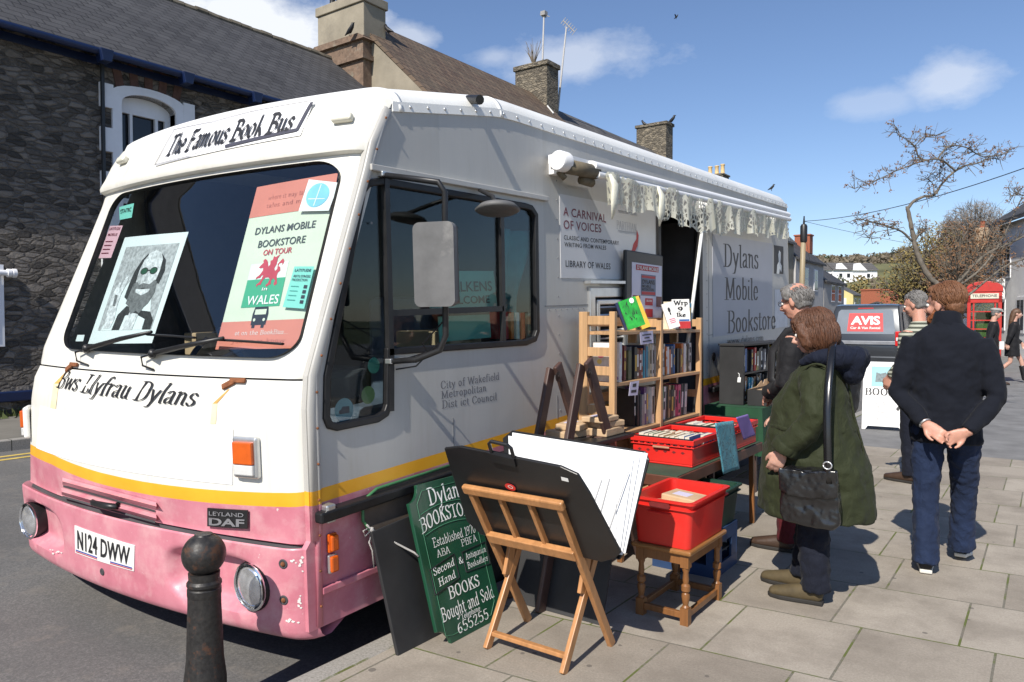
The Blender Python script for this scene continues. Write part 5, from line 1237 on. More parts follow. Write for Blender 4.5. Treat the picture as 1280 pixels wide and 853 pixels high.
for i in range(520):
    p = Vector((-1.95+rnd.uniform(-.5, .5), 14.2+rnd.uniform(-.9, .9), 0)); h = rnd.uniform(.08, .42); a = rnd.uniform(0, 6.28); w = .03
    mb.add([(p.x-cos(a)*w, p.y-sin(a)*w, 0), (p.x+cos(a)*w, p.y+sin(a)*w, 0), (p.x+rnd.gauss(0, .08), p.y+rnd.gauss(0, .08), h)], [(0, 1, 2)])
tag(mb.build('grass_tuft', LM['green']), 'rough green grass growing beside the road behind the sign', 'grass', kind='stuff')

# pole, wires, aerials, birds
pp = atT(1003, 300, 36); pp.z = 0
po = empty('telegraph_pole', pp, 'wooden telegraph pole with black top beyond the rear of the bus', 'pole'); zt_ = atT(1003, 277, 36).z
mb = MB(); mb.tube([(0.0, 0, -.2), (.0, 0, zt_*.5), (.06, 0, zt_-.2)], [.15, .135, .115], 12); mb.build('pole', wood('pole_wood', (.36, .29, .18), .6, 2), po, smooth=True)
mb = MB(); mb.lathe((.06, 0, zt_-1.0), [(.16, 0), (.17, .1), (.17, .75), (.12, .85)], 12); mb.tube([(.06, 0, zt_-.2), (.07, 0, zt_+.25)], [.06, .03], 8); mb.build('pole_cap', M_blackp, po, smooth=True, ang=40)
top = pp+Vector((.06, 0, zt_))
def wire(label, a, b, sag, r=.012):
    mb = MB(); mb.tube([a.lerp(b, i/24)-Vector((0, 0, sag*4*(i/24)*(1-i/24))) for i in range(25)], r, 5); return tag(mb.build('overhead_wire', M_blackp), label, 'wire', 'wires from the telegraph pole')
e1 = atT(1320, 196, 20); wire('single overhead wire running from the pole across the sky to the right', top, e1, .35, .014)
wire('lower thin wire from the pole towards the hill, going right', top, Vector((2, 70, 6.2)), .6, .010)
wire('thin wire from the pole to the grey terrace', top, Vector((-12.4, 49, 5.2)), .2, .010)
def aerial(label, px, pyt, pyb, t, kind):
    a, b = atT(px, pyb, t), atT(px+(4 if kind == 0 else 11), pyt, t); r = empty('roof_aerial', a, label, 'aerial'); b = b-a; a = Vector((0, 0, 0)); k = t/FPX
    mb = MB(); mb.tube([a-Vector((0, 0, 1.0)), b], [.045, .03], 8); mb.build('mast', mat('mast_grey', (.42, .41, .40), .5, .1, 5), r)
    mb = MB()
    if kind == 0: mb.bar(b-RT*5*k, b+RT*7*k-Vector((0, 0, 3*k)), .03, .03); mb.bar(b-RT*3*k-UP*3*k, b+RT*3*k-UP*4*k, .03, .03); mb.box(tuple(b-Vector((.1, .1, .06))), tuple(b+Vector((.1, .1, .1))))
    else:
        c0, c1 = b-RT*4*k+UP*8*k, b+RT*10*k-UP*6*k; mb.bar(c0, c1, .035, .035)
        for i in range(7): q = c0.lerp(c1, i/6); mb.bar(q-UP*4*k-RT*3*k, q+UP*4*k+RT*3*k, .022, .022)
    mb.build('antenna', mat('antenna_grey', (.30, .29, .28), .5, .2, 5), r); return r
aerial('upright white aerial mast on the second chimney', 676, 18, 112, 28.3, 0)
aerial('leaning aerial with a comb of rods beside the second chimney', 697, 34, 108, 28.8, 1)
mb = MB(); mb.tube([atT(677, 95, 27.9), atT(677, 118, 27.8), atT(682, 130, 27.6), atT(692, 142, 27.0)], .03, 6); tag(mb.build('aerial_cable', mat('cable_white', (.6, .6, .58), .5)), 'white cable running down the second chimney and across the roof', 'cable')
rnd = random.Random(4); c = atT(667, 80, 28); pl_ = empty('chimney_plant', c, 'dry weed growing out of the top of the second chimney', 'plant'); mb = MB()
for i in range(16): e = Vector((rnd.uniform(-.4, .4), rnd.uniform(-.2, .2), rnd.uniform(.4, .95))); mb.tube([Vector((0, 0, -.1)), e*.5+Vector((rnd.uniform(-.05, .05), 0, 0)), e], [.018, .012, .005], 4)
mb.build('stem', M_twig, pl_)
def bird(label, px, py, t, face=1, s=.16, fly=False):
    p = atT(px, py, t); b = empty('bird', p, label, 'bird', (0, 0, 0 if face > 0 else pi), 'black birds on the roofs')
    u = s/.16
    mb = MB(); mb.tube([(-.19*u, 0, -.02*u), (-.11*u, 0, .02*u), (0, 0, .06*u), (.10*u, 0, .16*u), (.136*u, 0, .24*u), (.168*u, 0, .24*u)], [.008*u, .03*u, s*.42, s*.34, s*.25, .01*u], 10)
    mb.tube([(.16*u, 0, .24*u), (.21*u, 0, .235*u)], [.02*u, .003*u], 6)
    for y in (-.03*u, .03*u): mb.tube([(0.02*u, y, .0), (.02*u, y, -.09*u)], .008*u, 5)
    if fly:
        for y in (-1, 1): mb.add([(s*.3, 0, .12), (-s*.4, 0, .10), (-s*.2, y*s*1.6, .25), (s*.25, y*s*1.3, .26)], [(0, 1, 2, 3)])
    mb.build('body', mat('bird_black', (.012, .012, .014), .5), b, smooth=True); return b
M_b = [bird('black bird perched on the ledge of the big chimney, on its left face', 437, 42, 19.9, 1), bird('black bird at the right foot of the big chimney stack', 486, 41, 20.6, -1),
       bird('black bird perched on top of the third square chimney, right corner', 839, 153, 36.3, 1, .2), bird('small black bird on top of the third square chimney, left corner', 806, 157, 36.6, -1, .17),
       bird('small bird on the roof edge near the rear of the bus', 964, 237, 8.6, 1, .036), bird('tiny dark bird flying in the blue sky', 845, 23, 60, 1, .16, True)]

# bollard
bp = atZ(257, 872, 0); bp = Vector((bp.x, bp.y, -.1))
bo = empty('bollard', bp, 'rusty black cast iron bollard with ball top in front of the bus', 'bollard'); tq = (Vector((bp.x, bp.y, 0))).length
zb_top = 1.5+(400-668)/FPX*((bp.xy.to_3d()).dot(FW))+.1; k = bp.xy.to_3d().dot(FW)/FPX
g = NG('cast_iron'); n = g.noise(18, 8, .72); n2 = g.noise(60, 4, .6); g.col(g.mix(g.ramp(n.outputs['Fac'], ((.54, 0), (.66, .8))), g.ramp(n2.outputs['Fac'], ((.3, (.014, .013, .013)), (.7, (.035, .033, .031)))), (.10, .042, .02))); g.p(Roughness=g.ramp(n.outputs['Fac'], ((.4, .38), (.7, .8))), Metallic=.2); g.bump(n2.outputs['Fac'], .35, .003)
M_iron = g.m; Rr = 26.5*k; zc_ = zb_top-Rr*1.0
mb = MB(); mb.lathe((0, 0, 0), [(27*k*.95, 0), (27*k*.95, .18), (24*k, .22), (22.5*k, .26), (20*k, zc_-.20), (20*k, zc_-3*Rr*.66)], 40); mb.build('post', M_iron, bo, smooth=True, ang=40)
mb = MB(); z0 = zc_-1.98*Rr; mb.lathe((0, 0, 0), [(20*k, z0), (20.5*k, z0+.008), (20.5*k, z0+.03), (19*k, z0+.035), (21*k, z0+.045), (21*k, z0+.055), (18.5*k, z0+.065), (19*k, zc_-Rr*.85)], 40); mb.build('collar', M_iron, bo, smooth=True, ang=30)
mb = MB(); mb.lathe((0, 0, zc_), [(Rr*sin(t), -Rr*cos(t)) for t in [R(35)+R(118)*i/16 for i in range(17)]]+[(Rr*.42, Rr*.92), (Rr*.40, Rr*.98), (0, Rr)], 40); mb.build('ball', M_iron, bo, smooth=True, ang=50)

# phone box
pb = atT(1230, 400, 21.5); fb = empty('phone_box', (pb.x, pb.y, 0), 'red telephone box standing beside the white building', 'phone box', (0, 0, YAW-R(32)))
s = .42; M_red = mat('phone_red', (.46, .028, .02), .45, .12, 5, dirt=(.35, .06, .04), dirt_amt=.4)
mb = MB(); mb.box((-s, -s, 0), (s, s, .22))
for x in (-s, s-.09):
    for y in (-s, s-.09): mb.box((x, y, .2), (x+.09, y+.09, 2.2))
mb.box((-s, -s, 2.0), (s, s, 2.32)); mb.build('frame', M_red, fb, bevel=.008)
mb = MB(); mb.prism([(-s-.02, 2.32), (s+.02, 2.32), (s+.02, 2.42)]+[((s+.02)*cos(pi*i/10), 2.42+.20*sin(pi*i/10)) for i in range(1, 10)]+[(-s-.02, 2.42)], (0, -s-.02, 0), (1, 0, 0), (0, 0, 1), (0, .94, 0)); mb.build('roof', M_red, fb, bevel=.02)
mb = MB(); mb.box((-s+.08, -s-.025, 2.12), (s-.08, -s-.01, 2.27)); sg = mb.build('sign_panel', mat('opal', (.62, .58, .46), .4), fb)
mb = MB(); put_text(mb, text_mesh('TELEPHONE', 1, .01), lambda a, b, k: Vector((a, -s-.028-k, b)), 0, 2.165, .6, .075, .72, 'c'); mb.build('sign_lettering', M_ink, sg)
for (rz, nm) in ((0, 'door'), (90, 'side_glazing'), (180, 'side_glazing'), (270, 'side_glazing')):
    mb = MB(); Mx = Matrix.Rotation(R(rz), 3, 'Z')
    def B_(a, b): 
        P = [Mx @ Vector((x, y, z)) for z in (a[2], b[2]) for x, y in ((a[0], a[1]), (b[0], a[1]), (b[0], b[1]), (a[0], b[1]))]; mb.hexa(P)
    y0_, y1_ = -s+.02, -s+.05
    B_((-s+.08, y0_, .22), (s-.08, y1_, .75))
    for x in (-.28, .24): B_((x, y0_-.004, .75), (x+.04, y1_, 2.0))
    for k_ in range(1, 5): B_((-s+.08, y0_-.002, .75+k_*.25-.015), (s-.08, y1_-.002, .75+k_*.25+.015))
    dr = mb.build(nm, M_red, fb)
    mb = MB(); B_((-s+.08, y1_+.004, .75), (s-.08, y1_+.008, 2.0)); mb.build('pane', glass('booth_glass'+str(rz), (.82, .88, .84), 1.45), dr)
mb = MB(); mb.box((-.2, .22, 1.0), (.2, .36, 1.75)); mb.build('telephone', mat('phone_green', (.10, .16, .05), .5), fb, bevel=.02)

# grey van
vp = atT(1080, 400, 20.6); van = empty('grey_van', (vp.x, vp.y, -.1), 'dark grey hire van with red and white sticker on its rear window', 'van', (0, 0, R(-2)))
g = NG('van_grey'); g.col((.055, .060, .066)); g.p(Metallic=.55, Roughness=.32, Coat_Weight=.6, Coat_Roughness=.05); M_van = g.m
Wv, Hv, Lv = .95, 2.06, 4.9
prof = [(.0, .35), (-.03, .55), (-.03, .95), (.02, 1.15), (.16, 1.90), (.26, 2.02), (.5, Hv), (3.2, Hv), (3.7, 1.95), (4.35, 1.30), (4.75, 1.12), (4.9, .8), (4.9, .35)]
mb = MB(); vs = []; np_ = len(prof)
xs_ = [(-1, 0), (-.97, .06), (-.8, 0), (0, -.03), (.8, 0), (.97, .06), (1, 0)]
def vsec(f): return
secs = [(-Wv, 1, .0), (-Wv*.96, 1, .0), (-Wv*.8, 1, .0), (0, 1, .0), (Wv*.8, 1, 0), (Wv*.96, 1, 0), (Wv, 1, 0)]
cyv, czv = 2.4, 1.1
for x, _, _ in secs:
    e = abs(x)/Wv; k_ = 1 if e < .9 else (.985 if e < .98 else .95)
    for (y, z) in prof:
        tx = 1-.13*max(0, (z-1.1))/.95
        vs.append((x*tx, cyv+(y-cyv)*(.5+.5*k_+.0) if k_ < 1 else y, z if k_ == 1 else czv+(z-czv)*k_))
fs = [(i*np_+j, (i+1)*np_+j, (i+1)*np_+(j+1) % np_, i*np_+(j+1) % np_) for i in range(len(secs)-1) for j in range(np_)]+[tuple(range(np_)), tuple((len(secs)-1)*np_+j for j in range(np_-1, -1, -1))]
mb.add(vs, fs); vb = mb.build('body', M_van, van, smooth=True, ang=30)
def vr(x, z, off=.0):                             # point on the rear face
    y = interp(z, [(.35, 0), (.55, -.03), (.95, -.03), (1.15, .02), (1.90, .16)]); return Vector((x*(1-.13*max(0, z-1.1)/.95), y-off, z))
M_vg = mat('van_glass', (.20, .22, .24), .08, .1, 2, spec=.8, coat=.5)
mb = MB(); Pq = [vr(x, z, .008) for x, z in ((-.76, 1.22), (.76, 1.22), (.80, 1.30), (.78, 1.84), (.72, 1.90), (-.72, 1.90), (-.78, 1.84), (-.80, 1.30))]; mb.add(Pq, [tuple(range(8))]); rw = mb.build('rear_window', M_vg, van)
mb = MB(); mb.add([vr(x, z, .012) for x, z in ((-.46, 1.29), (.50, 1.29), (.50, 1.80), (-.46, 1.80))], [(0, 1, 2, 3)])
st = mb.build('hire_sticker', mat('sticker_red', (.62, .07, .07), .5), van)
mb = MB(); put_text(mb, text_mesh('AVIS', .95, .035), lambda a, b, k: vr(a, b, .016+k), -.38, 1.49, .80, .23, .72); put_text(mb, text_mesh('Car & Van Rental', 1, .02), lambda a, b, k: vr(a, b, .016+k), -.38, 1.36, .80, .065, .72); mb.build('sticker_lettering', M_inkw, st)
mb = MB(); mb.obox(vr(0, .98, .02), (1, 0, 0), (0, 1, 0), (0, 0, 1), .80, .02, .05); mb.build('tailgate_trim', mat('pale_trim', (.36, .37, .39), .3, metal=.5), van, bevel=.01)
mb = MB(); mb.obox(vr(0, .48, .05), (1, 0, 0), (0, 1, 0), (0, 0, 1), .93, .09, .14); mb.build('rear_bumper', M_van, van, bevel=.04)
mb = MB(); mb.obox(vr(0, 1.93, -.04), (1, 0, 0), (0, 1, 0), (0, 0, 1), .2, .02, .02); mb.build('brake_light', mat('brake_red', (.5, .03, .03), .3), van)
for sx in (-1, 1):
    mb = MB(); mb.obox((sx*.87, .0, 1.10), (1, 0, 0), (0, 1, .05), (0, 0, 1), .075, .05, .20); tl = mb.build('tail_light', mat('tail_red', (.55, .02, .02), .2, coat=.6), van, bevel=.02)
    mb = MB(); mb.obox((sx*.87, -.052, 1.09), (1, 0, 0), (0, 1, .05), (0, 0, 1), .045, .004, .045); mb.build('reversing_lens', M_clear, tl)
    mb = MB()
    for y0_, y1_ in ((.45, 1.6), (1.7, 2.8), (2.9, 3.7)): mb.add([Vector((sx*(.955-.13*max(0, z-1.1)*.95/.95), y, z)) for y, z in ((y0_, 1.22), (y1_, 1.22), (min(y1_, 3.55) if y1_ > 3 else y1_, 1.82), (y0_+.1, 1.82))], [(0, 1, 2, 3)])
    mb.build('side_window', M_pane, van, solid=.01, split=True)
    for y in (.95, 4.0):
        mb = MB(); mb.lathe((sx*.95-(.2 if sx > 0 else 0), y, .33), [(.2, 0), (.31, 0), (.33, .03), (.33, .19), (.31, .22), (.2, .22)], 24, (1, 0, 0)); w = mb.build('wheel', M_tyre, van, smooth=True, ang=40)
        mb = MB(); mb.lathe((sx*.95+(.0 if sx > 0 else 0), y, .33), [(.2, 0), (.06, .02*sx), (0, .02*sx)], 16, (1, 0, 0)); mb.build('rim', M_rim, w)
# blue car, mostly hidden behind the bus
cp = atT(996, 430, 13); car = empty('blue_car', (cp.x-1.25, cp.y, -.1), 'dark blue car parked behind the rear of the bus', 'car', (0, 0, R(0)))
M_car = mat('car_blue', (.012, .025, .07), .45, .1, 3)
mb = MB(); pr = [(0, .35), (-.03, .75), (.05, 1.0), (.35, 1.12), (.7, 1.55), (1.0, 1.66), (2.2, 1.66), (2.9, 1.12), (3.9, .95), (4.1, .7), (4.1, .35)]
mb.prism(pr, (-.85, 0, 0), (0, 1, 0), (0, 0, 1), (1.7, 0, 0)); mb.build('body', M_car, car, bevel=.1, seg=4)
mb = MB(); mb.add([(-.65, .34, 1.16), (.65, .34, 1.16), (.58, .62, 1.5), (-.58, .62, 1.5)], [(0, 1, 2, 3)]); mb.build('rear_window', M_pane, car)
mb = MB(); mb.add([(.856, .8, 1.18), (.856, 2.4, 1.18), (.856, 2.1, 1.55), (.856, 1.0, 1.55)], [(0, 1, 2, 3)]); mb.build('side_window', M_pane, car)
for sx in (-1, 1):
    mb = MB(); mb.obox((sx*.72, -.02, .88), (1, 0, 0), (0, 1, 0), (0, 0, 1), .1, .03, .1); mb.build('tail_light', MATS['tail_red'], car, bevel=.01)
    for y in (.8, 3.2):
        mb = MB(); mb.lathe((sx*.85-.1, y, .31), [(0, 0), (.29, 0), (.31, .03), (.31, .17), (.29, .2), (0, .2)], 24, (1, 0, 0)); mb.build('wheel', M_tyre, car, smooth=True, ang=40)
# ================================================================= THE STALL
M_pine = wood('pine_wood', (.56, .34, .17), .62, 2, 1.0); M_pineY = wood('pine_wood_long', (.54, .32, .16), .62, 1, 1.0)
M_beech = wood('beech_wood', (.50, .24, .095), .7, 2, .8, .35); M_oak = wood('brown_wood', (.25, .105, .034), .6, 2, .8, .4)
M_dkwood = mat('dark_brown_paint', (.065, .035, .028), .5, .25, 7, dirt=(.16, .10, .07), dirt_amt=.25)
M_redpl = mat('red_plastic', (.62, .022, .016), .38, .07, 5, dirt=(.45, .06, .04), dirt_amt=.3)
M_dgreen = mat('dark_green_plastic', (.012, .045, .028), .45, .15, 6); M_bluepl = mat('blue_plastic', (.02, .05, .13), .5, .15, 6)
M_grcloth = mat('green_cloth', (.012, .060, .026), .9, .25, 5, bump=.2, bscale=120)
M_board = mat('black_board', (.022, .022, .023), .6, .3, 5, dirt=(.06, .06, .055), dirt_amt=.4)
# --- wooden bookcase
BX0, BX1, BY0, BY1 = -2.46, -2.20, 4.12, 5.52; BYM = 4.80
bk = empty('wooden_bookcase', (BX1, BY0, 0), 'pale pine folding bookcase with slatted ends standing against the bus', 'bookcase'); LB = -bk.location
def wp(mb, name, m, parent, off, **k): o = mb.build(name, m, parent, **k); o.location = off; return o
for y in (BY0, BYM, BY1):
    for x, w in ((BX0, .062), (BX1-.04, .04)):
        h = 1.555 if y == BY0 else 1.52 if y == BY1 else 1.50
        mb = MB(); mb.box((x, y-.017, 0), (x+w, y+.017, h)); wp(mb, 'post', M_pine, bk, LB, bevel=.003)
    for z in ((.25, .5, .62, .93, 1.18, 1.30, 1.50) if y == BY0 else (.3, .93, 1.48)):
        mb = MB(); mb.box((BX0+.06, y-.010, z-.028), (BX1-.04, y+.010, z+.028)); wp(mb, 'end_slat', M_pine, bk, LB, bevel=.002)
SH = (.35, .78, 1.105, 1.43)
for z in SH:
    for ya, yb in ((BY0+.018, BYM-.018), (BYM+.018, BY1-.018)):
        mb = MB(); mb.box((BX0+.005, ya, z-.022), (BX1-.004, yb, z)); wp(mb, 'shelf', M_pineY, bk, LB, bevel=.002)
for z in (.62, .98, 1.28, 1.49):
    mb = MB(); mb.box((BX0-.0, BY0, z-.03), (BX0+.012, BY1, z+.03)); wp(mb, 'back_slat', M_pineY, bk, LB)
# --- books
PAL = {'white': (.74, .73, .70), 'cream': (.62, .56, .42), 'black': (.018, .018, .020), 'grey': (.25, .25, .26), 'orange': (.60, .16, .035), 'red': (.45, .03, .03), 'dark red': (.16, .02, .02), 'brown': (.15, .07, .035),
       'navy': (.02, .03, .09), 'blue': (.04, .13, .36), 'turquoise': (.03, .28, .42), 'green': (.03, .16, .06), 'olive': (.12, .12, .05), 'pink': (.60, .10, .20), 'purple': (.13, .06, .20), 'yellow': (.66, .42, .05), 'tan': (.42, .27, .14)}
M_page = mat('book_pages', (.66, .60, .48), .85, .1, 30)
def cov(c): return mat('cover_'+c.replace(' ', '_'), PAL[c], .45, .16, 22)
ORD = ['first', 'second', 'third', 'fourth', 'fifth', 'sixth', 'seventh', 'eighth', 'ninth', 'tenth', 'eleventh', 'twelfth', 'thirteenth', 'fourteenth', 'fifteenth', 'sixteenth', 'seventeenth', 'eighteenth', 'nineteenth', 'twentieth', 'twenty-first', 'twenty-second', 'twenty-third', 'twenty-fourth', 'twenty-fifth', 'twenty-sixth', 'twenty-seventh', 'twenty-eighth']
def book_mb(th, dp, h, marks=None):
    """a closed book: spine in the x = 0 plane facing +x, thickness along y, height along z"""
    mb = MB(); c = .0025
    mb.box((-dp, 0, 0), (0, c, h)); mb.box((-dp, th-c, 0), (0, th, h)); mb.box((-.004, c, 0), (0, th-c, h)); mb.m = 1
    mb.box((-dp+.004, c, .003), (-.004, th-c, h-.003)); mb.m = 2
    if marks and th > .012:
        for z0, z1 in marks: mb.box((-.001, th*.22, h*z0), (.0006, th*.78, h*z1))
    return mb
rnb = random.Random(17)
def book(color, loc, th, dp, h, label, group, lean=0, rot=None, cat='book'):
    mk = rnb.choice([((.25, .75),), ((.3, .55), (.65, .85)), ((.1, .2), (.4, .82)), None]); dark = sum(PAL[color]) < .8
    o = book_mb(th, dp, h, mk).build('book', [cov(color), M_page, M_inkw if dark and rnb.random() < .6 else (MATS['cover_yellow'] if dark else M_ink)])
    o.location = loc; o.rotation_euler = rot if rot else (lean, 0, 0); return tag(o, label, cat, group)
for c in PAL: cov(c)
def shelf_row(xf, y0, y1, z, hmax, colors, where, group, gap=.0, tilt=0.0, depth=.15):
    y = y0; n = len(colors); ths = [rnb.uniform(.016, .046) for _ in colors]; k = (y1-y0-gap)/sum(ths); ths = [t*k for t in ths]
    for i, (c, th) in enumerate(zip(colors, ths)):
        h = hmax*rnb.uniform(.80, 1.0); ln = -tilt*rnb.uniform(.6, 1.2) if tilt else rnb.choice([0, 0, 0, -.02, .015])
        # a leaning book pivots on its lower corner
        book(c, (xf-rnb.uniform(.0, .03), y+.0005, z+.001+(abs(sin(ln))*th if ln else 0)), th*.96, depth*rnb.uniform(.8, 1), h, f'{c} spined book, {ORD[i]} from left, {where}', group, ln)
        y += th
GB = 'books in the wooden bookcase'
XF = BX1-.045
shelf_row(XF, BY0+.20, BYM-.02, SH[2], .235, ['dark red', 'black', 'olive', 'grey', 'black', 'brown', 'dark red', 'orange', 'turquoise', 'navy', 'turquoise', 'white', 'cream', 'white'], 'middle shelf, left bay of wooden bookcase', GB)
shelf_row(XF, BYM+.02, BY1-.02, SH[2], .225, ['white', 'black', 'white', 'cream', 'orange', 'white', 'orange', 'navy', 'grey', 'blue', 'black', 'black', 'brown', 'orange', 'white', 'cream', 'black', 'grey', 'white'], 'middle shelf, right bay of wooden bookcase', GB)
shelf_row(XF, BY0+.40, BYM-.02, SH[1], .26, ['black', 'black', 'grey', 'purple', 'grey', 'cream', 'white'], 'lower shelf, left bay of wooden bookcase', GB)
shelf_row(XF, BYM+.02, BY1-.10, SH[1], .245, ['black', 'grey', 'green', 'white', 'black', 'tan', 'black', 'olive', 'cream', 'pink', 'pink', 'black', 'grey', 'navy'], 'lower shelf, right bay of wooden bookcase', GB, .04, .06)
shelf_row(XF-.01, BY1-.26, BY1-.02, SH[3], .22, ['cream', 'tan', 'brown', 'black', 'turquoise'], 'top shelf, right end of wooden bookcase', GB, 0, .05)
def face_book(pxq, X, th, color, label, art, group='books facing outward on the bookcase', tiltx=.14):
    """a book standing with its cover towards the street; photo corners TL TR BR BL of the cover, at plane X"""
    Aq = atX(*pxq[3], X); Nq = Vector((.66, -.75, 0)); q = [Vector((0, 0, CAMH))+ray(x, y)*((Aq-Vector((0, 0, CAMH))).dot(Nq)/ray(x, y).dot(Nq)) for x, y in pxq]; u = ((q[1]-q[0])+(q[2]-q[3]))/2; v = ((q[0]-q[3])+(q[1]-q[2]))/2; w, h = u.length, v.length; o0 = q[3].copy()
    u.normalize(); v = (v.normalized()-Nq*tiltx).normalized(); u = (u-v*u.dot(v)).normalized(); n = u.cross(v); n = n if n.x-n.y > 0 else -n
    r = tag(MB().build('book', []), label, 'book', group); bpy.data.objects.remove(r)
    mb = MB(); P = lambda a, b, c: o0+u*a+v*b+n*c
    def bx(a0, b0, c0, a1, b1, c1): mb.hexa([P(a, b, c) for c in (c0, c1) for a, b in ((a0, b0), (a1, b0), (a1, b1), (a0, b1))])
    bx(0, 0, -.003, w, h, 0); bx(0, 0, -th, w, h, -th+.003); bx(0, 0, -th+.003, .004, h, -.003); mb.m = 1; bx(.004, .003, -th+.003, w-.004, h-.003, -.003); mb.m = 0
    o = mb.build('book', [color if not isinstance(color, str) else cov(color), M_page]); tag(o, label, 'book', group)
    if art: art(o, lambda a, b, k=0: P(a*w, b*h, .001+k))
    return o
def art_green(o, f):
    rn = random.Random(6); mb = MB()
    for i in range(26):
        a, b = rn.uniform(.1, .85), rn.uniform(.28, .9); mb.add([f(a, b, .0003*i/26), f(a+rn.uniform(-.12, .12), b+rn.uniform(.02, .14), .0003*i/26), f(a+rn.uniform(-.1, .1), b-rn.uniform(.02, .1), .0003*i/26)], [(0, 1, 2)])
    mb.build('cover_foliage', MATS['cover_black'], o)
    mb = MB(); mb.add([f(.72+.13*cos(t), .90+.09*sin(t), .001) for t in [2*pi*i/16 for i in range(16)]], [tuple(range(16))]); mb.build('cover_sticker', M_paperw, o)
M_vgreen = mat('bright_green_cover', (.02, .30, .03), .35, .5, 12, coat=.4)
face_book(((790, 373), (800, 371), (815, 410), (803, 412)), -2.29, .03, 'yellow', 'yellow patterned book leaning right behind the green one on the top shelf', None)
face_book(((770, 381), (788, 374), (800, 410), (782, 413)), -2.29, .03, 'navy', 'dark navy book leaning behind the left edge of the bright green book', None)
face_book(((773.5, 379), (795.5, 370.5), (807, 408), (785.5, 413)), -2.25, .02, M_vgreen, 'bright green book with black foliage on its cover, leaning on the top shelf', art_green)
def art_white(o, f):
    mb = MB(); mb.add([f(.5+.12*cos(t), .72+.10*sin(t)) for t in [2*pi*i/10 for i in range(10)]], [tuple(range(10))])
    mb.add([f(.44, .52), f(.58, .52), f(.56, .62), f(.46, .62)], [(0, 1, 2, 3)]); mb.build('cover_head', M_ink, o, split=True)
    mb = MB()
    for i in range(3): mb.add([f(.25, .34-.07*i), f(.78, .34-.07*i), f(.78, .37-.07*i), f(.25, .37-.07*i)], [(0, 1, 2, 3)])
    mb.build('cover_print', MATS['cover_pink'], o)
def art_scrawl(o, f):
    mb = MB(); put_text(mb, pen_mesh('Wrp', .16, .05, 30), lambda a, b, k: f(a, b, k), .06, .80, .85, .15, .75); put_text(mb, pen_mesh('?9', .16, .05, 30), lambda a, b, k: f(a, b, k), .30, .58, .3, .16, .75); put_text(mb, pen_mesh('Ike', .18, .05, 30), lambda a, b, k: f(a, b, k), .2, .40, .55, .13, .75); mb.build('cover_scrawl', M_ink, o)
    mb = MB(); mb.add([f(.3, 0), f(1, 0), f(1, .24), f(.3, .24)], [(0, 1, 2, 3)]); mb.build('cover_red_band', MATS['cover_red'], o)
    mb = MB(); mb.add([f(.35, .25), f(.95, .25), f(.95, .31), f(.35, .31)], [(0, 1, 2, 3)]); mb.build('cover_blue_band', MATS['cover_blue'], o)
face_book(((838, 374), (863, 374), (860, 411), (842, 411)), -2.27, .018, 'white', 'white book with black scrawled letters and red corner on the top shelf', art_scrawl)
face_book(((828, 380), (842, 379), (851, 410), (837, 412)), -2.235, .018, 'white', 'white paperback with a small black head on it, front of the top shelf', art_white)
def art_dots(o, f):
    for (a, b, r, c) in ((.33, .66, .11, 'pink'), (.28, .50, .09, 'yellow'), (.75, .5, .05, 'yellow'), (.9, .1, .07, 'purple'), (.7, .3, .03, 'pink')):
        mb = MB(); mb.add([f(a+r*cos(t), b+r*.7*sin(t)) for t in [2*pi*i/16 for i in range(16)]], [tuple(range(16))]); mb.build('cover_dot', mat('dot_'+c, tuple(min(.8, x*1.2+.15) for x in PAL[c]), .5), o)
mb = MB(); q = atY(752, 481, BY0+.05); x0 = BX0+.07
o = face_book.__class__ and None
def dotbook():
    th, w, h = .035, .20, .255; o0 = Vector((BX1-.215, BY0+.075, SH[2]+.001)); mb = MB()
    mb.box((0, 0, 0), (w, .003, h)); mb.box((0, th-.003, 0), (w, th, h)); mb.box((w-.004, .003, 0), (w, th-.003, h)); mb.m = 1; mb.box((.003, .003, .003), (w-.004, th-.003, h-.003))
    o = mb.build('book', [cov('white'), M_page]); o.location = o0; tag(o, 'large white book with pink and yellow dots at the left end of the middle shelf', 'book', 'books facing outward on the bookcase')
    art_dots(o, lambda a, b, k=0: Vector((a*w, -.0008-k, b*h)))
    art_dots(o, lambda a, b, k=0: Vector((w+.0008+k, a*th, b*h)))
dotbook()
def card(name, label, pts, m, cat, lines=None, X=None, group=None):
    """a small printed card seen at photo corners TL TR BR BL in the plane X"""
    q = [atX(x, y, X) for x, y in pts]; c = sum(q, Vector())/4; mb = MB(); n = (q[1]-q[0]).cross(q[3]-q[0]).normalized(); n = n if n.x > 0 else -n
    mb.hexa([p-n*.002 for p in q[::-1]]+[p for p in q[::-1]]); o = tag(mb.build(name, m), label, cat, group)
    if lines:
        mb = MB()
        for (a0, a1, b0, b1) in lines:
            P = lambda a, b: (q[0]*(1-a)+q[1]*a)*(1-b)+(q[3]*(1-a)+q[2]*a)*b+n*.001
            mb.add([P(a0, b0), P(a1, b0), P(a1, b1), P(a0, b1)], [(0, 1, 2, 3)])
        mb.build('print', M_ink, o)
    return o
M_card = mat('lilac_card', (.55, .52, .66), .7, .05, 9)
card('price_card', 'pale card with printed lines hanging from the top shelf of the wooden bookcase', ((800, 416), (816, 413.5), (817, 429), (801, 431)), M_card, 'card', ((.15, .85, .2, .3), (.3, .7, .45, .55), (.15, .85, .72, .82)), BX1+.006)
card('price_card', 'small pale card hanging from the middle shelf, left bay of the wooden bookcase', ((788, 478), (799, 476), (797, 494), (786, 495)), M_card, 'card', ((.3, .7, .15, .4), (.2, .8, .6, .8)), BX1+.006)

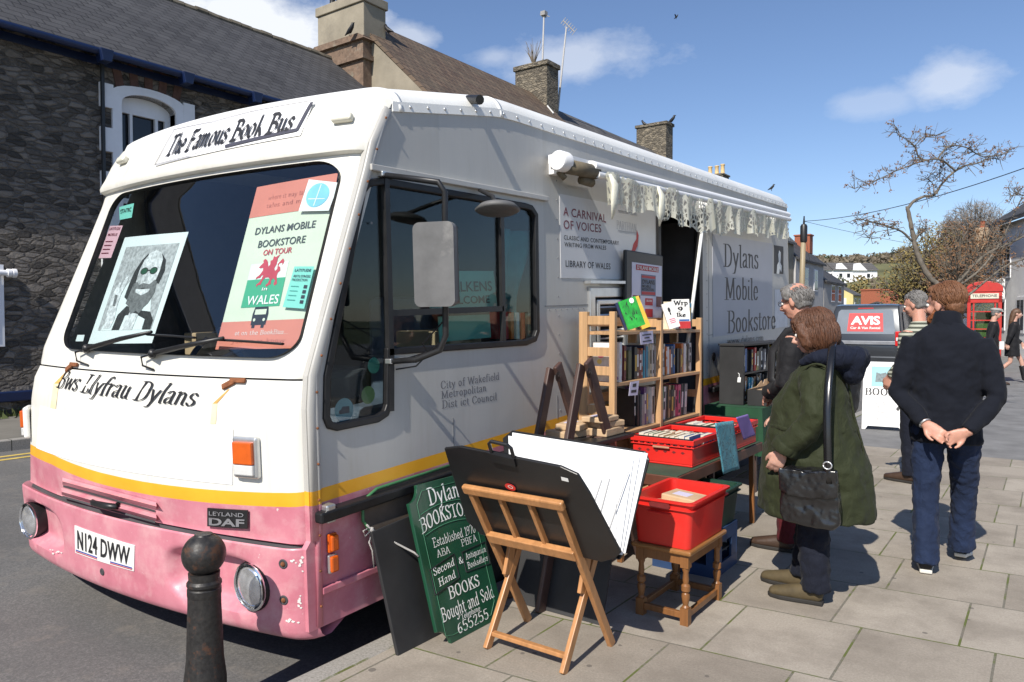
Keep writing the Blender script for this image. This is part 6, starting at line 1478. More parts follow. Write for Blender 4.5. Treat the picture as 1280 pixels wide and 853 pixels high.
# --- folding table with red crates
TX0, TX1, TY0, TY1, TZ = -2.19, -1.72, 3.98, 5.52, .60
tb_ = empty('folding_table', (TX0, TY0, 0), 'wooden folding table with green top carrying the red crates', 'table'); LT = -tb_.location
mb = MB(); mb.box((TX0+.01, TY0+.01, TZ-.012), (TX1-.01, TY1-.01, TZ)); wp(mb, 'table_top', mat('green_baize', (.03, .06, .035), .85, .2, 8), tb_, LT)
M_tedge = mat('brown_stain', (.10, .035, .02), .5, .25, 7)
for a, b in (((TX0, TY0, TZ-.07), (TX1, TY0+.025, TZ-.004)), ((TX0, TY1-.025, TZ-.07), (TX1, TY1, TZ-.004)), ((TX0, TY0+.026, TZ-.07), (TX0+.025, TY1-.026, TZ-.004)), ((TX1-.025, TY0+.026, TZ-.07), (TX1, TY1-.026, TZ-.004))):
    mb = MB(); mb.box(a, b); wp(mb, 'apron', M_tedge, tb_, LT, bevel=.004)
for x, y, dy in ((TX1-.05, TY1-.10, .03), (TX0+.05, TY1-.10, .03), (TX1-.05, TY0+.10, -.0), (TX0+.05, TY0+.10, 0)):
    mb = MB(); mb.bar((x, y, TZ-.05), (x+.0, y+dy, 0), .035, .035, (1, 0, 0)); wp(mb, 'leg', M_oak, tb_, LT, bevel=.004)
def stack_crate(label, x0, y0, x1, y1, z, h, m, group, handle=True):
    c = empty('red_crate', (x0, y0, z), label, 'crate', group=group); W_, D_ = x1-x0, y1-y0; mb = MB(); t = .012
    mb.box((0, 0, 0), (W_, D_, .012))
    for a, b in (((0, 0, .012), (W_, t, h-.05)), ((0, D_-t, .012), (W_, D_, h-.05)), ((0, t, .012), (t, D_-t, h-.05)), ((W_-t, t, .012), (W_, D_-t, h-.05))): mb.box(a, b)
    mb.build('tub', m, c, bevel=.004)
    mb = MB()
    O = [(-.012, -.012), (W_+.012, -.012), (W_+.012, D_+.012), (-.012, D_+.012)]; I = [(t, t), (W_-t, t), (W_-t, D_-t), (t, D_-t)]
    for z0, z1, e in ((h-.05, h-.044, 0), (h-.032, h, 0)):
        vs = [(p[0], p[1], zz) for L, zz in ((O, z0), (O, z1), (I, z1), (I, z0)) for p in L]; mb.add(vs, [(k*4+i, k*4+(i+1) % 4, ((k+1) % 4)*4+(i+1) % 4, ((k+1) % 4)*4+i) for k in range(4) for i in range(4)])
    for i in range(10):
        x = W_*i/9.0; 
        for y in (-.006, D_): mb.box((max(0, x-.008), y, h-.05), (min(W_, x+.008), y+.006, h-.03))
        y = D_*i/9.0; mb.box((W_, max(0, y-.008), h-.05), (W_+.006, min(D_, y+.008), h-.03))
    mb.build('rim', m, c, bevel=.003)
    mb = MB()
    for a, b in (((-.006, -.012, h), (W_+.006, 0.0, h+.006)), ((-.006, D_, h), (W_+.006, D_+.012, h+.006))): mb.box(a, b)
    mb.build('bale_arm', M_blackp, c, split=True)
    mb = MB(); mb.box((W_*.36, -.020, h*.62), (W_*.64, -.0125, h*.70)); mb.build('handle', mat('handle_tan', (.45, .22, .14), .5), c, bevel=.006)
    mb = MB()
    for i in range(6): x = W_*(.12+.145*i); mb.prism([(-.014, 0), (0, .009), (.014, 0), (0, -.009)], (x, -.0015, h*.50), (1, 0, 0), (0, 0, 1), (0, .001, 0))
    mb.build('slot', MATS['cover_dark_red'], c, split=True)
    return c
GC = 'red stacking crates on the table'
stack_crate('red stacking crate of paperbacks nearest the camera on the table', -2.155, 4.27, -1.755, 4.85, TZ+.002, .165, M_redpl, GC)
stack_crate('red stacking crate at the far end of the table, with purple cloth over its side', -2.155, 4.90, -1.755, 5.47, TZ+.002, .165, M_redpl, GC)
def crate_books(x0, y0, x1, y1, z, colors, hh, where, group, along='x'):
    n = len(colors); step = (x1-x0)/n
    for i, c in enumerate(colors):                 # standing on their spines, page edges up
        th = step*.93; d_ = (y1-y0)*rnb.uniform(.85, 1); h = hh*rnb.uniform(.88, 1)
        mb = MB(); k = .002; tl = .12
        mb.box((0, 0, 0), (k, d_, h)); mb.box((th-k, 0, 0), (th, d_, h)); mb.box((k, 0, 0), (th-k, d_, .003)); mb.m = 1; mb.box((k, .003, .003), (th-k, d_-.003, h-.004))
        o = mb.build('book', [cov(c), M_page]); o.location = (x0+step*i, y0, z+.002); o.rotation_euler = (0, rnb.uniform(-.05, .02), rnb.uniform(-.02, .02)); tag(o, f'{c} book packed on edge, {ORD[i]} from left {where}', 'book', group)
crate_books(-2.13, 4.30, -1.78, 4.48, TZ+.018, ['white', 'black', 'green', 'cream', 'tan', 'cream', 'tan', 'grey', 'white', 'blue'], .165, 'at front of nearer red table crate', 'books in the red crates')
crate_books(-2.13, 4.54, -1.78, 4.74, TZ+.018, ['red', 'cream', 'orange', 'white', 'tan', 'white', 'blue'], .14, 'at back of nearer red table crate', 'books in the red crates')
crate_books(-2.12, 4.95, -1.78, 5.14, TZ+.018, ['black', 'white', 'white', 'green', 'white', 'white', 'grey'], .155, 'in the far red table crate', 'books in the red crates')
def hanging(name, label, pxs, X, m, cat, thick=.006):
    q = [atX(x, y, X) for x, y in pxs]; mb = MB()
    def f(a, b):
        p = (q[0]*(1-a)+q[1]*a)*(1-b)+(q[3]*(1-a)+q[2]*a)*b; return p+Vector((.003*sin(a*6+b*2)*b, 0, 0))
    mb.grid(f, 14, 14); return tag(mb.build(name, m, smooth=True, solid=thick), label, cat)
g = NG('blue_print'); n = g.noise(9, 5, .6, None, 2.5); g.col(g.ramp(n.outputs['Fac'], ((.40, (.05, .28, .38)), (.5, (.16, .42, .50)), (.53, (.02, .03, .05)), (.57, (.12, .40, .50))))); g.p(Roughness=.55)
hanging('printed_cloth', 'turquoise printed cloth with black branches hung over the side of the red crates', ((893.5, 529), (916, 526), (923, 586), (903, 593)), -1.70, g.m, 'cloth')
hanging('purple_cloth', 'small purple cloth draped over the far red crate', ((920, 522), (934, 518), (943, 544), (929, 550)), -1.705, mat('purple_fabric', (.22, .15, .45), .8, .1, 9), 'cloth')

# --- stool and big red bin
ST = (-1.695, 3.40, -1.415, 3.86); sz = .375
st_ = empty('wooden_stool', (ST[0], ST[1], 0), 'brown wooden stool with turned legs under the big red bin', 'stool'); LS = -st_.location
mb = MB(); mb.box((ST[0]-.02, ST[1]-.02, sz-.024), (ST[2]+.02, ST[3]+.02, sz)); wp(mb, 'seat', wood('stool_wood', (.30, .135, .042), .65, 1, .8, .35), st_, LS, bevel=.008)
for x in (ST[0]+.02, ST[2]-.02):
    for y in (ST[1]+.02, ST[3]-.02):
        mb = MB(); mb.box((x-.021, y-.021, 0), (x+.021, y+.021, .085)); mb.box((x-.021, y-.021, .285), (x+.021, y+.021, sz-.024))
        mb.lathe((x, y, .08), [(.016, 0), (.020, .008), (.013, .018), (.017, .035), (.021, .06), (.019, .075)], 16); mb.lathe((x, y, .15), [(.019, 0), (.013, .01), (.022, .02), (.022, .045), (.013, .055), (.016, .075), (.013, .11), (.019, .125), (.018, .14)], 16)
        wp(mb, 'leg', MATS['brown_wood'], st_, LS, smooth=True, ang=40)
for a, b in (((ST[0]+.04, ST[1]+.008, .03), (ST[2]-.04, ST[1]+.03, .062)), ((ST[0]+.04, ST[3]-.03, .03), (ST[2]-.04, ST[3]-.008, .062)), ((ST[0]+.008, ST[1]+.04, .03), (ST[0]+.03, ST[3]-.04, .062)), ((ST[2]-.03, ST[1]+.04, .03), (ST[2]-.008, ST[3]-.04, .062))):
    mb = MB(); mb.box(a, b); wp(mb, 'stretcher', MATS['brown_wood'], st_, LS, bevel=.003)
for a, b in (((ST[0]+.03, ST[1]+.003, .30), (ST[2]-.03, ST[1]+.02, sz-.025)), ((ST[2]-.02, ST[1]+.03, .30), (ST[2]-.003, ST[3]-.03, sz-.025))):
    mb = MB(); mb.box(a, b); wp(mb, 'apron', MATS['brown_wood'], st_, LS)
def bin_(name, label, x0, y0, x1, y1, z, h, m, flare=.016, slot=True):
    c = empty(name, ((x0+x1)/2, (y0+y1)/2, z), label, 'box'); a, b = (x1-x0)/2, (y1-y0)/2; mb = MB(); t = .006; r = .03
    def lp(s, zz, e=0): return [(p[0], p[1], zz) for p in rrect(-a-s+e, -b-s+e, a+s-e, b+s-e, r, 4)]
    L = [lp(-flare, 0), lp(-flare*.15, h*.80), lp(.012, h*.82), lp(.012, h*.84), lp(0, h*.845), lp(.004, h-.012), lp(.018, h-.010), lp(.018, h), lp(0, h, t), lp(-flare*.15, h*.8, t), lp(-flare, .008, t)]
    n = len(L[0]); vs = [p for l in L for p in l]; fs = [(k*n+i, k*n+(i+1) % n, (k+1)*n+(i+1) % n, (k+1)*n+i) for k in range(len(L)-1) for i in range(n)]+[tuple(range(n)), tuple((len(L)-1)*n+i for i in range(n))]
    mb.add(vs, fs); mb.build('tub', m, c, smooth=True, ang=35)
    if slot:
        for y, s_ in ((-b, 1), (b, -1)):
            mb = MB(); mb.prism(rrect(-.055, -.014, .055, .014, .012), (0, y-.016*s_+(.006 if s_ < 0 else 0), h*.885), (1, 0, 0), (0, 0, 1), (0, .003, 0)); mb.build('handle_slot', MATS['cover_dark_red'] if 'red' in name else M_blackp, c)
            if s_ > 0: mb = MB(); mb.box((-.065, y-.022, h*.70), (.065, y-.004, h*.75)); mb.build('handle_lip', m, c, bevel=.006)
    return c
bin_('red_bin', 'large red plastic bin of paper parcels standing on the turned leg stool', -1.715, 3.385, -1.395, 3.875, sz+.002, .235, M_redpl)
M_kraft = mat('kraft_paper', (.50, .35, .21), .8, .14, 9, bump=.3, bscale=25)
def parcel(label, c, sx, sy, sz_, rot, group):
    p = empty('paper_parcel', c, label, 'parcel', rot, group); mb = MB(); mb.box((-sx/2, -sy/2, 0), (sx/2, sy/2, sz_)); mb.build('wrapping', M_kraft, p, bevel=.006, seg=2)
    mb = MB(); mb.box((-sx*.3, -sy*.25, sz_), (sx*.1, sy*.2, sz_+.0012)); mb.build('label', M_card, p); return p
GP = 'brown paper parcels on the stall'
parcel('brown paper parcel with a label lying at the front of the big red bin', (-1.60, 3.55, .50), .19, .24, .045, (.04, -.06, .15), GP)
parcel('brown paper parcel lying further back in the big red bin', (-1.55, 3.70, .53), .22, .16, .045, (0, .05, -.1), GP)
mb = MB(); mb.box((-1.69, 3.42, .40), (-1.42, 3.84, .495)); tag(mb.build('book_stack', M_page, bevel=.01), 'pale stack of books filling the bottom of the big red bin', 'books')
# --- dark green crate on blue crate
blc = empty('blue_crate', (-1.95, 4.13, 0), 'blue plastic bottle crate under the dark green box beside the stool', 'crate'); mb = MB(); bw, bd, bh = .40, .36, .27
mb.box((0, 0, 0), (bw, bd, .02))
for z0, z1 in ((.02, .07), (.19, bh)):
    mb.box((0, 0, z0), (bw, .015, z1)); mb.box((0, bd-.015, z0), (bw, bd, z1)); mb.box((0, .015, z0), (.015, bd-.015, z1)); mb.box((bw-.015, .015, z0), (bw, bd-.015, z1))
for x in (0, bw*.42, bw-.06): mb.box((x, .001, .07), (x+.06, .014, .19)); mb.box((x, bd-.014, .07), (x+.06, bd-.001, .19))
for y in (.0, bd-.1): mb.box((bw-.014, y+.001, .07), (bw-.001, y+.099, .19)); mb.box((.001, y+.001, .07), (.014, y+.099, .19))
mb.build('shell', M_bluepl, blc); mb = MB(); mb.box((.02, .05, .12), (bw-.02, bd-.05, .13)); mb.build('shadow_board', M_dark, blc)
bin_('green_bin', 'dark green plastic box stacked on the blue crate beside the red bin', -1.96, 4.12, -1.54, 4.50, bh+.002, .225, M_dgreen, .02)
crate_books(-1.90, 4.18, -1.62, 4.38, bh+.03, ['white', 'green', 'white', 'grey', 'tan'], .15, 'in the dark green box', 'books in the dark green box')
# --- step ladder with bags
lad = empty('step_ladder', (-2.22, 3.6, 0), 'dark brown wooden stepladder opened as a stand in front of the bus', 'ladder'); LL = -lad.location
for X, (ax_, ay_), name_ in ((-2.345, (690, 457), 0), (-2.10, (728, 452), 1)):
    ap = atX(ax_, ay_+4, X); fr = Vector((X, ap.y-.42, 0)); rr = Vector((X, ap.y+.68, 0))
    mb = MB(); mb.bar(ap+Vector((0, -.01, .0)), fr, .07, .026, (1, 0, 0)); wp(mb, 'front_rail', M_dkwood, lad, LL, bevel=.006)
    mb = MB(); mb.bar(ap+Vector((.028, .012, .025)), rr+Vector((.028, 0, 0)), .075, .026, (1, 0, 0)); wp(mb, 'rear_rail', M_dkwood, lad, LL, bevel=.008)
    mb = MB(); mb.lathe(ap+Vector((.042, .0, -.045)), [(.03, 0), (.03, .004), (.012, .006), (.012, .010), (0, .012)], 16, (1, 0, 0)); wp(mb, 'hinge', mat('hinge_dark', (.05, .035, .03), .4, metal=.6), lad, LL)
for z in (.22, .52, .83):
    mb = MB(); y = 3.60+.68*(1.24-z)/1.24+.0; mb.box((-2.33, y-.12, z-.02), (-2.07, y+.05, z)); wp(mb, 'tread', M_dkwood, lad, LL, bevel=.004)
mb = MB(); mb.box((-2.36, 3.52, .80), (-2.02, 4.02, .825)); tag(mb.build('stand_board', M_blackp, bevel=.004), 'black board lying across the stepladder under the paper bags', 'board')
pcs = ((-2.26, 3.66, 0, .15, .24, .04), (-2.13, 3.85, 0, .15, .22, .045), (-2.25, 3.70, .042, .15, .22, .035), (-2.14, 3.86, .047, .15, .21, .035), (-2.13, 3.80, .084, .14, .20, .03))
for i, (x, y, z, a, b, c) in enumerate(pcs):
    parcel(['brown paper packet at bottom left on the stepladder board', 'brown paper packet at bottom right on the stepladder board', 'brown paper packet with label, upper left on the stepladder', 'brown paper packet, middle of the right hand pile on the stepladder', 'topmost brown paper packet on the stepladder pile'][i], (x, y, .827+z), a, b, c, (0, 0, .2*((i % 3)-1)), GP)
# --- print rack with portfolio
RX0, RX1 = -2.09, -1.62
rk = empty('print_rack', (RX0, 2.63, 0), 'folding beech print rack with crossed legs holding the black portfolio', 'rack'); LR = -rk.location
yF, yB, zT = 2.63, 3.0, .745
def rb(name, a, b, w, d, ref=(1, 0, 0), bev=.004): mb = MB(); mb.bar(a, b, w, d, ref); return wp(mb, name, M_beech, rk, LR, bevel=bev)
FT = lambda x, z: Vector((x, 2.555+(zT-z)*(.45/.745), z))       # the long front frame, leaning towards the street end
for x in (RX0, RX1): rb('front_leg', FT(x, zT), FT(x, 0)+Vector((0, 0, 0)), .042, .024)
for x in (RX0+.03, RX1-.03): rb('rear_leg', Vector((x, 2.90, .44)), Vector((x, yF, 0)), .042, .022)
for x in (RX0+.03, RX1-.03): rb('prop', Vector((x, 2.84, .48)), Vector((x, 2.78, .30)), .05, .02)
rb('top_rail', FT(RX0-.03, zT)+Vector((0, -.015, .0)), FT(RX1+.03, zT)+Vector((0, -.015, 0)), .028, .045, (0, -.52, .85), .008); rb('middle_rail', FT(RX0, .50)+Vector((0, -.02, 0)), FT(RX1, .50)+Vector((0, -.02, 0)), .03, .05, (0, -.52, .85))
for k in (1/3, 2/3): x = RX0+(RX1-RX0)*k; rb('slat', FT(x, zT-.02), FT(x, .50), .03, .018)
rb('foot_rail', Vector((RX0+.03, 2.668, .062)), Vector((RX1-.03, 2.668, .062)), .03, .02, (0, 0, 1)); rb('back_rail', Vector((RX0+.03, 2.90, .44)), Vector((RX1-.03, 2.90, .44)), .03, .03, (0, 0, 1))
PF = [(555, 561), (575, 559), (700, 584), (722, 594), (737, 618), (776, 692), (768, 699), (752, 703), (600, 668), (583, 652)]
po_ = empty('portfolio', FT(RX0, .9), 'large black artist portfolio with carry handle resting open on the beech rack', 'portfolio'); LPf = -po_.location
pn_ = Vector((0, -.745, -.45)).normalized()*-1            # towards the rear
def pfp(x, y, off=0):                                      # photo point on the portfolio's front plane
    o = FT(0, zT)+Vector((0, .012, 0)); nn = Vector((0, .745, .45)).normalized(); r_ = ray(x, y); t = ((o-Vector((0, 0, CAMH))).dot(nn)+off)/r_.dot(nn); return Vector((0, 0, CAMH))+r_*t
nn = Vector((0, .745, .45)).normalized()
M_pvc = mat('black_pvc', (.014, .014, .015), .36, .25, 5, bump=.08, bscale=300)
mb = MB(); P = [pfp(*p) for p in PF]; n = len(P); mb.add(P+[p+nn*.014 for p in P], [tuple(range(n)), tuple(range(2*n-1, n-1, -1))]+[(i, (i+1) % n, n+(i+1) % n, n+i) for i in range(n)]); wp(mb, 'front_cover', M_pvc, po_, LPf, bevel=.004)
h0 = pfp(628, 568); mb = MB(); u_ = (pfp(650, 580)-pfp(620, 573)).normalized(); w_ = u_.cross(nn).normalized(); w_ = w_ if w_.z > 0 else -w_
mb.tube([h0-u_*.055-w_*.01, h0-u_*.055+w_*.045, h0-u_*.04+w_*.06, h0+u_*.04+w_*.06, h0+u_*.055+w_*.045, h0+u_*.055-w_*.01], .008, 8); mb.obox(h0-w_*.025, u_, w_, nn, .062, .022, .012); wp(mb, 'handle', M_pvc, po_, LPf, smooth=True, ang=40)
c = pfp(638, 609, -.004); mb = MB(); mb.add([c+u_*.027*cos(t)+w_*.018*sin(t) for t in [2*pi*i/24 for i in range(24)]], [tuple(range(24))]); wp(mb, 'red_badge', mat('badge_red', (.60, .03, .03), .35), po_, LPf, solid=.002)
mb = MB(); c2_ = pfp(638, 609, -.008); mb.add([c2_+u_*(.013*cos(t))+w_*(.0085*sin(t)) for t in [2*pi*i/16 for i in range(16)]]+[c2_+u_*(.010*cos(t))+w_*(.006*sin(t)) for t in [2*pi*i/16 for i in range(16)]], [(i, (i+1) % 16, 16+(i+1) % 16, 16+i) for i in range(16)]); wp(mb, 'badge_emblem', M_inkw, po_, LPf)
c = pfp(706, 599.5, -.002); mb = MB(); mb.add([c+u_*a+w_*b for a, b in ((-.016, -.010), (.016, -.010), (.016, .010), (-.016, .010))], [(0, 1, 2, 3)]); wp(mb, 'paper_tag', M_paperw, po_, LPf)
# back cover and the white prints between
nb = Vector((0, -.93, .36)).normalized()
def bkp(x, y, off=0):
    o = Vector((0, 2.86, .48)); m_ = Vector((0, -.93, .22)).normalized(); r_ = ray(x, y); t = ((o-Vector((0, 0, CAMH))).dot(m_)+off)/r_.dot(m_); return Vector((0, 0, CAMH))+r_*t
m_ = Vector((0, -.93, .22)).normalized()
PB = [(628, 548), (640, 538), (806, 564), (811, 575), (781, 690), (774, 700), (640, 680)]
mb = MB(); P = [bkp(x, y, -.024) for x, y in PB]; n = len(P); mb.add(P+[p-m_*.014 for p in P], [tuple(range(n)), tuple(range(2*n-1, n-1, -1))]+[(i, (i+1) % n, n+(i+1) % n, n+i) for i in range(n)]); wp(mb, 'back_cover', M_pvc, po_, LPf, bevel=.004)
mb = MB(); G_ = [(742, 705), (774, 700), (775, 694), (745, 690)]; P = [pfp(768, 698), pfp(600, 668), bkp(640, 680, -.03), bkp(774, 700, -.03)]; mb.add(P, [(0, 1, 2, 3)]); wp(mb, 'gusset', M_pvc, po_, LPf, solid=.004)
M_sleeve = mat('clear_sleeve_white', (.84, .85, .86), .22, .02, 4, coat=.5)
off = 0
for i, (tl, tr, br, bl) in enumerate((((641, 541), (810, 567), (782, 692), (640, 676)), ((636, 545), (800, 571), (778, 694), (640, 678)), ((645, 552), (792, 574), (775, 692), (640, 678)), ((650, 556), (770, 580), (770, 690), (640, 676)))):
    P = [bkp(x, y, .012*i-.02) for x, y in (bl, br, tr, tl)]; mb = MB(); mb.hexa(P+[p+m_*.004 for p in P])
    o = mb.build('art_print', M_sleeve); tag(o, ['white mounted print standing at the back of the portfolio', 'white mounted print, second from the back in the portfolio', 'white sleeved print, third from the back in the portfolio', 'front white sleeved print in the portfolio'][i], 'print', 'white prints in the portfolio')
mb = MB()
for a, b in (((752, 600), (738, 642)), ((762, 598), (750, 644)), ((786, 590), (762, 660))):
    A_, B2 = bkp(*a, .0245), bkp(*b, .0245); mb.bar(A_, B2, .004, .004)
mb.build('mount_edge', mat('mount_grey', (.5, .5, .5), .6), [o for o in bpy.data.objects if o.name.startswith('art_print')][-1], split=True)
# --- boards leaning on the bus
def lean_board(name, label, poly, foot, top, m, th=.018, cat='board', edge=None):
    """poly in (y, height along the board); foot = x at the ground, top = (x, z) direction"""
    v = (Vector((top[0], 0, top[1]))-Vector((foot, 0, 0))).normalized(); n = Vector((v.z, 0, -v.x)); o = Vector((foot, 0, 0))
    mb = MB(); mb.prism(poly, o, (0, 1, 0), v, -n*th); ob = mb.build(name, m, bevel=.003); tag(ob, label, cat)
    return ob, (lambda y, h, k=0: o+Vector((0, y, 0))+v*h+n*(.0015+k))
mb = MB(); mb.hexa([Vector((x, y, z)) for z, y in ((0.002, 3.16), (.50, 3.32)) for x, y in ((-2.3, y), (-1.76, y), (-1.76, y+.012), (-2.3, y+.012))]); tag(mb.build('black_board', M_board), 'black board propped upright behind the print rack under the stepladder', 'board')
lean_board('black_board', 'plain black board leaning against the bus behind the green sign', [(2.34, .0), (3.05, 0), (3.05, .62), (2.30, .56)], -2.335, (-2.47, .6), M_board)
yq = [(2.33, .55), (2.30, .60), (2.31, .68), (2.40, .72), (3.2, .76), (3.2, .52), (2.85, .50), (2.85, 0), (2.55, 0), (2.55, .50), (2.42, .50)]
M_brn = mat('weathered_ply', (.10, .075, .055), .8, .35, 6, dirt=(.18, .13, .08), dirt_amt=.5)
ob, f = lean_board('signboard', 'old brown board with rounded green rimmed end, tied with rope behind the black board', yq, -2.41, (-2.53, .7), M_brn)
mb = MB(); mb.tube([f(*p) for p in [(2.46, .495), (2.42, .495), (2.33, .545), (2.295, .60), (2.305, .685), (2.40, .725), (3.2, .765)]], .008, 6); mb.build('green_rim', mat('sign_green_rim', (.04, .16, .06), .5, .2, 20), ob, smooth=True)
# the green painted shop sign
GY0, GY1 = 2.50, 2.98; GH = .745; w = GY1-GY0; cc = .075
pl = [(GY0+cc, 0)]+[(GY0+cc*(1-sin(t))*0+cc*cos(t), cc*sin(t)) for t in [R(10+i*16) for i in range(6)]][::1]
def notch(cx, cy, a0): return [(cx+cc*cos(R(a0+15*i)), cy+cc*sin(R(a0+15*i))) for i in range(7)]
poly = notch(GY0, 0, 0)+notch(GY0, GH, -90)+notch(GY1, GH, 180)+notch(GY1, 0, 90)
sgb, gf = lean_board('shop_sign', 'dark green painted shop sign with white lettering leaning against the bus', poly, -2.225, (-2.44, .70), mat('sign_green', (.010, .060, .030), .32, .18, 5, coat=.3), .02, 'sign')
def G(a, b, k=0): return gf(GY0+a*w, b*GH, k)
def gtext(t, y, x0, x1, h, mode='pen', arc=0, ww=.10, ang=25, slope=.0, cond=1.0, curve=True):
    mb = MB(); tm = pen_mesh(t, ww, .028, ang, curve, 0, .03, cond) if mode == 'pen' else text_mesh(t, 1, .01)
    put_text(mb, tm, lambda a, b, k: G(a, b-arc*(a-.5)**2*4+slope*a, k), x0, y, x1-x0, h*.75, .75); return mb.build('lettering', M_inkw, sgb)
gtext("Dylan's", .855, .27, .86, .14, ww=.10); gtext('BOOKSTORE', .735, .08, .92, .115, arc=.055, ww=.11, ang=10, slope=.0); gtext('Established 1970', .592, .20, .86, .075, slope=.0, ww=.07)
gtext('ABA', .525, .22, .42, .058, ww=.07, ang=5); gtext('PBFA', .535, .60, .86, .058, ww=.07, ang=5)
gtext('Second', .42, .12, .44, .062, slope=.05); gtext('Hand', .345, .16, .42, .062, slope=.05); gtext('&', .435, .505, .575, .055); gtext('Antiquarian', .445, .62, .95, .052, ww=.09, ang=40, curve=False); gtext('Booksellers', .385, .62, .95, .052, ww=.09, ang=40, curve=False)
gtext('BOOKS', .255, .26, .74, .095, ww=.11, ang=10); gtext('Bought and Sold', .145, .10, .92, .105, slope=0, ww=.09); gtext('Telephone', .105, .36, .66, .045, ww=.09); gtext('655255', .035, .28, .76, .085, ww=.08, ang=10)
mb = MB()
def gl(P, r=.0018, closed=False):
    Q = [G(*p, .0008) for p in P]; mb.tube(Q+([Q[0]] if closed else []), r, 4)
gl([(.10, .06), (.10, .94-.06), (.20, .955), (.80, .955), (.90, .88), (.90, .12), (.80, .045), (.2, .045)], .0014, True)
gl([(.12+.76*i/12, .70-.055*(.76*(i/12-.5))**2*4+.012) for i in range(13)]); gl([(.12+.76*i/12, .845-.055*(.76*(i/12-.5))**2*4) for i in range(13)])
mb.build('sign_outline', mat('outline_green', (.06, .20, .11), .4), sgb)
for P in ([(.08, .315), (.46, .355), (.46, .51), (.08, .47)], [(.58, .37), (.97, .36), (.97, .51), (.58, .50)]):
    mb = MB(); gl(P, .0028, True); mb.build('ribbon_panel', M_ink, sgb)
# rope
mb = MB(); r0 = f(2.33, .55, .01)
pts = [r0+Vector((.0, -.03, .03)), r0, f(2.37, .52, .02), f(2.44, .46, .05), G(-.03, .60, -.02), G(-.004, .57, -.01)]
mb.tube(pts, .005, 6); mb.tube([r0, r0+Vector((.01, -.025, -.05)), r0+Vector((.015, -.01, -.09)), r0+Vector((.015, 0, -.17))], .004, 6); mb.tube([r0, r0+Vector((.01, -.05, -.015)), r0+Vector((.01, -.06, .01)), r0+Vector((0, -.02, .012))], .004, 6); mb.ball(r0, .014, n=8, m=6)
g = NG('rope'); v = g.mapv((90, 90, 90), (.6, .6, 0)); wv = g.N.new('ShaderNodeTexWave'); wv.inputs['Scale'].default_value = 1.2; g.L.new(v, wv.inputs['Vector']); g.col(g.ramp(wv.outputs['Fac'], ((.35, (.08, .07, .08)), (.6, (.62, .60, .55))))); g.p(Roughness=.9)
tag(mb.build('rope', g.m, smooth=True), 'flecked white rope tied between the brown board and the green sign', 'rope')
# --- black bookcase on a cloth covered table
t2 = empty('draped_table', (-2.2, 7.2, 0), 'table hidden under a dark green cloth below the black bookcase', 'table'); L2_ = -t2.location
mb = MB(); mb.box((-2.50, 6.38, .715), (-2.02, 8.2, .74)); wp(mb, 'table_top', M_oak, t2, L2_)
for x in (-2.46, -2.08):
    for y in (6.44, 8.14): mb = MB(); mb.box((x-.02, y-.02, 0), (x+.02, y+.02, .715)); wp(mb, 'leg', M_dkwood, t2, L2_)
mb = MB()
def cl(a, b):                                             # perimeter drape
    P = [(-2.50, 6.36), (-2.0, 6.36), (-2.0, 8.22), (-2.5, 8.22)]; s = a*3; i = min(2, int(s)); f_ = s-i; x = P[i][0]+(P[i+1][0]-P[i][0])*f_; y = P[i][1]+(P[i+1][1]-P[i][1])*f_
    k = .022*sin(a*60)*b; nx, ny = ((0, -1), (1, 0), (0, 1))[i]; return Vector((x+nx*(k+.01), y+ny*(k+.01), .745-.42*b+.01*sin(a*23)*b))
mb.grid(cl, 120, 8); mb.grid(lambda a, b: Vector((-2.5+.51*a, 6.355+1.87*b, .7455)), 2, 2); o = mb.build('cloth', M_grcloth, t2, smooth=True, ang=50); o.location = L2_
KX0, KX1, KY0, KY1, KZ0, KZ1 = -2.42, -2.20, 6.50, 8.08, .748, 1.27
kb = empty('black_bookcase', (KX1, KY0, KZ0), 'black bookcase of small books standing on the green draped table', 'bookcase'); LK = -kb.location
for nm, a, b in (('side_panel', (KX0, KY0, KZ0), (KX1, KY0+.03, KZ1)), ('side_panel', (KX0, KY1-.03, KZ0), (KX1, KY1, KZ1)), ('back_panel', (KX0, KY0+.031, KZ0), (KX0+.01, KY1-.031, KZ1)), ('top_panel', (KX0-.01, KY0-.01, KZ1+.001), (KX1+.005, KY1+.01, KZ1+.02)), ('divider', (KX0+.011, 7.21, KZ0), (KX1-.005, 7.25, KZ1)), ('shelf', (KX0+.011, KY0+.031, KZ0+.001), (KX1-.005, 7.209, KZ0+.02)), ('shelf', (KX0+.011, 7.251, KZ0+.001), (KX1-.005, KY1-.031, KZ0+.02)), ('shelf', (KX0+.011, KY0+.031, 1.015), (KX1-.005, 7.209, 1.03)), ('shelf', (KX0+.011, 7.251, 1.015), (KX1-.005, KY1-.031, 1.03))):
    mb = MB(); mb.box(a, b); wp(mb, nm, M_board, kb, LK, bevel=.002)
mb = MB(); p = atY(924, 475, KY0-.004); mb.obox(p, (1, 0, 0), (0, 1, 0), (.1, 0, 1), .014, .003, .022); mb.tube([p+Vector((0, 0, .02)), p+Vector((0, .002, .05)), p+Vector((-.012, .002, .06))], .003, 5); wp(mb, 'tag_card', M_paperw, kb, LK)
GK = 'books in the black bookcase'
shelf_row(KX1-.02, KY0+.035, 7.20, 1.031, .215, ['red', 'turquoise', 'grey', 'black', 'blue', 'black', 'black', 'brown', 'black', 'red', 'olive', 'cream', 'black', 'orange', 'black', 'grey'], 'upper shelf, near bay of black bookcase', GK)
shelf_row(KX1-.02, 7.26, KY1-.035, 1.031, .22, ['dark red', 'cream', 'green', 'blue', 'white', 'black', 'white', 'olive', 'yellow', 'tan', 'yellow', 'black', 'grey', 'black', 'cream', 'navy'], 'upper shelf, far bay of black bookcase', GK)
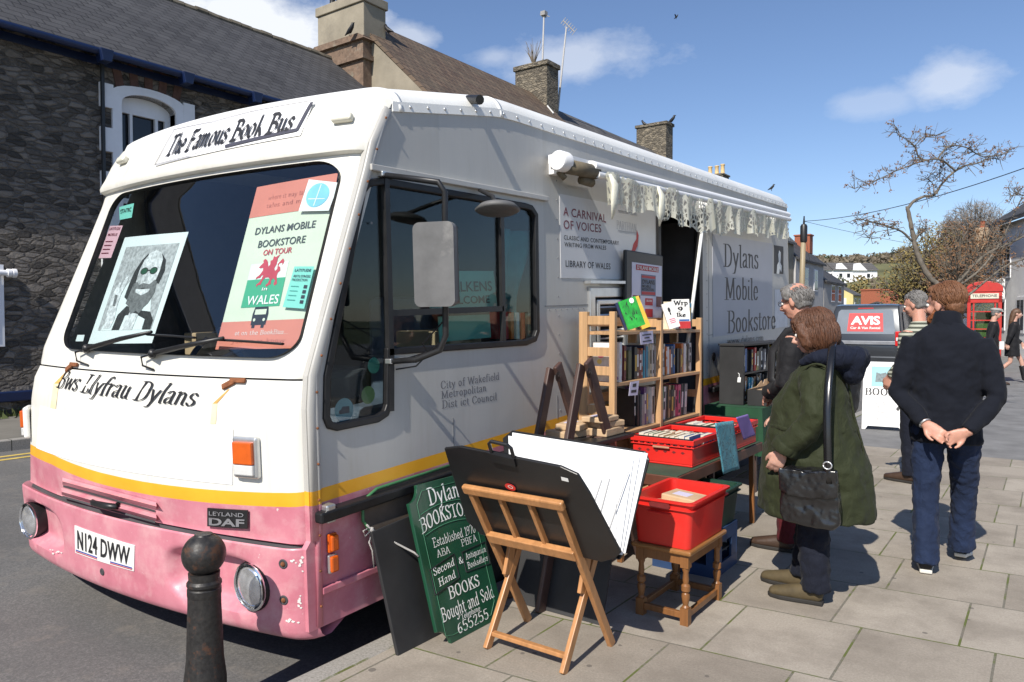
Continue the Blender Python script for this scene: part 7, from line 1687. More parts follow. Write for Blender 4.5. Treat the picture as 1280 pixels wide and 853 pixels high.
shelf_row(KX1-.02, KY0+.035, 7.20, KZ0+.021, .225, ['white', 'white', 'brown', 'dark red', 'black', 'turquoise', 'turquoise', 'black', 'grey', 'brown', 'black', 'white', 'cream', 'tan', 'grey', 'black'], 'lower shelf, near bay of black bookcase', GK, .03, .04)
shelf_row(KX1-.02, 7.26, KY1-.035, KZ0+.021, .225, ['black', 'navy', 'white', 'blue', 'grey', 'cream', 'white', 'black', 'green', 'white', 'grey', 'black'], 'lower shelf, far bay of black bookcase', GK)
cbx = empty('cardboard_box', (-2.08, 6.98, .748), 'low black cardboard box with a brown inside standing before the black bookcase', 'box'); mb = MB(); a, b, h = .09, .46, .14
for p, q in (((-a, -b, 0), (a, b, .006)), ((-a, -b, .006), (-a+.005, b, h)), ((a-.005, -b, .006), (a, b, h)), ((-a+.005, -b, .006), (a-.005, -b+.005, h)), ((-a+.005, b-.005, .006), (a-.005, b, h))): mb.box(p, q)
mb.build('tray', M_board, cbx); mb = MB(); mb.prism([(-b, h), (-b*.5, h+.012), (-b*.2, h+.055), (-b*.1, h+.02), (0, h+.06), (b, h+.06), (b, h)], (-a+.0055, 0, 0), (0, 1, 0), (0, 0, 1), (.004, 0, 0)); mb.box((-a+.006, -b+.006, .007), (a-.006, b-.006, h-.02)); mb.build('cardboard_lining', M_kraft, cbx)
crate_books(-2.14, 7.05, -2.02, 7.25, .76, ['white', 'grey', 'yellow'], .19, 'in the cardboard box', 'books in the cardboard box')
# poster frame at the door
pfr = empty('poster_frame', (-2.5, 5.3, 1.6), 'black framed red and white bookshop poster hanging beside the bus door', 'poster'); LPo = -pfr.location
PXc = [(783, 312), (829, 318), (829, 392), (784, 392)]; XP = -2.49
q = [atX(*p, XP) for p in PXc]; y0_, y1_, z1_, z0_ = q[0].y, q[1].y, q[0].z, q[3].z-.1
mb = MB(); ring_O = [(y0_, z0_), (y1_, z0_), (y1_, z1_), (y0_, z1_)]; mb2 = MB()
mb.box((XP-.03, y0_, z0_), (XP, y1_, z1_)); wp(mb, 'frame', M_blackp, pfr, LPo, bevel=.01)
iy0, iy1, iz0, iz1 = y0_+.085, y1_-.03, z0_+.03, z1_-.085
mb = MB(); mb.box((XP, iy0, iz0), (XP+.003, iy1, iz1)); wp(mb, 'poster_sheet', mat('poster_lilac', (.66, .64, .74), .5, .03, 5), pfr, LPo)
PM = lambda a, b, k=0: Vector((XP+.0045+k, iy0+(iy1-iy0)*a, iz0+(iz1-iz0)*b))
def prect(a0, b0, a1, b1, m, nm, k=0): mb = MB(); mb.add([PM(a0, b0, k), PM(a1, b0, k), PM(a1, b1, k), PM(a0, b1, k)], [(0, 1, 2, 3)]); return wp(mb, nm, m, pfr, LPo)
M_pred = mat('poster_red', (.50, .03, .04), .5, .05, 9)
prect(.12, .88, .88, .97, M_pred, 'red_band'); prect(.28, .46, .78, .82, mat('poster_blue_grey', (.16, .19, .27), .5, .1, 20), 'shop_print'); prect(.30, .76, .76, .80, M_pred, 'red_strip', .001); prect(.30, .48, .76, .53, M_pred, 'red_strip', .001)
prect(.42, .30, .68, .42, M_pred, 'red_square'); prect(.42, .10, .68, .24, M_pred, 'red_square'); prect(.02, .28, .26, .46, MATS['cover_dark_red'], 'dark_square'); prect(.80, .28, .99, .46, MATS['cover_dark_red'], 'dark_square')
for t, a, b, h, m in (('DYLANS MOBILE', .14, .895, .06, M_inkw), ('DYLANS', .31, .66, .075, M_ink), ('MOBILE', .31, .60, .045, M_ink), ('BOOKSTORE', .31, .545, .045, M_ink), ('BOOK', .46, .36, .035, M_inkw)):
    mb = MB(); put_text(mb, text_mesh(t, .95, .012), lambda x, y, k: PM(x, y, k+.003), a, b, {'DYLANS MOBILE': .72, 'DYLANS': .42, 'MOBILE': .30, 'BOOKSTORE': .40, 'BOOK': .18}[t], h, .72); wp(mb, 'poster_lettering', m, pfr, LPo)
mb = MB(); a_, b_ = atX(878, 284, -2.36), atX(859, 432, -2.30); mb.tube([a_, b_], .014, 10); tag(mb.build('white_pole', M_inkw, smooth=True), 'slim white pole leaning at the doorway of the bus', 'pole')
# --- A board
ab = atZ(1113, 536, 0); sa = empty('sandwich_board', (ab.x-.08, ab.y, 0), 'white folding pavement sign reading BOOKS standing beyond the shoppers', 'sign', (0, 0, YAW-R(30)))
M_bwht = mat('board_white', (.80, .80, .79), .5, .03, 4)
for s_, nm in ((-1, 'front_panel'), (1, 'rear_panel')):
    mb = MB(); v = Vector((0, -s_*.20, .95)).normalized(); o0 = Vector((0, s_*.22, .0)); mb.prism([(-.265, .0), (-.22, 0), (-.19, .05), (.19, .05), (.22, 0), (.265, 0), (.265, .94), (-.265, .94)], o0, (1, 0, 0), v, Vector((0, s_*.02, 0))); pn2 = mb.build(nm, M_bwht, sa, bevel=.004)
    if s_ < 0:
        fF = lambda a, b, k=0: o0+Vector((1, 0, 0))*a+v*b+Vector((0, -.0225-k, 0))
        mb = MB(); put_text(mb, pen_mesh('BOOKS', .14, .03, 0, True, 0, .05), lambda a, b, k: fF(a, b, k), -.24, .48, .46, .095, .75)
        for i, ch in enumerate('BOOKS'): put_text(mb, pen_mesh(ch, .12, .03, 0), lambda a, b, k: fF(a, b, k), .20, .84-.062*i, None, .045, .75, 'c')
        mb.build('sign_lettering', M_ink, pn2, split=False)
        mb = MB(); mb.add([fF(a, b) for a, b in ((-.16, .60), (.08, .60), (.08, .88), (-.16, .88))], [(0, 1, 2, 3)]); mb.build('blue_print', mat('aqua_print', (.28, .52, .56), .6), pn2)
        mb = MB(); mb.add([fF(a, b, .001) for a, b in ((-.11, .66), (.04, .67), (.05, .74), (.02, .80), (-.05, .78), (-.1, .80))], [tuple(range(6))]); mb.build('sketch', mat('sketch_grey', (.16, .20, .21), .6, .5, 30), pn2)
        mb = MB(); mb.add([fF(a, b) for a, b in ((-.12, .14), (.08, .14), (.08, .40), (-.12, .40))], [(0, 1, 2, 3)]); mb.build('grey_print', mat('grey_print', (.55, .55, .55), .6, .3, 40), pn2)
        mb = MB(); mb.prism([(.15, .30), (.19, .36), (.22, .33), (.24, .28), (.20, .31), (.18, .27)], (0, 0, 0), (1, 0, 0), (0, 0, 1), (0, 0, 0)); mb.v = [fF(q.x, q.z) for q in mb.v]; mb.build('sketch', M_ink, pn2)
# ================================================================= IN AND BEHIND THE BUS WINDOWS
def on_glass(name, label, c4, m, cat, off=-.02, group=None, nu=6, nv=6):
    mb = MB(); f0 = quad_map(c4, off); mb.grid(lambda a, b: f0(a, b), nu, nv); o = tag(mb.build(name, m, smooth=True), label, cat, group)
    o.matrix_world = BM_
    def f(a, b, k=0): return f0(a, b, .0012+k)
    return o, f
def patch(o, f, name, m, P, k=0, n=1):
    mb = MB(); mb.add([f(a, b, k) for a, b in P], [tuple(range(len(P)))]); q = mb.build(name, m, o); return q
def R4(a0, b0, a1, b1, n=4): return [(a0+(a1-a0)*i/n, b0) for i in range(n+1)]+[(a1-(a1-a0)*i/n, b1) for i in range(n+1)]
def gtxt(o, f, t, a, b, w, h, m, k=.001, pen=None, name='lettering', align='l'):
    mb = MB(); put_text(mb, pen_mesh(t, *pen) if pen else text_mesh(t, 1, .012), lambda x, y, kk: f(x, 2*b-y if False else b-(y-b), k+kk), a, b, w, h, .74, align); return mb.build(name, m, o)
M_pgrey = [mat('photo_grey_%s' % n_, (v, v*1.03, v*1.05), .5, .45, 45) for n_, v in (('dark', .035), ('mid', .16), ('light', .40), ('pale', .62))]
M_print = mat('print_white', (.74, .80, .80), .45, .02, 4)
o, f = on_glass('portrait_poster', 'black and white portrait poster of a bearded man in round glasses inside the windscreen', ((149.6, 294.4), (229.5, 287), (183, 427), (103, 428)), M_print, 'poster', -.03)
patch(o, f, 'photo_background', M_pgrey[2], R4(.10, .10, .93, .88))
def el(cx, cy, rx, ry, n=20, a0=0, a1=360): return [(cx+rx*cos(R(a0+(a1-a0)*i/n)), cy+ry*sin(R(a0+(a1-a0)*i/n))) for i in range(n)]
patch(o, f, 'jacket', M_pgrey[0], [(.34, .88), (.36, .74), (.46, .66), (.62, .70), (.84, .72), (.92, .80), (.92, .88)], .0004)
patch(o, f, 'shirt', M_pgrey[3], [(.50, .88), (.54, .72), (.68, .74), (.66, .88)], .0007)
patch(o, f, 'hair', M_pgrey[0], [(.37, .58), (.38, .46), (.40, .34), (.46, .24), (.53, .18), (.56, .24), (.50, .36), (.50, .50), (.46, .62)], .0006); patch(o, f, 'hair', M_pgrey[0], [(.74, .19), (.82, .25), (.855, .35), (.83, .47), (.77, .46), (.78, .32)], .0006)
patch(o, f, 'face', M_pgrey[3], [(.48, .44), (.475, .34), (.50, .24), (.56, .175), (.64, .155), (.72, .175), (.775, .24), (.785, .34), (.77, .45), (.72, .54), (.63, .57), (.53, .54)], .0009)
patch(o, f, 'cheek_shade', M_pgrey[2], [(.49, .30), (.55, .34), (.56, .46), (.52, .50), (.48, .42)], .0010)
patch(o, f, 'beard', M_pgrey[1], [(.455, .46), (.50, .44), (.545, .475), (.60, .455), (.64, .462), (.70, .47), (.76, .43), (.795, .45), (.81, .55), (.77, .64), (.72, .68), (.69, .735), (.63, .71), (.56, .74), (.50, .67), (.43, .64), (.44, .55)], .0012)
patch(o, f, 'mouth', M_pgrey[0], [(.585, .505), (.62, .50), (.665, .505), (.62, .512)], .0014)
patch(o, f, 'nose', M_pgrey[2], [(.615, .36), (.655, .44), (.60, .445)], .0013)
for cx in (.555, .695):
    patch(o, f, 'spectacle_rim', M_pgrey[0], el(cx, .345, .056, .034), .0014); patch(o, f, 'spectacle_lens', mat('lens_green', (.03, .10, .06), .3), el(cx, .346, .045, .026), .0017)
patch(o, f, 'spectacle_bridge', M_pgrey[0], [(.60, .335), (.65, .335), (.65, .347), (.60, .347)], .0015)
patch(o, f, 'raised_hand', M_pgrey[3], [(.19, .86), (.16, .66), (.16, .52), (.20, .44), (.235, .44), (.24, .50), (.28, .40), (.33, .38), (.335, .44), (.30, .54), (.30, .66), (.33, .78), (.30, .86)], .0008)
patch(o, f, 'hand_shade', M_pgrey[1], [(.20, .55), (.25, .56), (.27, .66), (.22, .66)], .0010)
M_cream = mat('poster_cream', (.62, .66, .52), .6, .05, 6); M_coral = mat('poster_coral', (.62, .20, .14), .6, .06, 6); M_flagg = mat('flag_green', (.05, .36, .19), .55, .05, 6)
M_tgrey = mat('poster_text_grey', (.06, .065, .06), .5); M_dragon = mat('dragon_red', (.52, .05, .07), .55)
o, f = on_glass('tour_poster', 'tall red, cream and green poster about the bookstore touring Wales, behind the windscreen', ((316, 231), (418, 213), (376, 433), (263, 435)), M_cream, 'poster', -.03, None, 10, 10)
def strip(b0, b1, m, nm): 
    mb = MB(); mb.grid(lambda a, b: f(a, b0+(b1-b0)*b, .0003), 10, 2); return mb.build(nm, m, o)
strip(.0, .20, M_coral, 'red_top'); strip(.84, 1.0, M_coral, 'red_bottom')
patch(o, f, 'flag_white', mat('flag_white', (.74, .78, .72), .6), R4(.19, .50, .64, .60), .0005); patch(o, f, 'flag_green', M_flagg, R4(.19, .595, .64, .76), .0007)
gtxt(o, f, 'DYLANS MOBILE', .14, .315, .72, .045, M_tgrey); gtxt(o, f, 'BOOKSTORE', .22, .40, .56, .045, M_tgrey); gtxt(o, f, 'ON TOUR', .31, .452, .34, .036, M_dragon)
gtxt(o, f, 'in', .40, .665, .06, .022, M_inkw, .0014); gtxt(o, f, 'WALES', .25, .745, .37, .055, M_inkw, .0014)
gtxt(o, f, 'Get on the BookBus...', .20, .92, .60, .024, M_inkw, .001, (.06, .03, 0)); gtxt(o, f, 'you never know', .18, .965, .60, .022, mat('faint_red_print', (.45, .14, .10), .6), .001, (.06, .03, 0))
gtxt(o, f, 'where it may take you', .2, .10, .62, .028, MATS['faint_red_print'], .001, (.06, .03, 0)); gtxt(o, f, 'tales and more', .2, .15, .55, .026, MATS['faint_red_print'], .001, (.06, .03, 0))
DR = [(.08, .30), (.02, .36), (.10, .40), (.20, .38), (.22, .46), (.16, .56), (.10, .62), (.02, .66), (.0, .74), (.08, .70), (.16, .70), (.22, .62), (.28, .62), (.24, .74), (.18, .84), (.08, .90), (.10, .98), (.16, .92), (.26, .92), (.30, .80), (.38, .70), (.50, .70), (.58, .76), (.54, .88), (.46, .94), (.50, 1.0), (.58, .95), (.66, .92), (.64, .82), (.70, .74), (.80, .82), (.76, .92), (.82, .98), (.90, .92), (.86, .80), (.82, .68), (.84, .58), (.92, .52), (.88, .40), (.80, .38), (.82, .30), (.92, .28), (.96, .36), (1.0, .24), (.92, .14), (.84, .22), (.76, .30), (.78, .46), (.72, .52), (.66, .44), (.72, .30), (.70, .12), (.78, .0), (.62, .08), (.54, .04), (.52, .16), (.44, .18), (.46, .30), (.40, .36), (.36, .24), (.28, .14), (.20, .10), (.14, .16), (.18, .22)]
mb = MB(); mb.prism([(x, -y) for x, y in DR], (0, 0, 0), (1, 0, 0), (0, 1, 0), (0, 0, 0)); mb.v = [f(.29+.30*p.x, .455-p.y*.19, .0016) for p in mb.v]; mb.build('red_dragon', M_dragon, o)
patch(o, f, 'bus_picture', M_ink, [(.37, .76), (.52, .76), (.535, .80), (.53, .865), (.36, .865), (.355, .80)], .0016); patch(o, f, 'bus_window', M_cream, R4(.38, .775, .51, .805), .002); patch(o, f, 'bus_wheel', M_ink, R4(.375, .865, .41, .882), .0016); patch(o, f, 'bus_wheel', M_ink, R4(.48, .865, .515, .882), .0016)
for cx in (.39, .50): patch(o, f, 'bus_lamp', M_cream, el(cx, .835, .014, .009, 10), .002)
M_aqua = mat('aqua_card', (.22, .62, .52), .5, .04, 8)
o, f = on_glass('festival_pass', 'aqua green printed pass stuck on the lower right of the windscreen', ((366, 332), (391, 332), (378, 385), (351, 383)), M_aqua, 'pass', -.012, 'stickers on the bus glass')
gtxt(o, f, 'LATITUDE', .1, .13, .8, .07, M_ink); gtxt(o, f, 'ARTS STAGES', .1, .27, .84, .06, M_ink); gtxt(o, f, 'PRODUCTION', .1, .36, .74, .06, M_ink)
for k in range(4): patch(o, f, 'print_square', M_ink, R4(.74, .45+.12*k, .90, .53+.12*k), .001)
for k in range(4): patch(o, f, 'print_rule', mat('aqua_dark', (.06, .30, .25), .5), R4(.12, .48+.11*k, .5, .50+.11*k), .001)
o, f = on_glass('disc_card', 'white shield shaped card with a pale blue disc at the top right of the windscreen', ((384, 223), (422, 227), (409, 262), (371, 263)), M_paperw, 'card', -.012, 'stickers on the bus glass')
patch(o, f, 'blue_disc', mat('sky_blue_print', (.22, .55, .72), .5), el(.47, .48, .36, .40, 28), .0006); patch(o, f, 'disc_line', M_paperw, [(.46, .12), (.485, .12), (.47, .84), (.445, .84)], .0012); patch(o, f, 'disc_line', M_paperw, [(.2, .60), (.74, .58), (.74, .60), (.2, .63)], .0012)
o, f = on_glass('pink_pass', 'tall pink printed pass at the left edge of the windscreen', ((135, 281.5), (151, 281), (136, 321.5), (120.5, 322)), mat('pink_card', (.70, .42, .48), .5, .05, 9), 'pass', -.012, 'stickers on the bus glass')
gtxt(o, f, 'LATITUDE', .08, .14, .84, .09, M_maroon); gtxt(o, f, 'MOBILE', .15, .32, .7, .08, M_maroon)
for k in range(4): patch(o, f, 'print_rule', M_maroon, R4(.12, .48+.12*k, .70, .51+.12*k), .001)
o, f = on_glass('static_sticker', 'small aqua sticker at the top left corner of the windscreen', ((146.5, 258), (165, 253), (162, 271), (147, 274)), M_aqua, 'sticker', -.012, 'stickers on the bus glass')
gtxt(o, f, 'STATIC', .1, .55, .8, .3, M_ink)
on_glass('tax_disc', 'tiny pale square sticker in the bottom left corner of the windscreen', ((94, 418), (103, 418), (101, 426), (91.6, 426)), M_print, 'sticker', -.012, 'stickers on the bus glass')
# things behind the side window
def flat_side(name, label, pxs, dx, m, cat, group=None, th=.006):
    q = [sp(x, y, dx) for x, y in pxs]; mb = MB(); mb.hexa([p-Vector((th, 0, 0)) for p in q[::-1]]+[p for p in q[::-1]]); o = tag(mb.build(name, m), label, cat, group); o.matrix_world = BM_
    def f(a, b, k=0): return (q[0]*(1-a)+q[1]*a)*(1-b)+(q[3]*(1-a)+q[2]*a)*b+Vector((.0012+k, 0, 0))
    return o, f
M_sea = mat('sea_green_board', (.20, .52, .43), .6, .05, 6); M_teal = mat('teal_cloth', (.03, .22, .22), .85, .3, 5, bump=.3, bscale=20)
o, f = flat_side('welcome_notice', 'sea green notice with dark capitals propped inside the cab window', ((536, 339), (617, 339), (622, 388), (538, 392)), -.05, M_sea, 'notice')
gtxt(o, f, 'WALKENS', .12, .50, .82, .26, M_ink); gtxt(o, f, 'WELCOME', .16, .80, .72, .20, M_ink)
flat_side('sea_green_sheet', 'pale sea green sheet showing below the notice in the cab window', ((548, 396), (612, 393), (614, 422), (550, 428)), -.07, M_sea, 'sheet')
mb = MB(); q = sp(645, 350, -.08)
mb.grid(lambda a, b: Vector((-.09+.03*sin(a*9+b*2), q.y-.14+.30*a*(.75+.25*sin(b*5+1)), q.z+.30-.62*b)), 16, 12); o = tag(mb.build('teal_cloth', M_teal, smooth=True, solid=.004), 'teal cloth hanging at the rear of the cab window', 'cloth'); o.matrix_world = BM_
for i, (x, c, nm) in enumerate(((634, 'red', 'red'), (641, 'orange', 'orange'), (648, 'white', 'white'), (655, 'red', 'darker red'), (662, 'cream', 'cream'))):
    a = sp(x, 424, -.05); mb = MB(); mb.box((a.x-.12, a.y-.012, a.z), (a.x, a.y+.014, a.z+.16)); o = tag(mb.build('book', cov(c)), f'{nm} book leaning behind the lower rear pane of the cab window, {ORD[i]} from left', 'book', 'books in the cab window'); o.matrix_world = BM_
for px, py, r, lab, m in ((430, 513, .055, 'round pale blue sticker with a small van at the bottom of the cab door glass', mat('sticker_blue', (.25, .45, .52), .5)), (460, 494, .042, 'round olive green sticker, middle of the cab door glass', mat('sticker_olive', (.22, .32, .12), .5)), (467, 457, .038, 'round teal sticker, highest on the cab door glass', mat('sticker_teal', (.05, .28, .22), .5))):
    c = sp(px, py, -.03); mb = MB(); mb.lathe(c, [(r, 0), (r, .0015), (0, .0015)], 24, (1, 0, 0)); o = tag(mb.build('window_sticker', m), lab, 'sticker', 'stickers on the bus glass'); o.matrix_world = BM_
    if px == 430:
        mb = MB(); mb.prism([(-.03, -.015), (.03, -.015), (.03, .015), (-.01, .018), (-.02, .004), (-.03, .002)], c+Vector((.0022, 0, 0)), (0, 1, 0), (0, 0, 1), (.0005, 0, 0)); mb.build('van_mark', MATS['cover_navy'], o)
# clutter in the cab
for (a, b, lab) in (((-1.9, .62, 1.36), (-1.6, .80, 1.50), 'brown carton lying on the dashboard behind the portrait poster'), ((-.5, 1.1, 1.06), (-.15, 1.45, 1.50), 'brown carton on the passenger seat behind the cab window')):
    mb = MB(); mb.box(a, b); o = tag(mb.build('carton', M_kraft, bevel=.006), lab, 'box'); o.matrix_world = BM_
# ================================================================= PEOPLE
def organic(mb, name, m, parent, vox=.010, it=4, disp=0, dscale=.12):
    o = mb.build(name, m, parent, smooth=True)
    r = o.modifiers.new('remesh', 'REMESH'); r.mode = 'VOXEL'; r.voxel_size = vox; r.use_smooth_shade = True
    s = o.modifiers.new('smooth', 'SMOOTH'); s.iterations = it; s.factor = .5
    if disp:
        t = bpy.data.textures.new('folds', 'CLOUDS'); t.noise_scale = dscale; t.noise_depth = 2
        d = o.modifiers.new('folds', 'DISPLACE'); d.texture = t; d.strength = disp; d.mid_level = .5
    return o
def cloth(name, c, rough=.85, weave=.25, wscale=260, fold=.5, fscale=7, var=.12):
    if name in MATS: return MATS[name]
    g = NG(name); n = g.noise(fscale, 5, .6, g.mapv((1.6, 1.6, .8)), .8); w = g.noise(wscale, 2, .5)
    g.col(g.ramp(g.noise(3, 5, .6).outputs['Fac'], ((.3, tuple(x*(1-var) for x in c)), (.7, tuple(x*(1+var) for x in c))))); g.p(Roughness=rough); g.b.inputs['Specular IOR Level'].default_value = .25
    g.b.inputs['Sheen Weight'].default_value = .03
    h = g.math('ADD', g.math('MULTIPLY', n.outputs['Fac'], fold*4), g.math('MULTIPLY', w.outputs['Fac'], weave*.2)); g.bump(h, .7, .012); MATS[name] = g.m; return g.m
def skin(name, c):
    g = NG(name); n = g.noise(30, 4, .6); g.col(g.ramp(n.outputs['Fac'], ((.3, tuple(x*.86 for x in c)), (.7, c)))); g.p(Roughness=.5); g.b.inputs['Subsurface Weight'].default_value = .12
    g.b.inputs['Subsurface Radius'].default_value = (.02, .008, .004); g.b.inputs['Subsurface Scale'].default_value = .5; return g.m
def hairm(name, c1, c2):
    g = NG(name); n = g.noise(9, 6, .7, g.mapv((14, 14, 1.6)), 1.2); g.col(g.ramp(n.outputs['Fac'], ((.35, c1), (.65, c2)))); g.p(Roughness=.5); g.bump(n.outputs['Fac'], .8, .006); return g.m
M_skin = skin('fair_skin', (.56, .32, .24)); M_skin2 = skin('ruddy_skin', (.55, .28, .20))
M_eyew = mat('eye_white', (.7, .68, .64), .25); M_iris = mat('iris', (.05, .05, .05), .2); M_lip = mat('lip', (.38, .14, .12), .5)
def xf(mb, i0, M): mb.v[i0:] = [M @ v for v in mb.v[i0:]]
def head(mb, M, nose=1.0):
    i0 = len(mb.v)
    mb.ball((0, -.012, .028), .074, .094, .088, 18, 12); mb.ball((0, .022, -.03), .060, .068, .078, 16, 10); mb.ball((0, .040, -.078), .042, .044, .034, 14, 8)
    mb.tube([(0, .084, .016), (0, .100, -.008), (0, .113*nose, -.030), (0, .092, -.040)], [.007, .010, .015, .010], 8)
    mb.ball((0, .072, .022), .05, .020, .013, 12, 8); mb.ball((0, .083, -.062), .023, .012, .010, 10, 6)
    for s in (-1, 1): mb.ball((s*.074, -.006, -.012), .010, .020, .032, 10, 8); mb.ball((s*.042, .060, -.028), .020, .022, .022, 10, 6)
    xf(mb, i0, M)
def face_bits(M, parent):
    for s in (-1, 1):
        mb = MB(); mb.ball((s*.030, .079, .002), .011, n=10, m=8); xf(mb, 0, M); e = mb.build('eye', M_eyew, parent, smooth=True)
        mb = MB(); mb.ball((s*.030, .0875, .002), .005, n=8, m=6); xf(mb, 0, M); mb.build('iris', M_iris, e)
    mb = MB(); mb.tube([(-.020, .091, -.060), (0, .0955, -.061), (.020, .091, -.060)], [.002, .004, .002], 6); xf(mb, 0, M); mb.build('mouth', M_lip, parent)
def hand(mb, wrist, d, n, side, curl=(.35, .5, .4), L=.185, spread=.10, thumb=.7):
    """wrist point, direction of the hand, palm normal (fingers curl towards it); side +1: thumb towards +lateral"""
    d = Vector(d).normalized(); n = Vector(n); n = (n-d*n.dot(d)).normalized(); l = d.cross(n)*side; w = Vector(wrist); pl = L*.48
    mb.tube([w-d*.03, w, w+d*pl*.35, w+d*pl*.8, w+d*pl], [(.020, .027), (.019, .029), (.016, .038), (.014, .042), (.011, .040)], 12, ref=n)
    for i, (o, ln) in enumerate(((.030, .92), (.010, 1.0), (-.011, .94), (-.030, .76))):
        p = w+d*(pl-.012)+l*o; dd = (d+l*(o*spread/.03*.6)).normalized(); P = [p-dd*.02, p]; a = 0; ln *= L*.46
        for k, (cr, fr) in enumerate(zip(curl, (.44, .32, .24))):
            a += cr; p = p+(dd*cos(a)+n*sin(a))*ln*fr; P.append(p)
        mb.tube(P, [.0095, .0098, .0088, .0078, .0055], 8)
    p = w+d*pl*.22+l*.026; td = (d*.75+l*.65+n*.25).normalized(); P = [p-td*.01, p+td*.030, p+(td*.8+d*.3+n*thumb*.25).normalized()*.058, p+(td*.55+d*.6+n*thumb*.4).normalized()*.083]
    mb.tube(P, [.013, .0125, .0105, .007], 8)
def shoe(name, c, yaw, m, msole, parent, L=.28, w=.048, h=.085, pitch=0):
    M = Matrix.Translation(Vector(c)) @ Matrix.Rotation(yaw, 4, 'Z') @ Matrix.Rotation(pitch, 4, 'X')
    mb = MB(); mb.tube([(0, -.075, .05), (0, -.06, .05), (0, .0, .055), (0, .07, .045), (0, .14, .036), (0, .185, .030), (0, .20, .026)], [(.026, .030), (.042, w*.80), (.050, w*.82), (.040, w*.95), (.030, w), (.024, w*.8), (.008, .012)], 14, ref=(0, 0, 1)); mb.tube([(0, -.03, .05), (0, -.03, h+.035)], [(w*.8, .052), (w*.78, .05)], 12, ref=(1, 0, 0)); xf(mb, 0, M); o = organic(mb, 'shoe', m, parent, .007, 3)
    mb = MB(); P = [(.9*w*sx, y) for sx, y in ((-.75, -.078), (.75, -.078), (.85, 0), (1.06, .08), (1.06, .14), (.7, .19), (0, .208), (-.7, .19), (-1.06, .14), (-1.06, .08), (-.85, 0))]; mb.prism(P, (0, 0, 0), (1, 0, 0), (0, 1, 0), (0, 0, .022)); xf(mb, 0, M); mb.build('sole', msole, o, bevel=.005); return o
def legs_mb(hips, knees, ankles, rs, mb=None):
    mb = mb or MB()
    for h, k, a in zip(hips, knees, ankles): mb.tube([Vector(h), Vector(h).lerp(Vector(k), .4), Vector(k), Vector(k).lerp(Vector(a), .4), Vector(a)], [rs[0], rs[1], rs[2], rs[3], rs[4]], 14)
    return mb
def strands(M, parent, m, n, c, r, ln, sw, seed, zmin=-.2, front=.3, back=True):
    """locks of hair lying on an ellipsoid (centre c, radii r), combed down and backwards"""
    rn = random.Random(seed); mb = MB()
    while n > 0:
        v = Vector((rn.gauss(0, 1), rn.gauss(0, 1), rn.gauss(.2, 1))).normalized()
        if v.z < zmin or (v.y > front and v.z < .55): continue
        n -= 1; p = []; q = v.copy(); L = ln*rn.uniform(.6, 1.3)
        for k in range(5):
            e = Vector((q.x*r[0], q.y*r[1], q.z*r[2]))*(1.0+.05*sin(k*.8)*rn.uniform(.2, 1)); p.append(Vector(c)+e)
            d = Vector((rn.gauss(0, .12)+q.x*.25, -.35 if back else 0, -.8)); d -= q*d.dot(q); q = (q+d.normalized()*L/4/.09).normalized()
        mb.tube(p, [sw*.6, sw, sw, sw*.8, sw*.2], 4, caps=False)
    xf(mb, 0, M); return mb.build('hair_locks', m, parent, smooth=True)
def person(loc, rotz, label, group=None): return empty('person', (loc[0], loc[1], 0), label, 'person', (0, 0, rotz), group)
def base_body(p, M_head, neck0, torso, arms, hips, knees, ankles, hands, sk, vox=.0075, nose=1.0, sc=1.0):
    """one continuous figure: head, neck, trunk, arms, hands, legs and feet"""
    mb = MB(); head(mb, M_head, nose); hc = M_head @ Vector((0, -.02, -.05))
    mb.tube([M_head @ Vector((0, -.022, .0)), hc, Vector(neck0)], [.052, .054, .062], 12)
    mb.tube([Vector(t[:3]) for t in torso], [t[3] for t in torso], 16, ref=(1, 0, 0))
    for a in arms: mb.tube([Vector(q) for q in a], [.048, .042, .036, .034, .027][:len(a)] if len(a) == 5 else [.046, .038, .027], 12)
    legs_mb(hips, knees, ankles, (.075, .066, .05, .047, .034), mb)
    for a in ankles: a = Vector(a); mb.tube([a, a+Vector((0, .03, -.03)), a+Vector((0, .12, -.045))], [.032, .036, .022], 10)
    for h in hands: hand(mb, **h)
    return organic(mb, 'body', sk, p, vox, 3)
M_jean = cloth('blue_denim', (.012, .022, .055), .85, .5, 320, .5, 9, .3); M_navy = cloth('navy_wool', (.005, .0065, .012), .9, .6, 420, .25, 5)
M_coat = cloth('olive_coat', (.023, .028, .011), .75, .2, 300, .6, 6); M_navy2 = cloth('navy_hood', (.005, .008, .020), .8, .2, 300, .6, 9); M_trs = cloth('navy_trouser', (.007, .009, .018), .85, .3, 300, .6, 8)
M_jack = cloth('charcoal_jacket', (.010, .010, .012), .75, .2, 300, .6, 7); M_burg = cloth('burgundy_trouser', (.085, .010, .014), .85, .3, 300, .5, 9)
M_lea = mat('black_leather', (.009, .009, .010), .24, .2, 9, bump=.10, bscale=14, spec=.7); M_shoe = mat('brown_suede', (.075, .055, .025), .8, .25, 14, bump=.3, bscale=50); M_shoeb = mat('brown_leather', (.05, .028, .018), .5, .2, 9); M_sole = mat('dark_sole', (.02, .018, .016), .8); M_solew = mat('white_sole', (.62, .60, .54), .6)
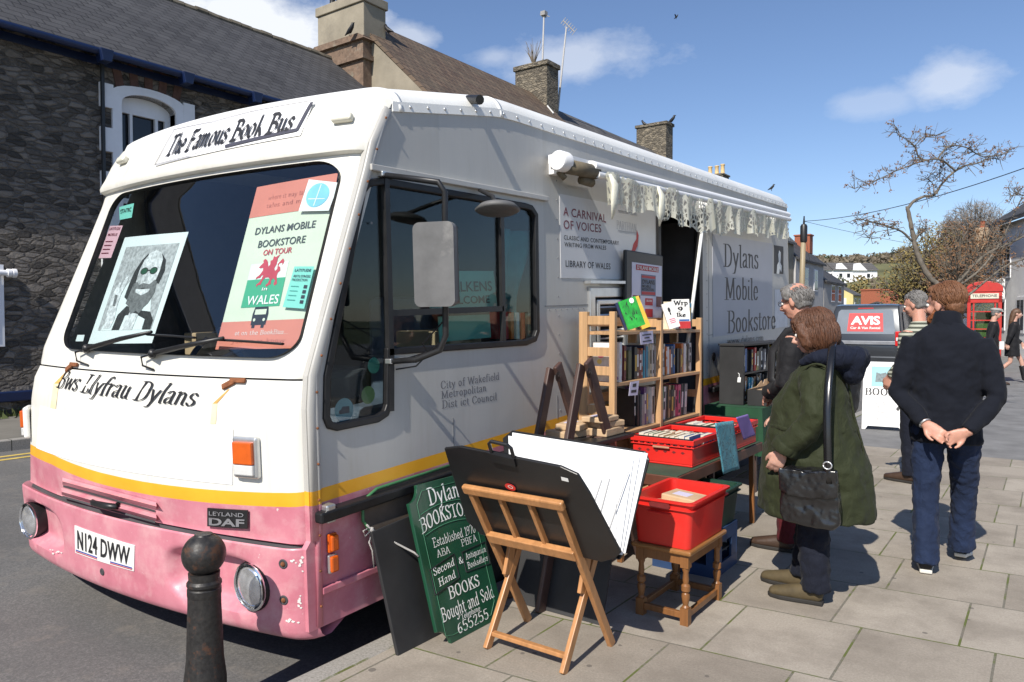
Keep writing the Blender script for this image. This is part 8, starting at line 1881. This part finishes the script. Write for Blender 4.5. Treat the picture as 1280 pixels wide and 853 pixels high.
# --- man with red beard, seen from behind, hands clasped
p = person((-.50, 5.06), R(4), 'man with ginger beard in navy jumper and jeans, hands clasped behind his back')
HM = Matrix.Translation((-.015, .03, 1.595)) @ Matrix.Rotation(R(58), 4, 'Z') @ Matrix.Rotation(R(-4), 4, 'X') @ Matrix.Scale(1.06, 4)
hipz = .92
wl, wr = Vector((-.095, -.185, .90)), Vector((.105, -.18, .865))
body = base_body(p, HM, (0, -.01, 1.44), [(0, 0, .88, (.14, .10)), (0, .0, 1.05, (.13, .095)), (0, .0, 1.28, (.165, .105)), (0, -.01, 1.42, (.14, .08)), (0, -.01, 1.47, (.07, .06))],
    [[(-.15, -.01, 1.38), (-.20, -.03, 1.22), (-.240, -.055, 1.06), (-.172, -.115, .985), tuple(wl)], [(.15, -.01, 1.38), (.20, -.03, 1.22), (.244, -.055, 1.05), (.180, -.115, .96), tuple(wr)]],
    [(-.09, 0, hipz), (.09, 0, hipz)], [(-.095, .01, .50), (.095, .17, .50)], [(-.085, -.07, .09), (.085, .30, .11)],
    [dict(wrist=wl, d=(.80, -.10, -.62), n=(.1, -1, .2), side=1, curl=(.35, .55, .35), L=.19), dict(wrist=wr, d=(-.90, -.22, -.42), n=(-.2, -1, -.35), side=-1, curl=(.55, .8, .5), L=.19)], M_skin2, .0065)
face_bits(HM, body)
mb = MB(); mb.tube([(0, 0, .775), (0, 0, .80), (0, 0, .95), (0, 0, 1.12), (0, -.005, 1.27), (0, -.01, 1.36), (0, -.012, 1.425), (0, -.012, 1.465), (0, -.008, 1.49)], [(.185, .135), (.190, .14), (.183, .135), (.190, .135), (.202, .14), (.200, .13), (.165, .108), (.105, .088), (.076, .080)], 28, ref=(1, 0, 0))
for s, e, w_ in ((-1, (-.252, -.055, 1.06), wl), (1, (.256, -.055, 1.05), wr)):
    e = Vector(e); sh = Vector((s*.165, -.01, 1.385)); q = e.lerp(w_, .96); mb.tube([sh, sh.lerp(e, .3)+Vector((s*.006, 0, .0)), sh.lerp(e, .75), e, e.lerp(q, .35), q-(q-e).normalized()*.02, q], [.070, .068, .060, .056, .052, .045, .043], 16)
organic(mb, 'jumper', M_navy, body, .010, 4, .030, .09)
mb = MB(); mb.tube([(0, -.006, 1.465), (0, -.006, 1.51), (0, .0, 1.548)], [(.088, .088), (.078, .082), (.072, .078)], 24, ref=(1, 0, 0)); organic(mb, 'collar', M_navy, body, .008, 3)
mb = MB(); mb.tube([(0, 0, .96), (0, 0, .86), (0, .0, .80)], [(.165, .12), (.18, .135), (.165, .125)], 20, ref=(1, 0, 0))
legs_mb([(-.09, 0, .86), (.092, .01, .86)], [(-.098, .0, .48), (.098, .175, .48)], [(-.088, -.085, .055), (.088, .285, .085)], [(.098, .108), (.088, .094), (.073, .077), (.069, .074), (.074, .082)], mb); organic(mb, 'jeans', M_jean, body, .010, 3, .022, .05)
shoe('shoe', (-.09, -.04, .005), R(4), M_sole, M_solew, body); shoe('shoe', (.09, .35, .015), R(-6), M_sole, M_solew, body, pitch=R(-8))
M_ginger = hairm('ginger_hair', (.10, .040, .018), (.22, .095, .040))
mb = MB(); mb.ball((0, -.022, .042), .081, .094, .086, 22, 14); mb.ball((0, -.06, -.01), .066, .052, .062, 16, 10); mb.ball((0, .045, .085), .052, .045, .030, 12, 8); xf(mb, 0, HM); h_ = organic(mb, 'hair', M_ginger, body, .006, 2, .010, .02); strands(HM, h_, M_ginger, 700, (0, -.022, .040), (.083, .097, .089), .045, .0024, 1, -.35, .2)
mb = MB(); mb.ball((0, .048, -.085), .052, .056, .050, 16, 10); mb.ball((0, .062, -.115), .036, .040, .034, 14, 8)
for s in (-1, 1): mb.tube([(s*.066, .004, -.02), (s*.060, .025, -.06), (s*.040, .06, -.09)], [.010, .018, .024], 10)
mb.ball((0, .090, -.050), .026, .012, .008, 10, 6); xf(mb, 0, HM); organic(mb, 'beard', hairm('red_beard', (.20, .06, .02), (.36, .13, .05)), body, .006, 2, .010, .015)
mb = MB(); u = (wl-Vector((-.252, -.055, 1.06))).normalized(); mb.tube([wl-u*.006+(u.orthogonal().normalized()*cos(t)+u.cross(u.orthogonal().normalized())*sin(t))*.031 for t in [2*pi*i/20 for i in range(21)]], .006, 6); mb.build('watch', M_alu, body, smooth=True)
# --- woman in the olive coat
p = person((-1.005, 4.17), R(90), 'woman with brown bob in olive green coat with navy hood, black shoulder bag at hip')
HM = Matrix.Translation((0, .035, 1.435)) @ Matrix.Rotation(R(2), 4, 'Z') @ Matrix.Rotation(R(-14), 4, 'X') @ Matrix.Scale(.96, 4)
wl = Vector((-.255, .115, .815)); wr = Vector((.20, .24, .95))
body = base_body(p, HM, (0, -.03, 1.27), [(0, 0, .78, (.15, .13)), (0, .02, .95, (.16, .15)), (0, .0, 1.12, (.15, .13)), (0, -.02, 1.24, (.13, .085)), (0, -.02, 1.29, (.06, .06))],
    [[(-.15, -.02, 1.23), (-.20, -.04, 1.10), (-.24, -.05, .98), (-.25, .03, .89), tuple(wl)], [(.15, -.02, 1.23), (.20, .02, 1.10), (.22, .06, 1.0), (.21, .16, .97), tuple(wr)]],
    [(-.085, 0, .80), (.085, 0, .80)], [(-.09, .02, .44), (.09, .06, .44)], [(-.09, -.01, .09), (.09, .10, .09)],
    [dict(wrist=wl, d=(.03, .42, -.9), n=(1, .2, .1), side=-1, curl=(.3, .35, .3), L=.165), dict(wrist=wr, d=(-.5, .8, -.2), n=(-.2, -.2, -1), side=1, L=.165)], M_skin, .0065)
face_bits(HM, body)
mb = MB(); rings = [(.0, .01, .455, .250, .300), (.0, .01, .50, .250, .298), (0, .015, .68, .243, .285), (0, .03, .86, .222, .245), (0, .03, 1.0, .205, .205), (0, .01, 1.12, .195, .165), (0, -.01, 1.20, .178, .130), (0, -.025, 1.26, .145, .105), (0, -.035, 1.305, .092, .085)]
mb.tube([r[:3] for r in rings], [(r[3], r[4]) for r in rings], 36, ref=(1, 0, 0))
for s, e, w_ in ((-1, (-.262, -.055, .99), wl), (1, (.25, .06, 1.0), wr)):
    e = Vector(e); sh = Vector((s*.155, -.025, 1.215)); q = e.lerp(w_, .92); mb.tube([sh, sh.lerp(e, .35)+Vector((s*.015, 0, .01)), e+Vector((0, -.0, .03)), e.lerp(q, .3), q-(q-e).normalized()*.03, q], [.078, .078, .072, .066, .062, .066], 18)
coat = organic(mb, 'coat', M_coat, body, .011, 4, .045, .11)
mb = MB(); mb.tube([(-.262, .083, .868), (-.262, .10, .845), (-.260, .112, .825)], [.067, .069, .066], 18); organic(mb, 'cuff', M_coat, coat, .009, 2)
mb = MB(); n_ = 40; mb.tube([(.209*cos(2*pi*i/n_)*1.0, .03+.222*sin(2*pi*i/n_), .93+.004*sin(i*1.7)) for i in range(n_+1)], [(.016, .005)]*(n_+1), 8, ref=(0, 0, 1)); organic(mb, 'waist_seam', M_coat, coat, .006, 2)
mb = MB(); mb.tube([(0, -.255+.02*0, .47), (0, -.250, .68), (0, -.218, .86), (0, -.178, 1.0), (0, -.158, 1.12), (0, -.142, 1.2)], [(.014, .006)]*6, 8, ref=(1, 0, 0)); mb.tube([Vector((-.165+.01*cos(t), -.03+.082*cos(t), 1.19+.085*sin(t))) for t in [2*pi*i/20 for i in range(21)]], .008, 6); organic(mb, 'seam', M_coat, coat, .006, 1)
mb = MB(); P = [Vector((.02+.01*sin(z*20), interp(z, [(.455, .315), (.68, .305), (.86, .272), (1.0, .232), (1.12, .172), (1.2, .118), (1.28, .07)]), z)) for z in [.47+.04*i for i in range(20)]]; mb.tube(P, [(.03, .008)]*len(P), 8, ref=(1, 0, 0)); organic(mb, 'front_placket', M_coat, coat, .008, 2)
mb = MB(); mb.tube([(-.11, .07, 1.275), (-.135, -.02, 1.305), (-.12, -.12, 1.315), (-.05, -.185, 1.30), (.05, -.185, 1.30), (.12, -.12, 1.315), (.135, -.02, 1.305), (.11, .07, 1.275)], [.022, .038, .055, .066, .066, .055, .038, .022], 14); mb.ball((0, -.135, 1.285), .12, .09, .07, 16, 10); mb.ball((0, -.17, 1.235), .10, .06, .075, 14, 8)
organic(mb, 'hood', M_navy2, body, .011, 4, .022, .07)
legs_mb([(-.085, 0, .80), (.085, .03, .80)], [(-.092, .0, .42), (.09, .05, .42)], [(-.092, -.02, .07), (.09, .085, .08)], [(.095, .11), (.09, .10), (.076, .085), (.070, .078), (.068, .078)], mb := MB()); organic(mb, 'trousers', M_trs, body, .010, 3, .032, .06)
shoe('shoe', (-.095, .02, .002), R(4), M_shoe, M_sole, body, w=.046); shoe('shoe', (.09, .13, .002), R(-6), M_shoe, M_sole, body, w=.046)
M_bob = hairm('brown_hair', (.050, .021, .011), (.15, .062, .030))
mb = MB(); mb.ball((0, -.018, .045), .092, .110, .092, 24, 14); mb.tube([(0, -.035, .03), (0, -.042, -.03), (0, -.046, -.075), (0, -.040, -.105)], [(.096, .100), (.100, .095), (.094, .082), (.074, .060)], 22, ref=(1, 0, 0)); mb.ball((0, .062, .078), .058, .042, .030, 14, 8)
for s in (-1, 1): mb.tube([(s*.080, .030, .06), (s*.088, .030, .0), (s*.086, .022, -.06), (s*.072, .018, -.095)], [(.024, .034), (.022, .036), (.020, .034), (.010, .020)], 12, ref=(1, 0, 0))
xf(mb, 0, HM); h_ = organic(mb, 'hair', M_bob, body, .007, 3, .012, .03); strands(HM, h_, M_bob, 420, (0, -.018, .045), (.095, .113, .094), .13, .003, 2, .0, .5, False); strands(HM, h_, M_bob, 420, (0, -.036, -.02), (.104, .104, .12), .12, .003, 3, -.55, .25, False)
bag = empty('shoulder_bag', (-1.005, 4.17, 0), 'black leather shoulder bag hanging at the hip of the woman in olive', 'bag', (0, 0, R(90)))
mb = MB(); mb.prism([(-.15, .50), (-.12, .472), (.0, .462), (.11, .475), (.14, .51), (.132, .64), (.12, .752), (-.13, .762), (-.145, .65)], (-.335, -.03, 0), (0, 1, 0), (0, 0, 1), (.085, 0, 0)); organic(mb, 'pouch', M_lea, bag, .007, 8, .026, .08)
mb = MB(); mb.prism([(-.152, .635), (-.10, .622), (.0, .612), (.09, .62), (.14, .64), (.135, .755), (.0, .748), (-.14, .768)], (-.350, -.03, 0), (0, 1, 0), (0, 0, 1), (.03, 0, 0)); organic(mb, 'flap', M_lea, bag, .007, 5, .020, .07)
mb = MB(); P = [(-.345, -.135, .70), (-.346, -.13, .80), (-.342, -.125, .92), (-.330, -.12, 1.05), (-.295, -.115, 1.17), (-.235, -.11, 1.27), (-.16, -.10, 1.36), (-.08, -.09, 1.38)]; mb.tube(P, [(.008, .019)]*8, 8, ref=(1, 0, 0)); mb.build('strap', M_lea, bag, smooth=True)
mb = MB(); mb.tube([Vector((-.352, -.13, .79))+Vector((0, .020*cos(t), .018*sin(t))) for t in [2*pi*i/14 for i in range(15)]], .004, 6); mb.build('buckle', M_alu, bag, smooth=True)
# --- grey haired man at the bookcases
p = person((-1.31, 4.99), R(82), 'grey haired balding man in dark jacket and burgundy trousers looking at the books')
HM = Matrix.Translation((0, .04, 1.625)) @ Matrix.Rotation(R(-4), 4, 'Z') @ Matrix.Rotation(R(-14), 4, 'X')
wl, wr = Vector((-.07, .20, 1.02)), Vector((.08, .21, .99))
body = base_body(p, HM, (0, -.01, 1.43), [(0, 0, .88, (.14, .10)), (0, .0, 1.05, (.15, .11)), (0, .0, 1.28, (.16, .105)), (0, -.01, 1.41, (.13, .08)), (0, -.01, 1.46, (.06, .06))],
    [[(-.16, -.01, 1.39), (-.22, 0, 1.22), (-.235, -.01, 1.10), (-.16, .12, 1.05), tuple(wl)], [(.16, -.01, 1.39), (.22, 0, 1.22), (.235, -.01, 1.10), (.17, .12, 1.04), tuple(wr)]],
    [(-.09, 0, .90), (.09, 0, .90)], [(-.10, .03, .48), (.10, .0, .48)], [(-.10, .05, .09), (.10, -.06, .09)], [dict(wrist=wl, d=(.9, .4, -.1), n=(0, -1, -.3), side=1), dict(wrist=wr, d=(-.9, .4, -.1), n=(0, -1, -.3), side=-1)], M_skin2, .0075)
face_bits(HM, body)
mb = MB(); mb.tube([(0, 0, .74), (0, 0, .90), (0, .01, 1.1), (0, 0, 1.27), (0, -.01, 1.38), (0, -.01, 1.44), (0, -.005, 1.475)], [(.20, .15), (.195, .15), (.195, .145), (.205, .135), (.18, .115), (.10, .09), (.078, .08)], 26, ref=(1, 0, 0))
for s, e, w_ in ((-1, (-.24, -.01, 1.10), wl), (1, (.24, -.01, 1.10), wr)):
    e = Vector(e); sh = Vector((s*.165, -.01, 1.37)); q = e.lerp(w_, .93); mb.tube([sh, sh.lerp(e, .4)+Vector((s*.012, 0, .01)), e, e.lerp(q, .5), q], [.086, .078, .066, .058, .048], 16)
organic(mb, 'jacket', M_jack, body, .012, 4, .025, .11)
mb = MB(); mb.tube([(0, 0, .94), (0, 0, .84), (0, 0, .78)], [(.165, .125), (.175, .13), (.16, .12)], 18, ref=(1, 0, 0)); legs_mb([(-.09, 0, .84), (.09, 0, .84)], [(-.10, .02, .46), (.10, -.01, .46)], [(-.10, .035, .07), (.10, -.08, .07)], [.105, .095, .080, .074, .072], mb); organic(mb, 'trousers', M_burg, body, .011, 4, .020, .07)
shoe('shoe', (-.10, .08, .002), R(6), M_shoeb, M_sole, body); shoe('shoe', (.10, -.04, .002), R(-8), M_shoeb, M_sole, body)
M_grh = hairm('grey_hair', (.07, .065, .06), (.26, .25, .24))
mb = MB(); mb.tube([(0, -.035, .05), (0, -.04, .0), (0, -.05, -.06)], [(.083, .080), (.084, .076), (.062, .045)], 20, ref=(1, 0, 0)); mb.ball((0, .015, .088), .058, .075, .030, 14, 8)
for s in (-1, 1): mb.ball((s*.066, .02, .05), .018, .04, .045, 10, 8)
xf(mb, 0, HM); h_ = organic(mb, 'hair', M_grh, body, .007, 2, .012, .02); strands(HM, h_, M_grh, 420, (0, -.036, .02), (.086, .082, .075), .04, .0022, 4, -.75, -.1)
gl_ = MB()
for s in (-1, 1): gl_.tube([HM @ Vector((s*.03+.022*cos(t), .098, .004+.016*sin(t))) for t in [2*pi*i/14 for i in range(15)]], .002, 5); gl_.tube([HM @ Vector((s*.052, .096, .006)), HM @ Vector((s*.078, .0, .004))], .002, 5)
gl_.build('spectacles', M_ink, body)
bp_ = empty('backpack', (-1.31, 4.99, 0), 'black backpack worn by the grey haired man, showing behind the olive coat', 'backpack', (0, 0, R(82)))
mb = MB(); mb.tube([(0, -.23, .90), (0, -.25, .96), (0, -.26, 1.12), (0, -.24, 1.28), (0, -.20, 1.36)], [(.11, .06), (.14, .10), (.14, .105), (.125, .085), (.07, .04)], 20, ref=(1, 0, 0)); organic(mb, 'pack', mat('black_nylon', (.012, .012, .014), .55, .2, 9, bump=.2, bscale=90), bp_, .011, 4, .02, .08)
for s in (-1, 1): mb = MB(); mb.tube([(s*.09, -.20, 1.33), (s*.11, -.08, 1.455), (s*.12, .04, 1.43), (s*.135, .135, 1.30), (s*.16, .13, 1.12), (s*.17, .0, .98)], [(.010, .028)]*6, 8, ref=(1, 0, .4)); mb.build('strap', MATS['black_nylon'], bp_, smooth=True)
# --- striped jumper
g = NG('striped_knit'); X, Y, Z = g.xyz(); w = g.math('FRACT', g.math('MULTIPLY', Z, 26)); g.col(g.mix(g.math('GREATER_THAN', w, .5), (.055, .060, .045), (.36, .37, .30))); n = g.noise(7, 4); g.bump(n.outputs['Fac'], .6, .02); g.p(Roughness=.9); M_str = g.m
p = person((-.99, 7.72), R(62), 'man in green and white striped jumper standing beside the sandwich board')
HM = Matrix.Translation((0, .04, 1.645)) @ Matrix.Rotation(R(14), 4, 'Z') @ Matrix.Rotation(R(-16), 4, 'X')
wl, wr = Vector((-.26, .10, .98)), Vector((.24, .14, .92))
body = base_body(p, HM, (0, -.01, 1.44), [(0, 0, .88, (.14, .10)), (0, 0, 1.05, (.14, .10)), (0, 0, 1.28, (.16, .105)), (0, -.01, 1.42, (.13, .08)), (0, -.01, 1.47, (.06, .06))],
    [[(-.16, -.01, 1.40), (-.21, -.02, 1.24), (-.24, -.03, 1.12), (-.25, .03, 1.05), tuple(wl)], [(.16, -.01, 1.40), (.21, 0, 1.24), (.24, .01, 1.1), (.24, .08, 1.0), tuple(wr)]],
    [(-.09, 0, .90), (.09, 0, .90)], [(-.10, .02, .48), (.10, .02, .48)], [(-.10, .0, .09), (.10, 0, .09)], [dict(wrist=wl, d=(.0, .3, -.95), n=(1, .1, 0), side=-1), dict(wrist=wr, d=(0, .3, -.95), n=(-1, .1, 0), side=1)], M_skin2, .009)
face_bits(HM, body)
mb = MB(); mb.tube([(0, 0, .80), (0, 0, .95), (0, .0, 1.12), (0, 0, 1.28), (0, -.01, 1.39), (0, -.01, 1.45), (0, -.005, 1.49)], [(.185, .135), (.18, .13), (.18, .13), (.20, .13), (.17, .11), (.09, .085), (.072, .076)], 24, ref=(1, 0, 0))
for s, e, w_ in ((-1, (-.25, -.03, 1.12), wl), (1, (.25, .01, 1.1), wr)):
    e = Vector(e); sh = Vector((s*.165, -.01, 1.38)); q = e.lerp(w_, .9); mb.tube([sh, sh.lerp(e, .4), e, e.lerp(q, .5), q], [.080, .070, .058, .050, .044], 14)
organic(mb, 'jumper', M_str, body, .013, 4, .018, .1)
mb = MB(); mb.tube([(0, 0, .94), (0, 0, .84), (0, 0, .78)], [(.16, .12), (.17, .125), (.155, .115)], 16, ref=(1, 0, 0)); legs_mb([(-.09, 0, .84), (.09, 0, .84)], [(-.10, .01, .46), (.10, .01, .46)], [(-.10, -.01, .07), (.10, -.01, .07)], [.10, .09, .076, .07, .068], mb); organic(mb, 'trousers', M_trs, body, .013, 4, .018, .07)
shoe('shoe', (-.10, .04, .002), R(8), M_shoeb, M_sole, body); shoe('shoe', (.10, .04, .002), R(-8), M_shoeb, M_sole, body)
mb = MB(); mb.tube([(0, -.03, .07), (0, -.035, .02), (0, -.05, -.05)], [(.078, .082), (.083, .080), (.062, .050)], 18, ref=(1, 0, 0)); mb.ball((0, -.01, .085), .07, .085, .038, 14, 8); xf(mb, 0, HM); h_ = organic(mb, 'hair', M_grh, body, .008, 2, .010, .02); strands(HM, h_, M_grh, 320, (0, -.02, .04), (.084, .094, .088), .04, .0035, 5, -.3, .1)
# --- the passers-by near the phone box
def walker(loc, rot, label, h, coat, coatm, legm, hairspec, skirt=False, cap=False, hairlong=False, swing=.22, vox=.013, bootm=None):
    p = person(loc, rot, label); k = h/1.75; HM = Matrix.Translation((0, .08*k, 1.63*k)) @ Matrix.Rotation(R(-6), 4, 'X') @ Matrix.Scale(k, 4); V = lambda x, y, z: Vector((x*k, y*k, z*k))
    wl, wr = V(-.24, .22, .92), V(.24, -.14, .90)
    body = base_body(p, HM, V(0, .02, 1.43), [(*V(0, 0, .9), (.13*k, .1*k)), (*V(0, .01, 1.1), (.13*k, .1*k)), (*V(0, .03, 1.3), (.15*k, .1*k)), (*V(0, .03, 1.44), (.07*k, .06*k))],
        [[V(-.15, .03, 1.38), V(-.21, .04, 1.22), V(-.25, .05, 1.08), V(-.25, .13, 1.0), wl], [V(.15, .03, 1.38), V(.21, -.02, 1.22), V(.25, -.08, 1.08), V(.25, -.12, 1.0), wr]],
        [V(-.09, 0, .9), V(.09, 0, .9)], [V(-.09, swing*.75, .50), V(.09, -swing*.2, .48)], [V(-.09, swing*1.1, .10), V(.09, -swing*1.5, .16)], [dict(wrist=wl, d=(0, .3, -.9), n=(1, 0, 0), side=-1), dict(wrist=wr, d=(0, .2, -.9), n=(-1, 0, 0), side=1)], M_skin, vox)
    face_bits(HM, body); mb = MB(); zb = .62 if skirt else .72
    mb.tube([V(0, 0, zb), V(0, 0, .92), V(0, .01, 1.1), V(0, .03, 1.28), V(0, .03, 1.38), V(0, .03, 1.45)], [(a*k, b*k) for a, b in ((.20, .16), (.18, .14), (.165, .125), (.19, .125), (.16, .11), (.08, .08))], 20, ref=(1, 0, 0))
    for s, e, w_ in ((-1, V(-.26, .05, 1.08), wl), (1, V(.26, -.08, 1.08), wr)):
        sh = V(s*.155, .03, 1.37); q = e.lerp(w_, .9); mb.tube([sh, sh.lerp(e, .4), e, q], [.08*k, .07*k, .058*k, .046*k], 12)
    organic(mb, coat, coatm, body, .016, 3, .02, .1); mb = MB()
    if skirt:
        for a, sw in ((-1, swing*.9), (1, -swing*1.2)): mb.tube([V(a*.09, sw*.85, .40), V(a*.09, sw*1.0, .22), V(a*.09, sw*1.08, .08), V(a*.09, sw*1.1+.12, .04)], [.06*k, .056*k, .05*k, .03*k], 12)
        organic(mb, 'boots', bootm, body, .012, 3)
    else:
        legs_mb([V(-.09, 0, .86), V(.09, 0, .86)], [V(-.09, swing*.75, .48), V(.09, -swing*.2, .46)], [V(-.09, swing*1.05, .08), V(.09, -swing*1.5, .13)], [.1*k, .09*k, .075*k, .07*k, .066*k], mb); organic(mb, 'trousers', legm, body, .015, 3, .015, .08)
        shoe('shoe', V(-.09, swing*1.1+.03, .0), 0, M_shoeb, M_sole, body); shoe('shoe', V(.09, -swing*1.5, .05), 0, M_shoeb, M_sole, body, pitch=R(-22))
    mb = MB(); mb.ball((0, -.015, .04), .082, .1, .088, 18, 12)
    if hairlong: mb.tube([(0, -.04, .05), (0, -.07, -.05), (0, -.09, -.18), (0, -.10, -.33), (0, -.09, -.42)], [(.084, .08), (.088, .07), (.09, .055), (.075, .04), (.04, .02)], 16, ref=(1, 0, 0))
    else: mb.ball((0, -.05, -.02), .072, .05, .06, 12, 8)
    xf(mb, 0, HM); organic(mb, 'hair', hairspec, body, .011, 2, .01, .03)
    if cap:
        mb = MB(); mb.ball((0, .0, .085), .10, .13, .045, 20, 10); mb.ball((0, .11, .055), .07, .055, .014, 14, 8); xf(mb, 0, HM); organic(mb, 'flat_cap', cloth('grey_tweed', (.34, .33, .31), .9, .6, 90, .3), body, .01, 2)
    return p
a = atT(1240, 400, 17.2); walker((a.x, a.y), R(-78), 'old man in pale flat cap and black coat walking past the phone box', 1.78, 'coat', M_jack, M_jean, M_grh, cap=True, swing=.14)
a = atT(1266, 400, 17.9); walker((a.x, a.y), R(-82), 'young woman with long brown hair in black jacket, short skirt and black boots walking', 1.78, 'jacket_and_skirt', M_jack, M_jack, hairm('long_brown_hair', (.05, .025, .014), (.16, .085, .045)), skirt=True, hairlong=True, swing=.26, bootm=M_lea)
a = atT(1287, 400, 30); walker((a.x, a.y), R(-80), 'distant walker in blue jeans half cut off by the right edge', 1.7, 'jumper', cloth('grey_jumper', (.12, .12, .13)), M_jean, M_grh, swing=.2, vox=.02)
mb = MB(); a = atT(1252, 432, 17.0); mb.obox(a, RT, FW, UP, .05, .01, .09); tag(mb.build('newspaper', M_paperw), 'folded white newspaper carried by the old man in the flat cap', 'newspaper')
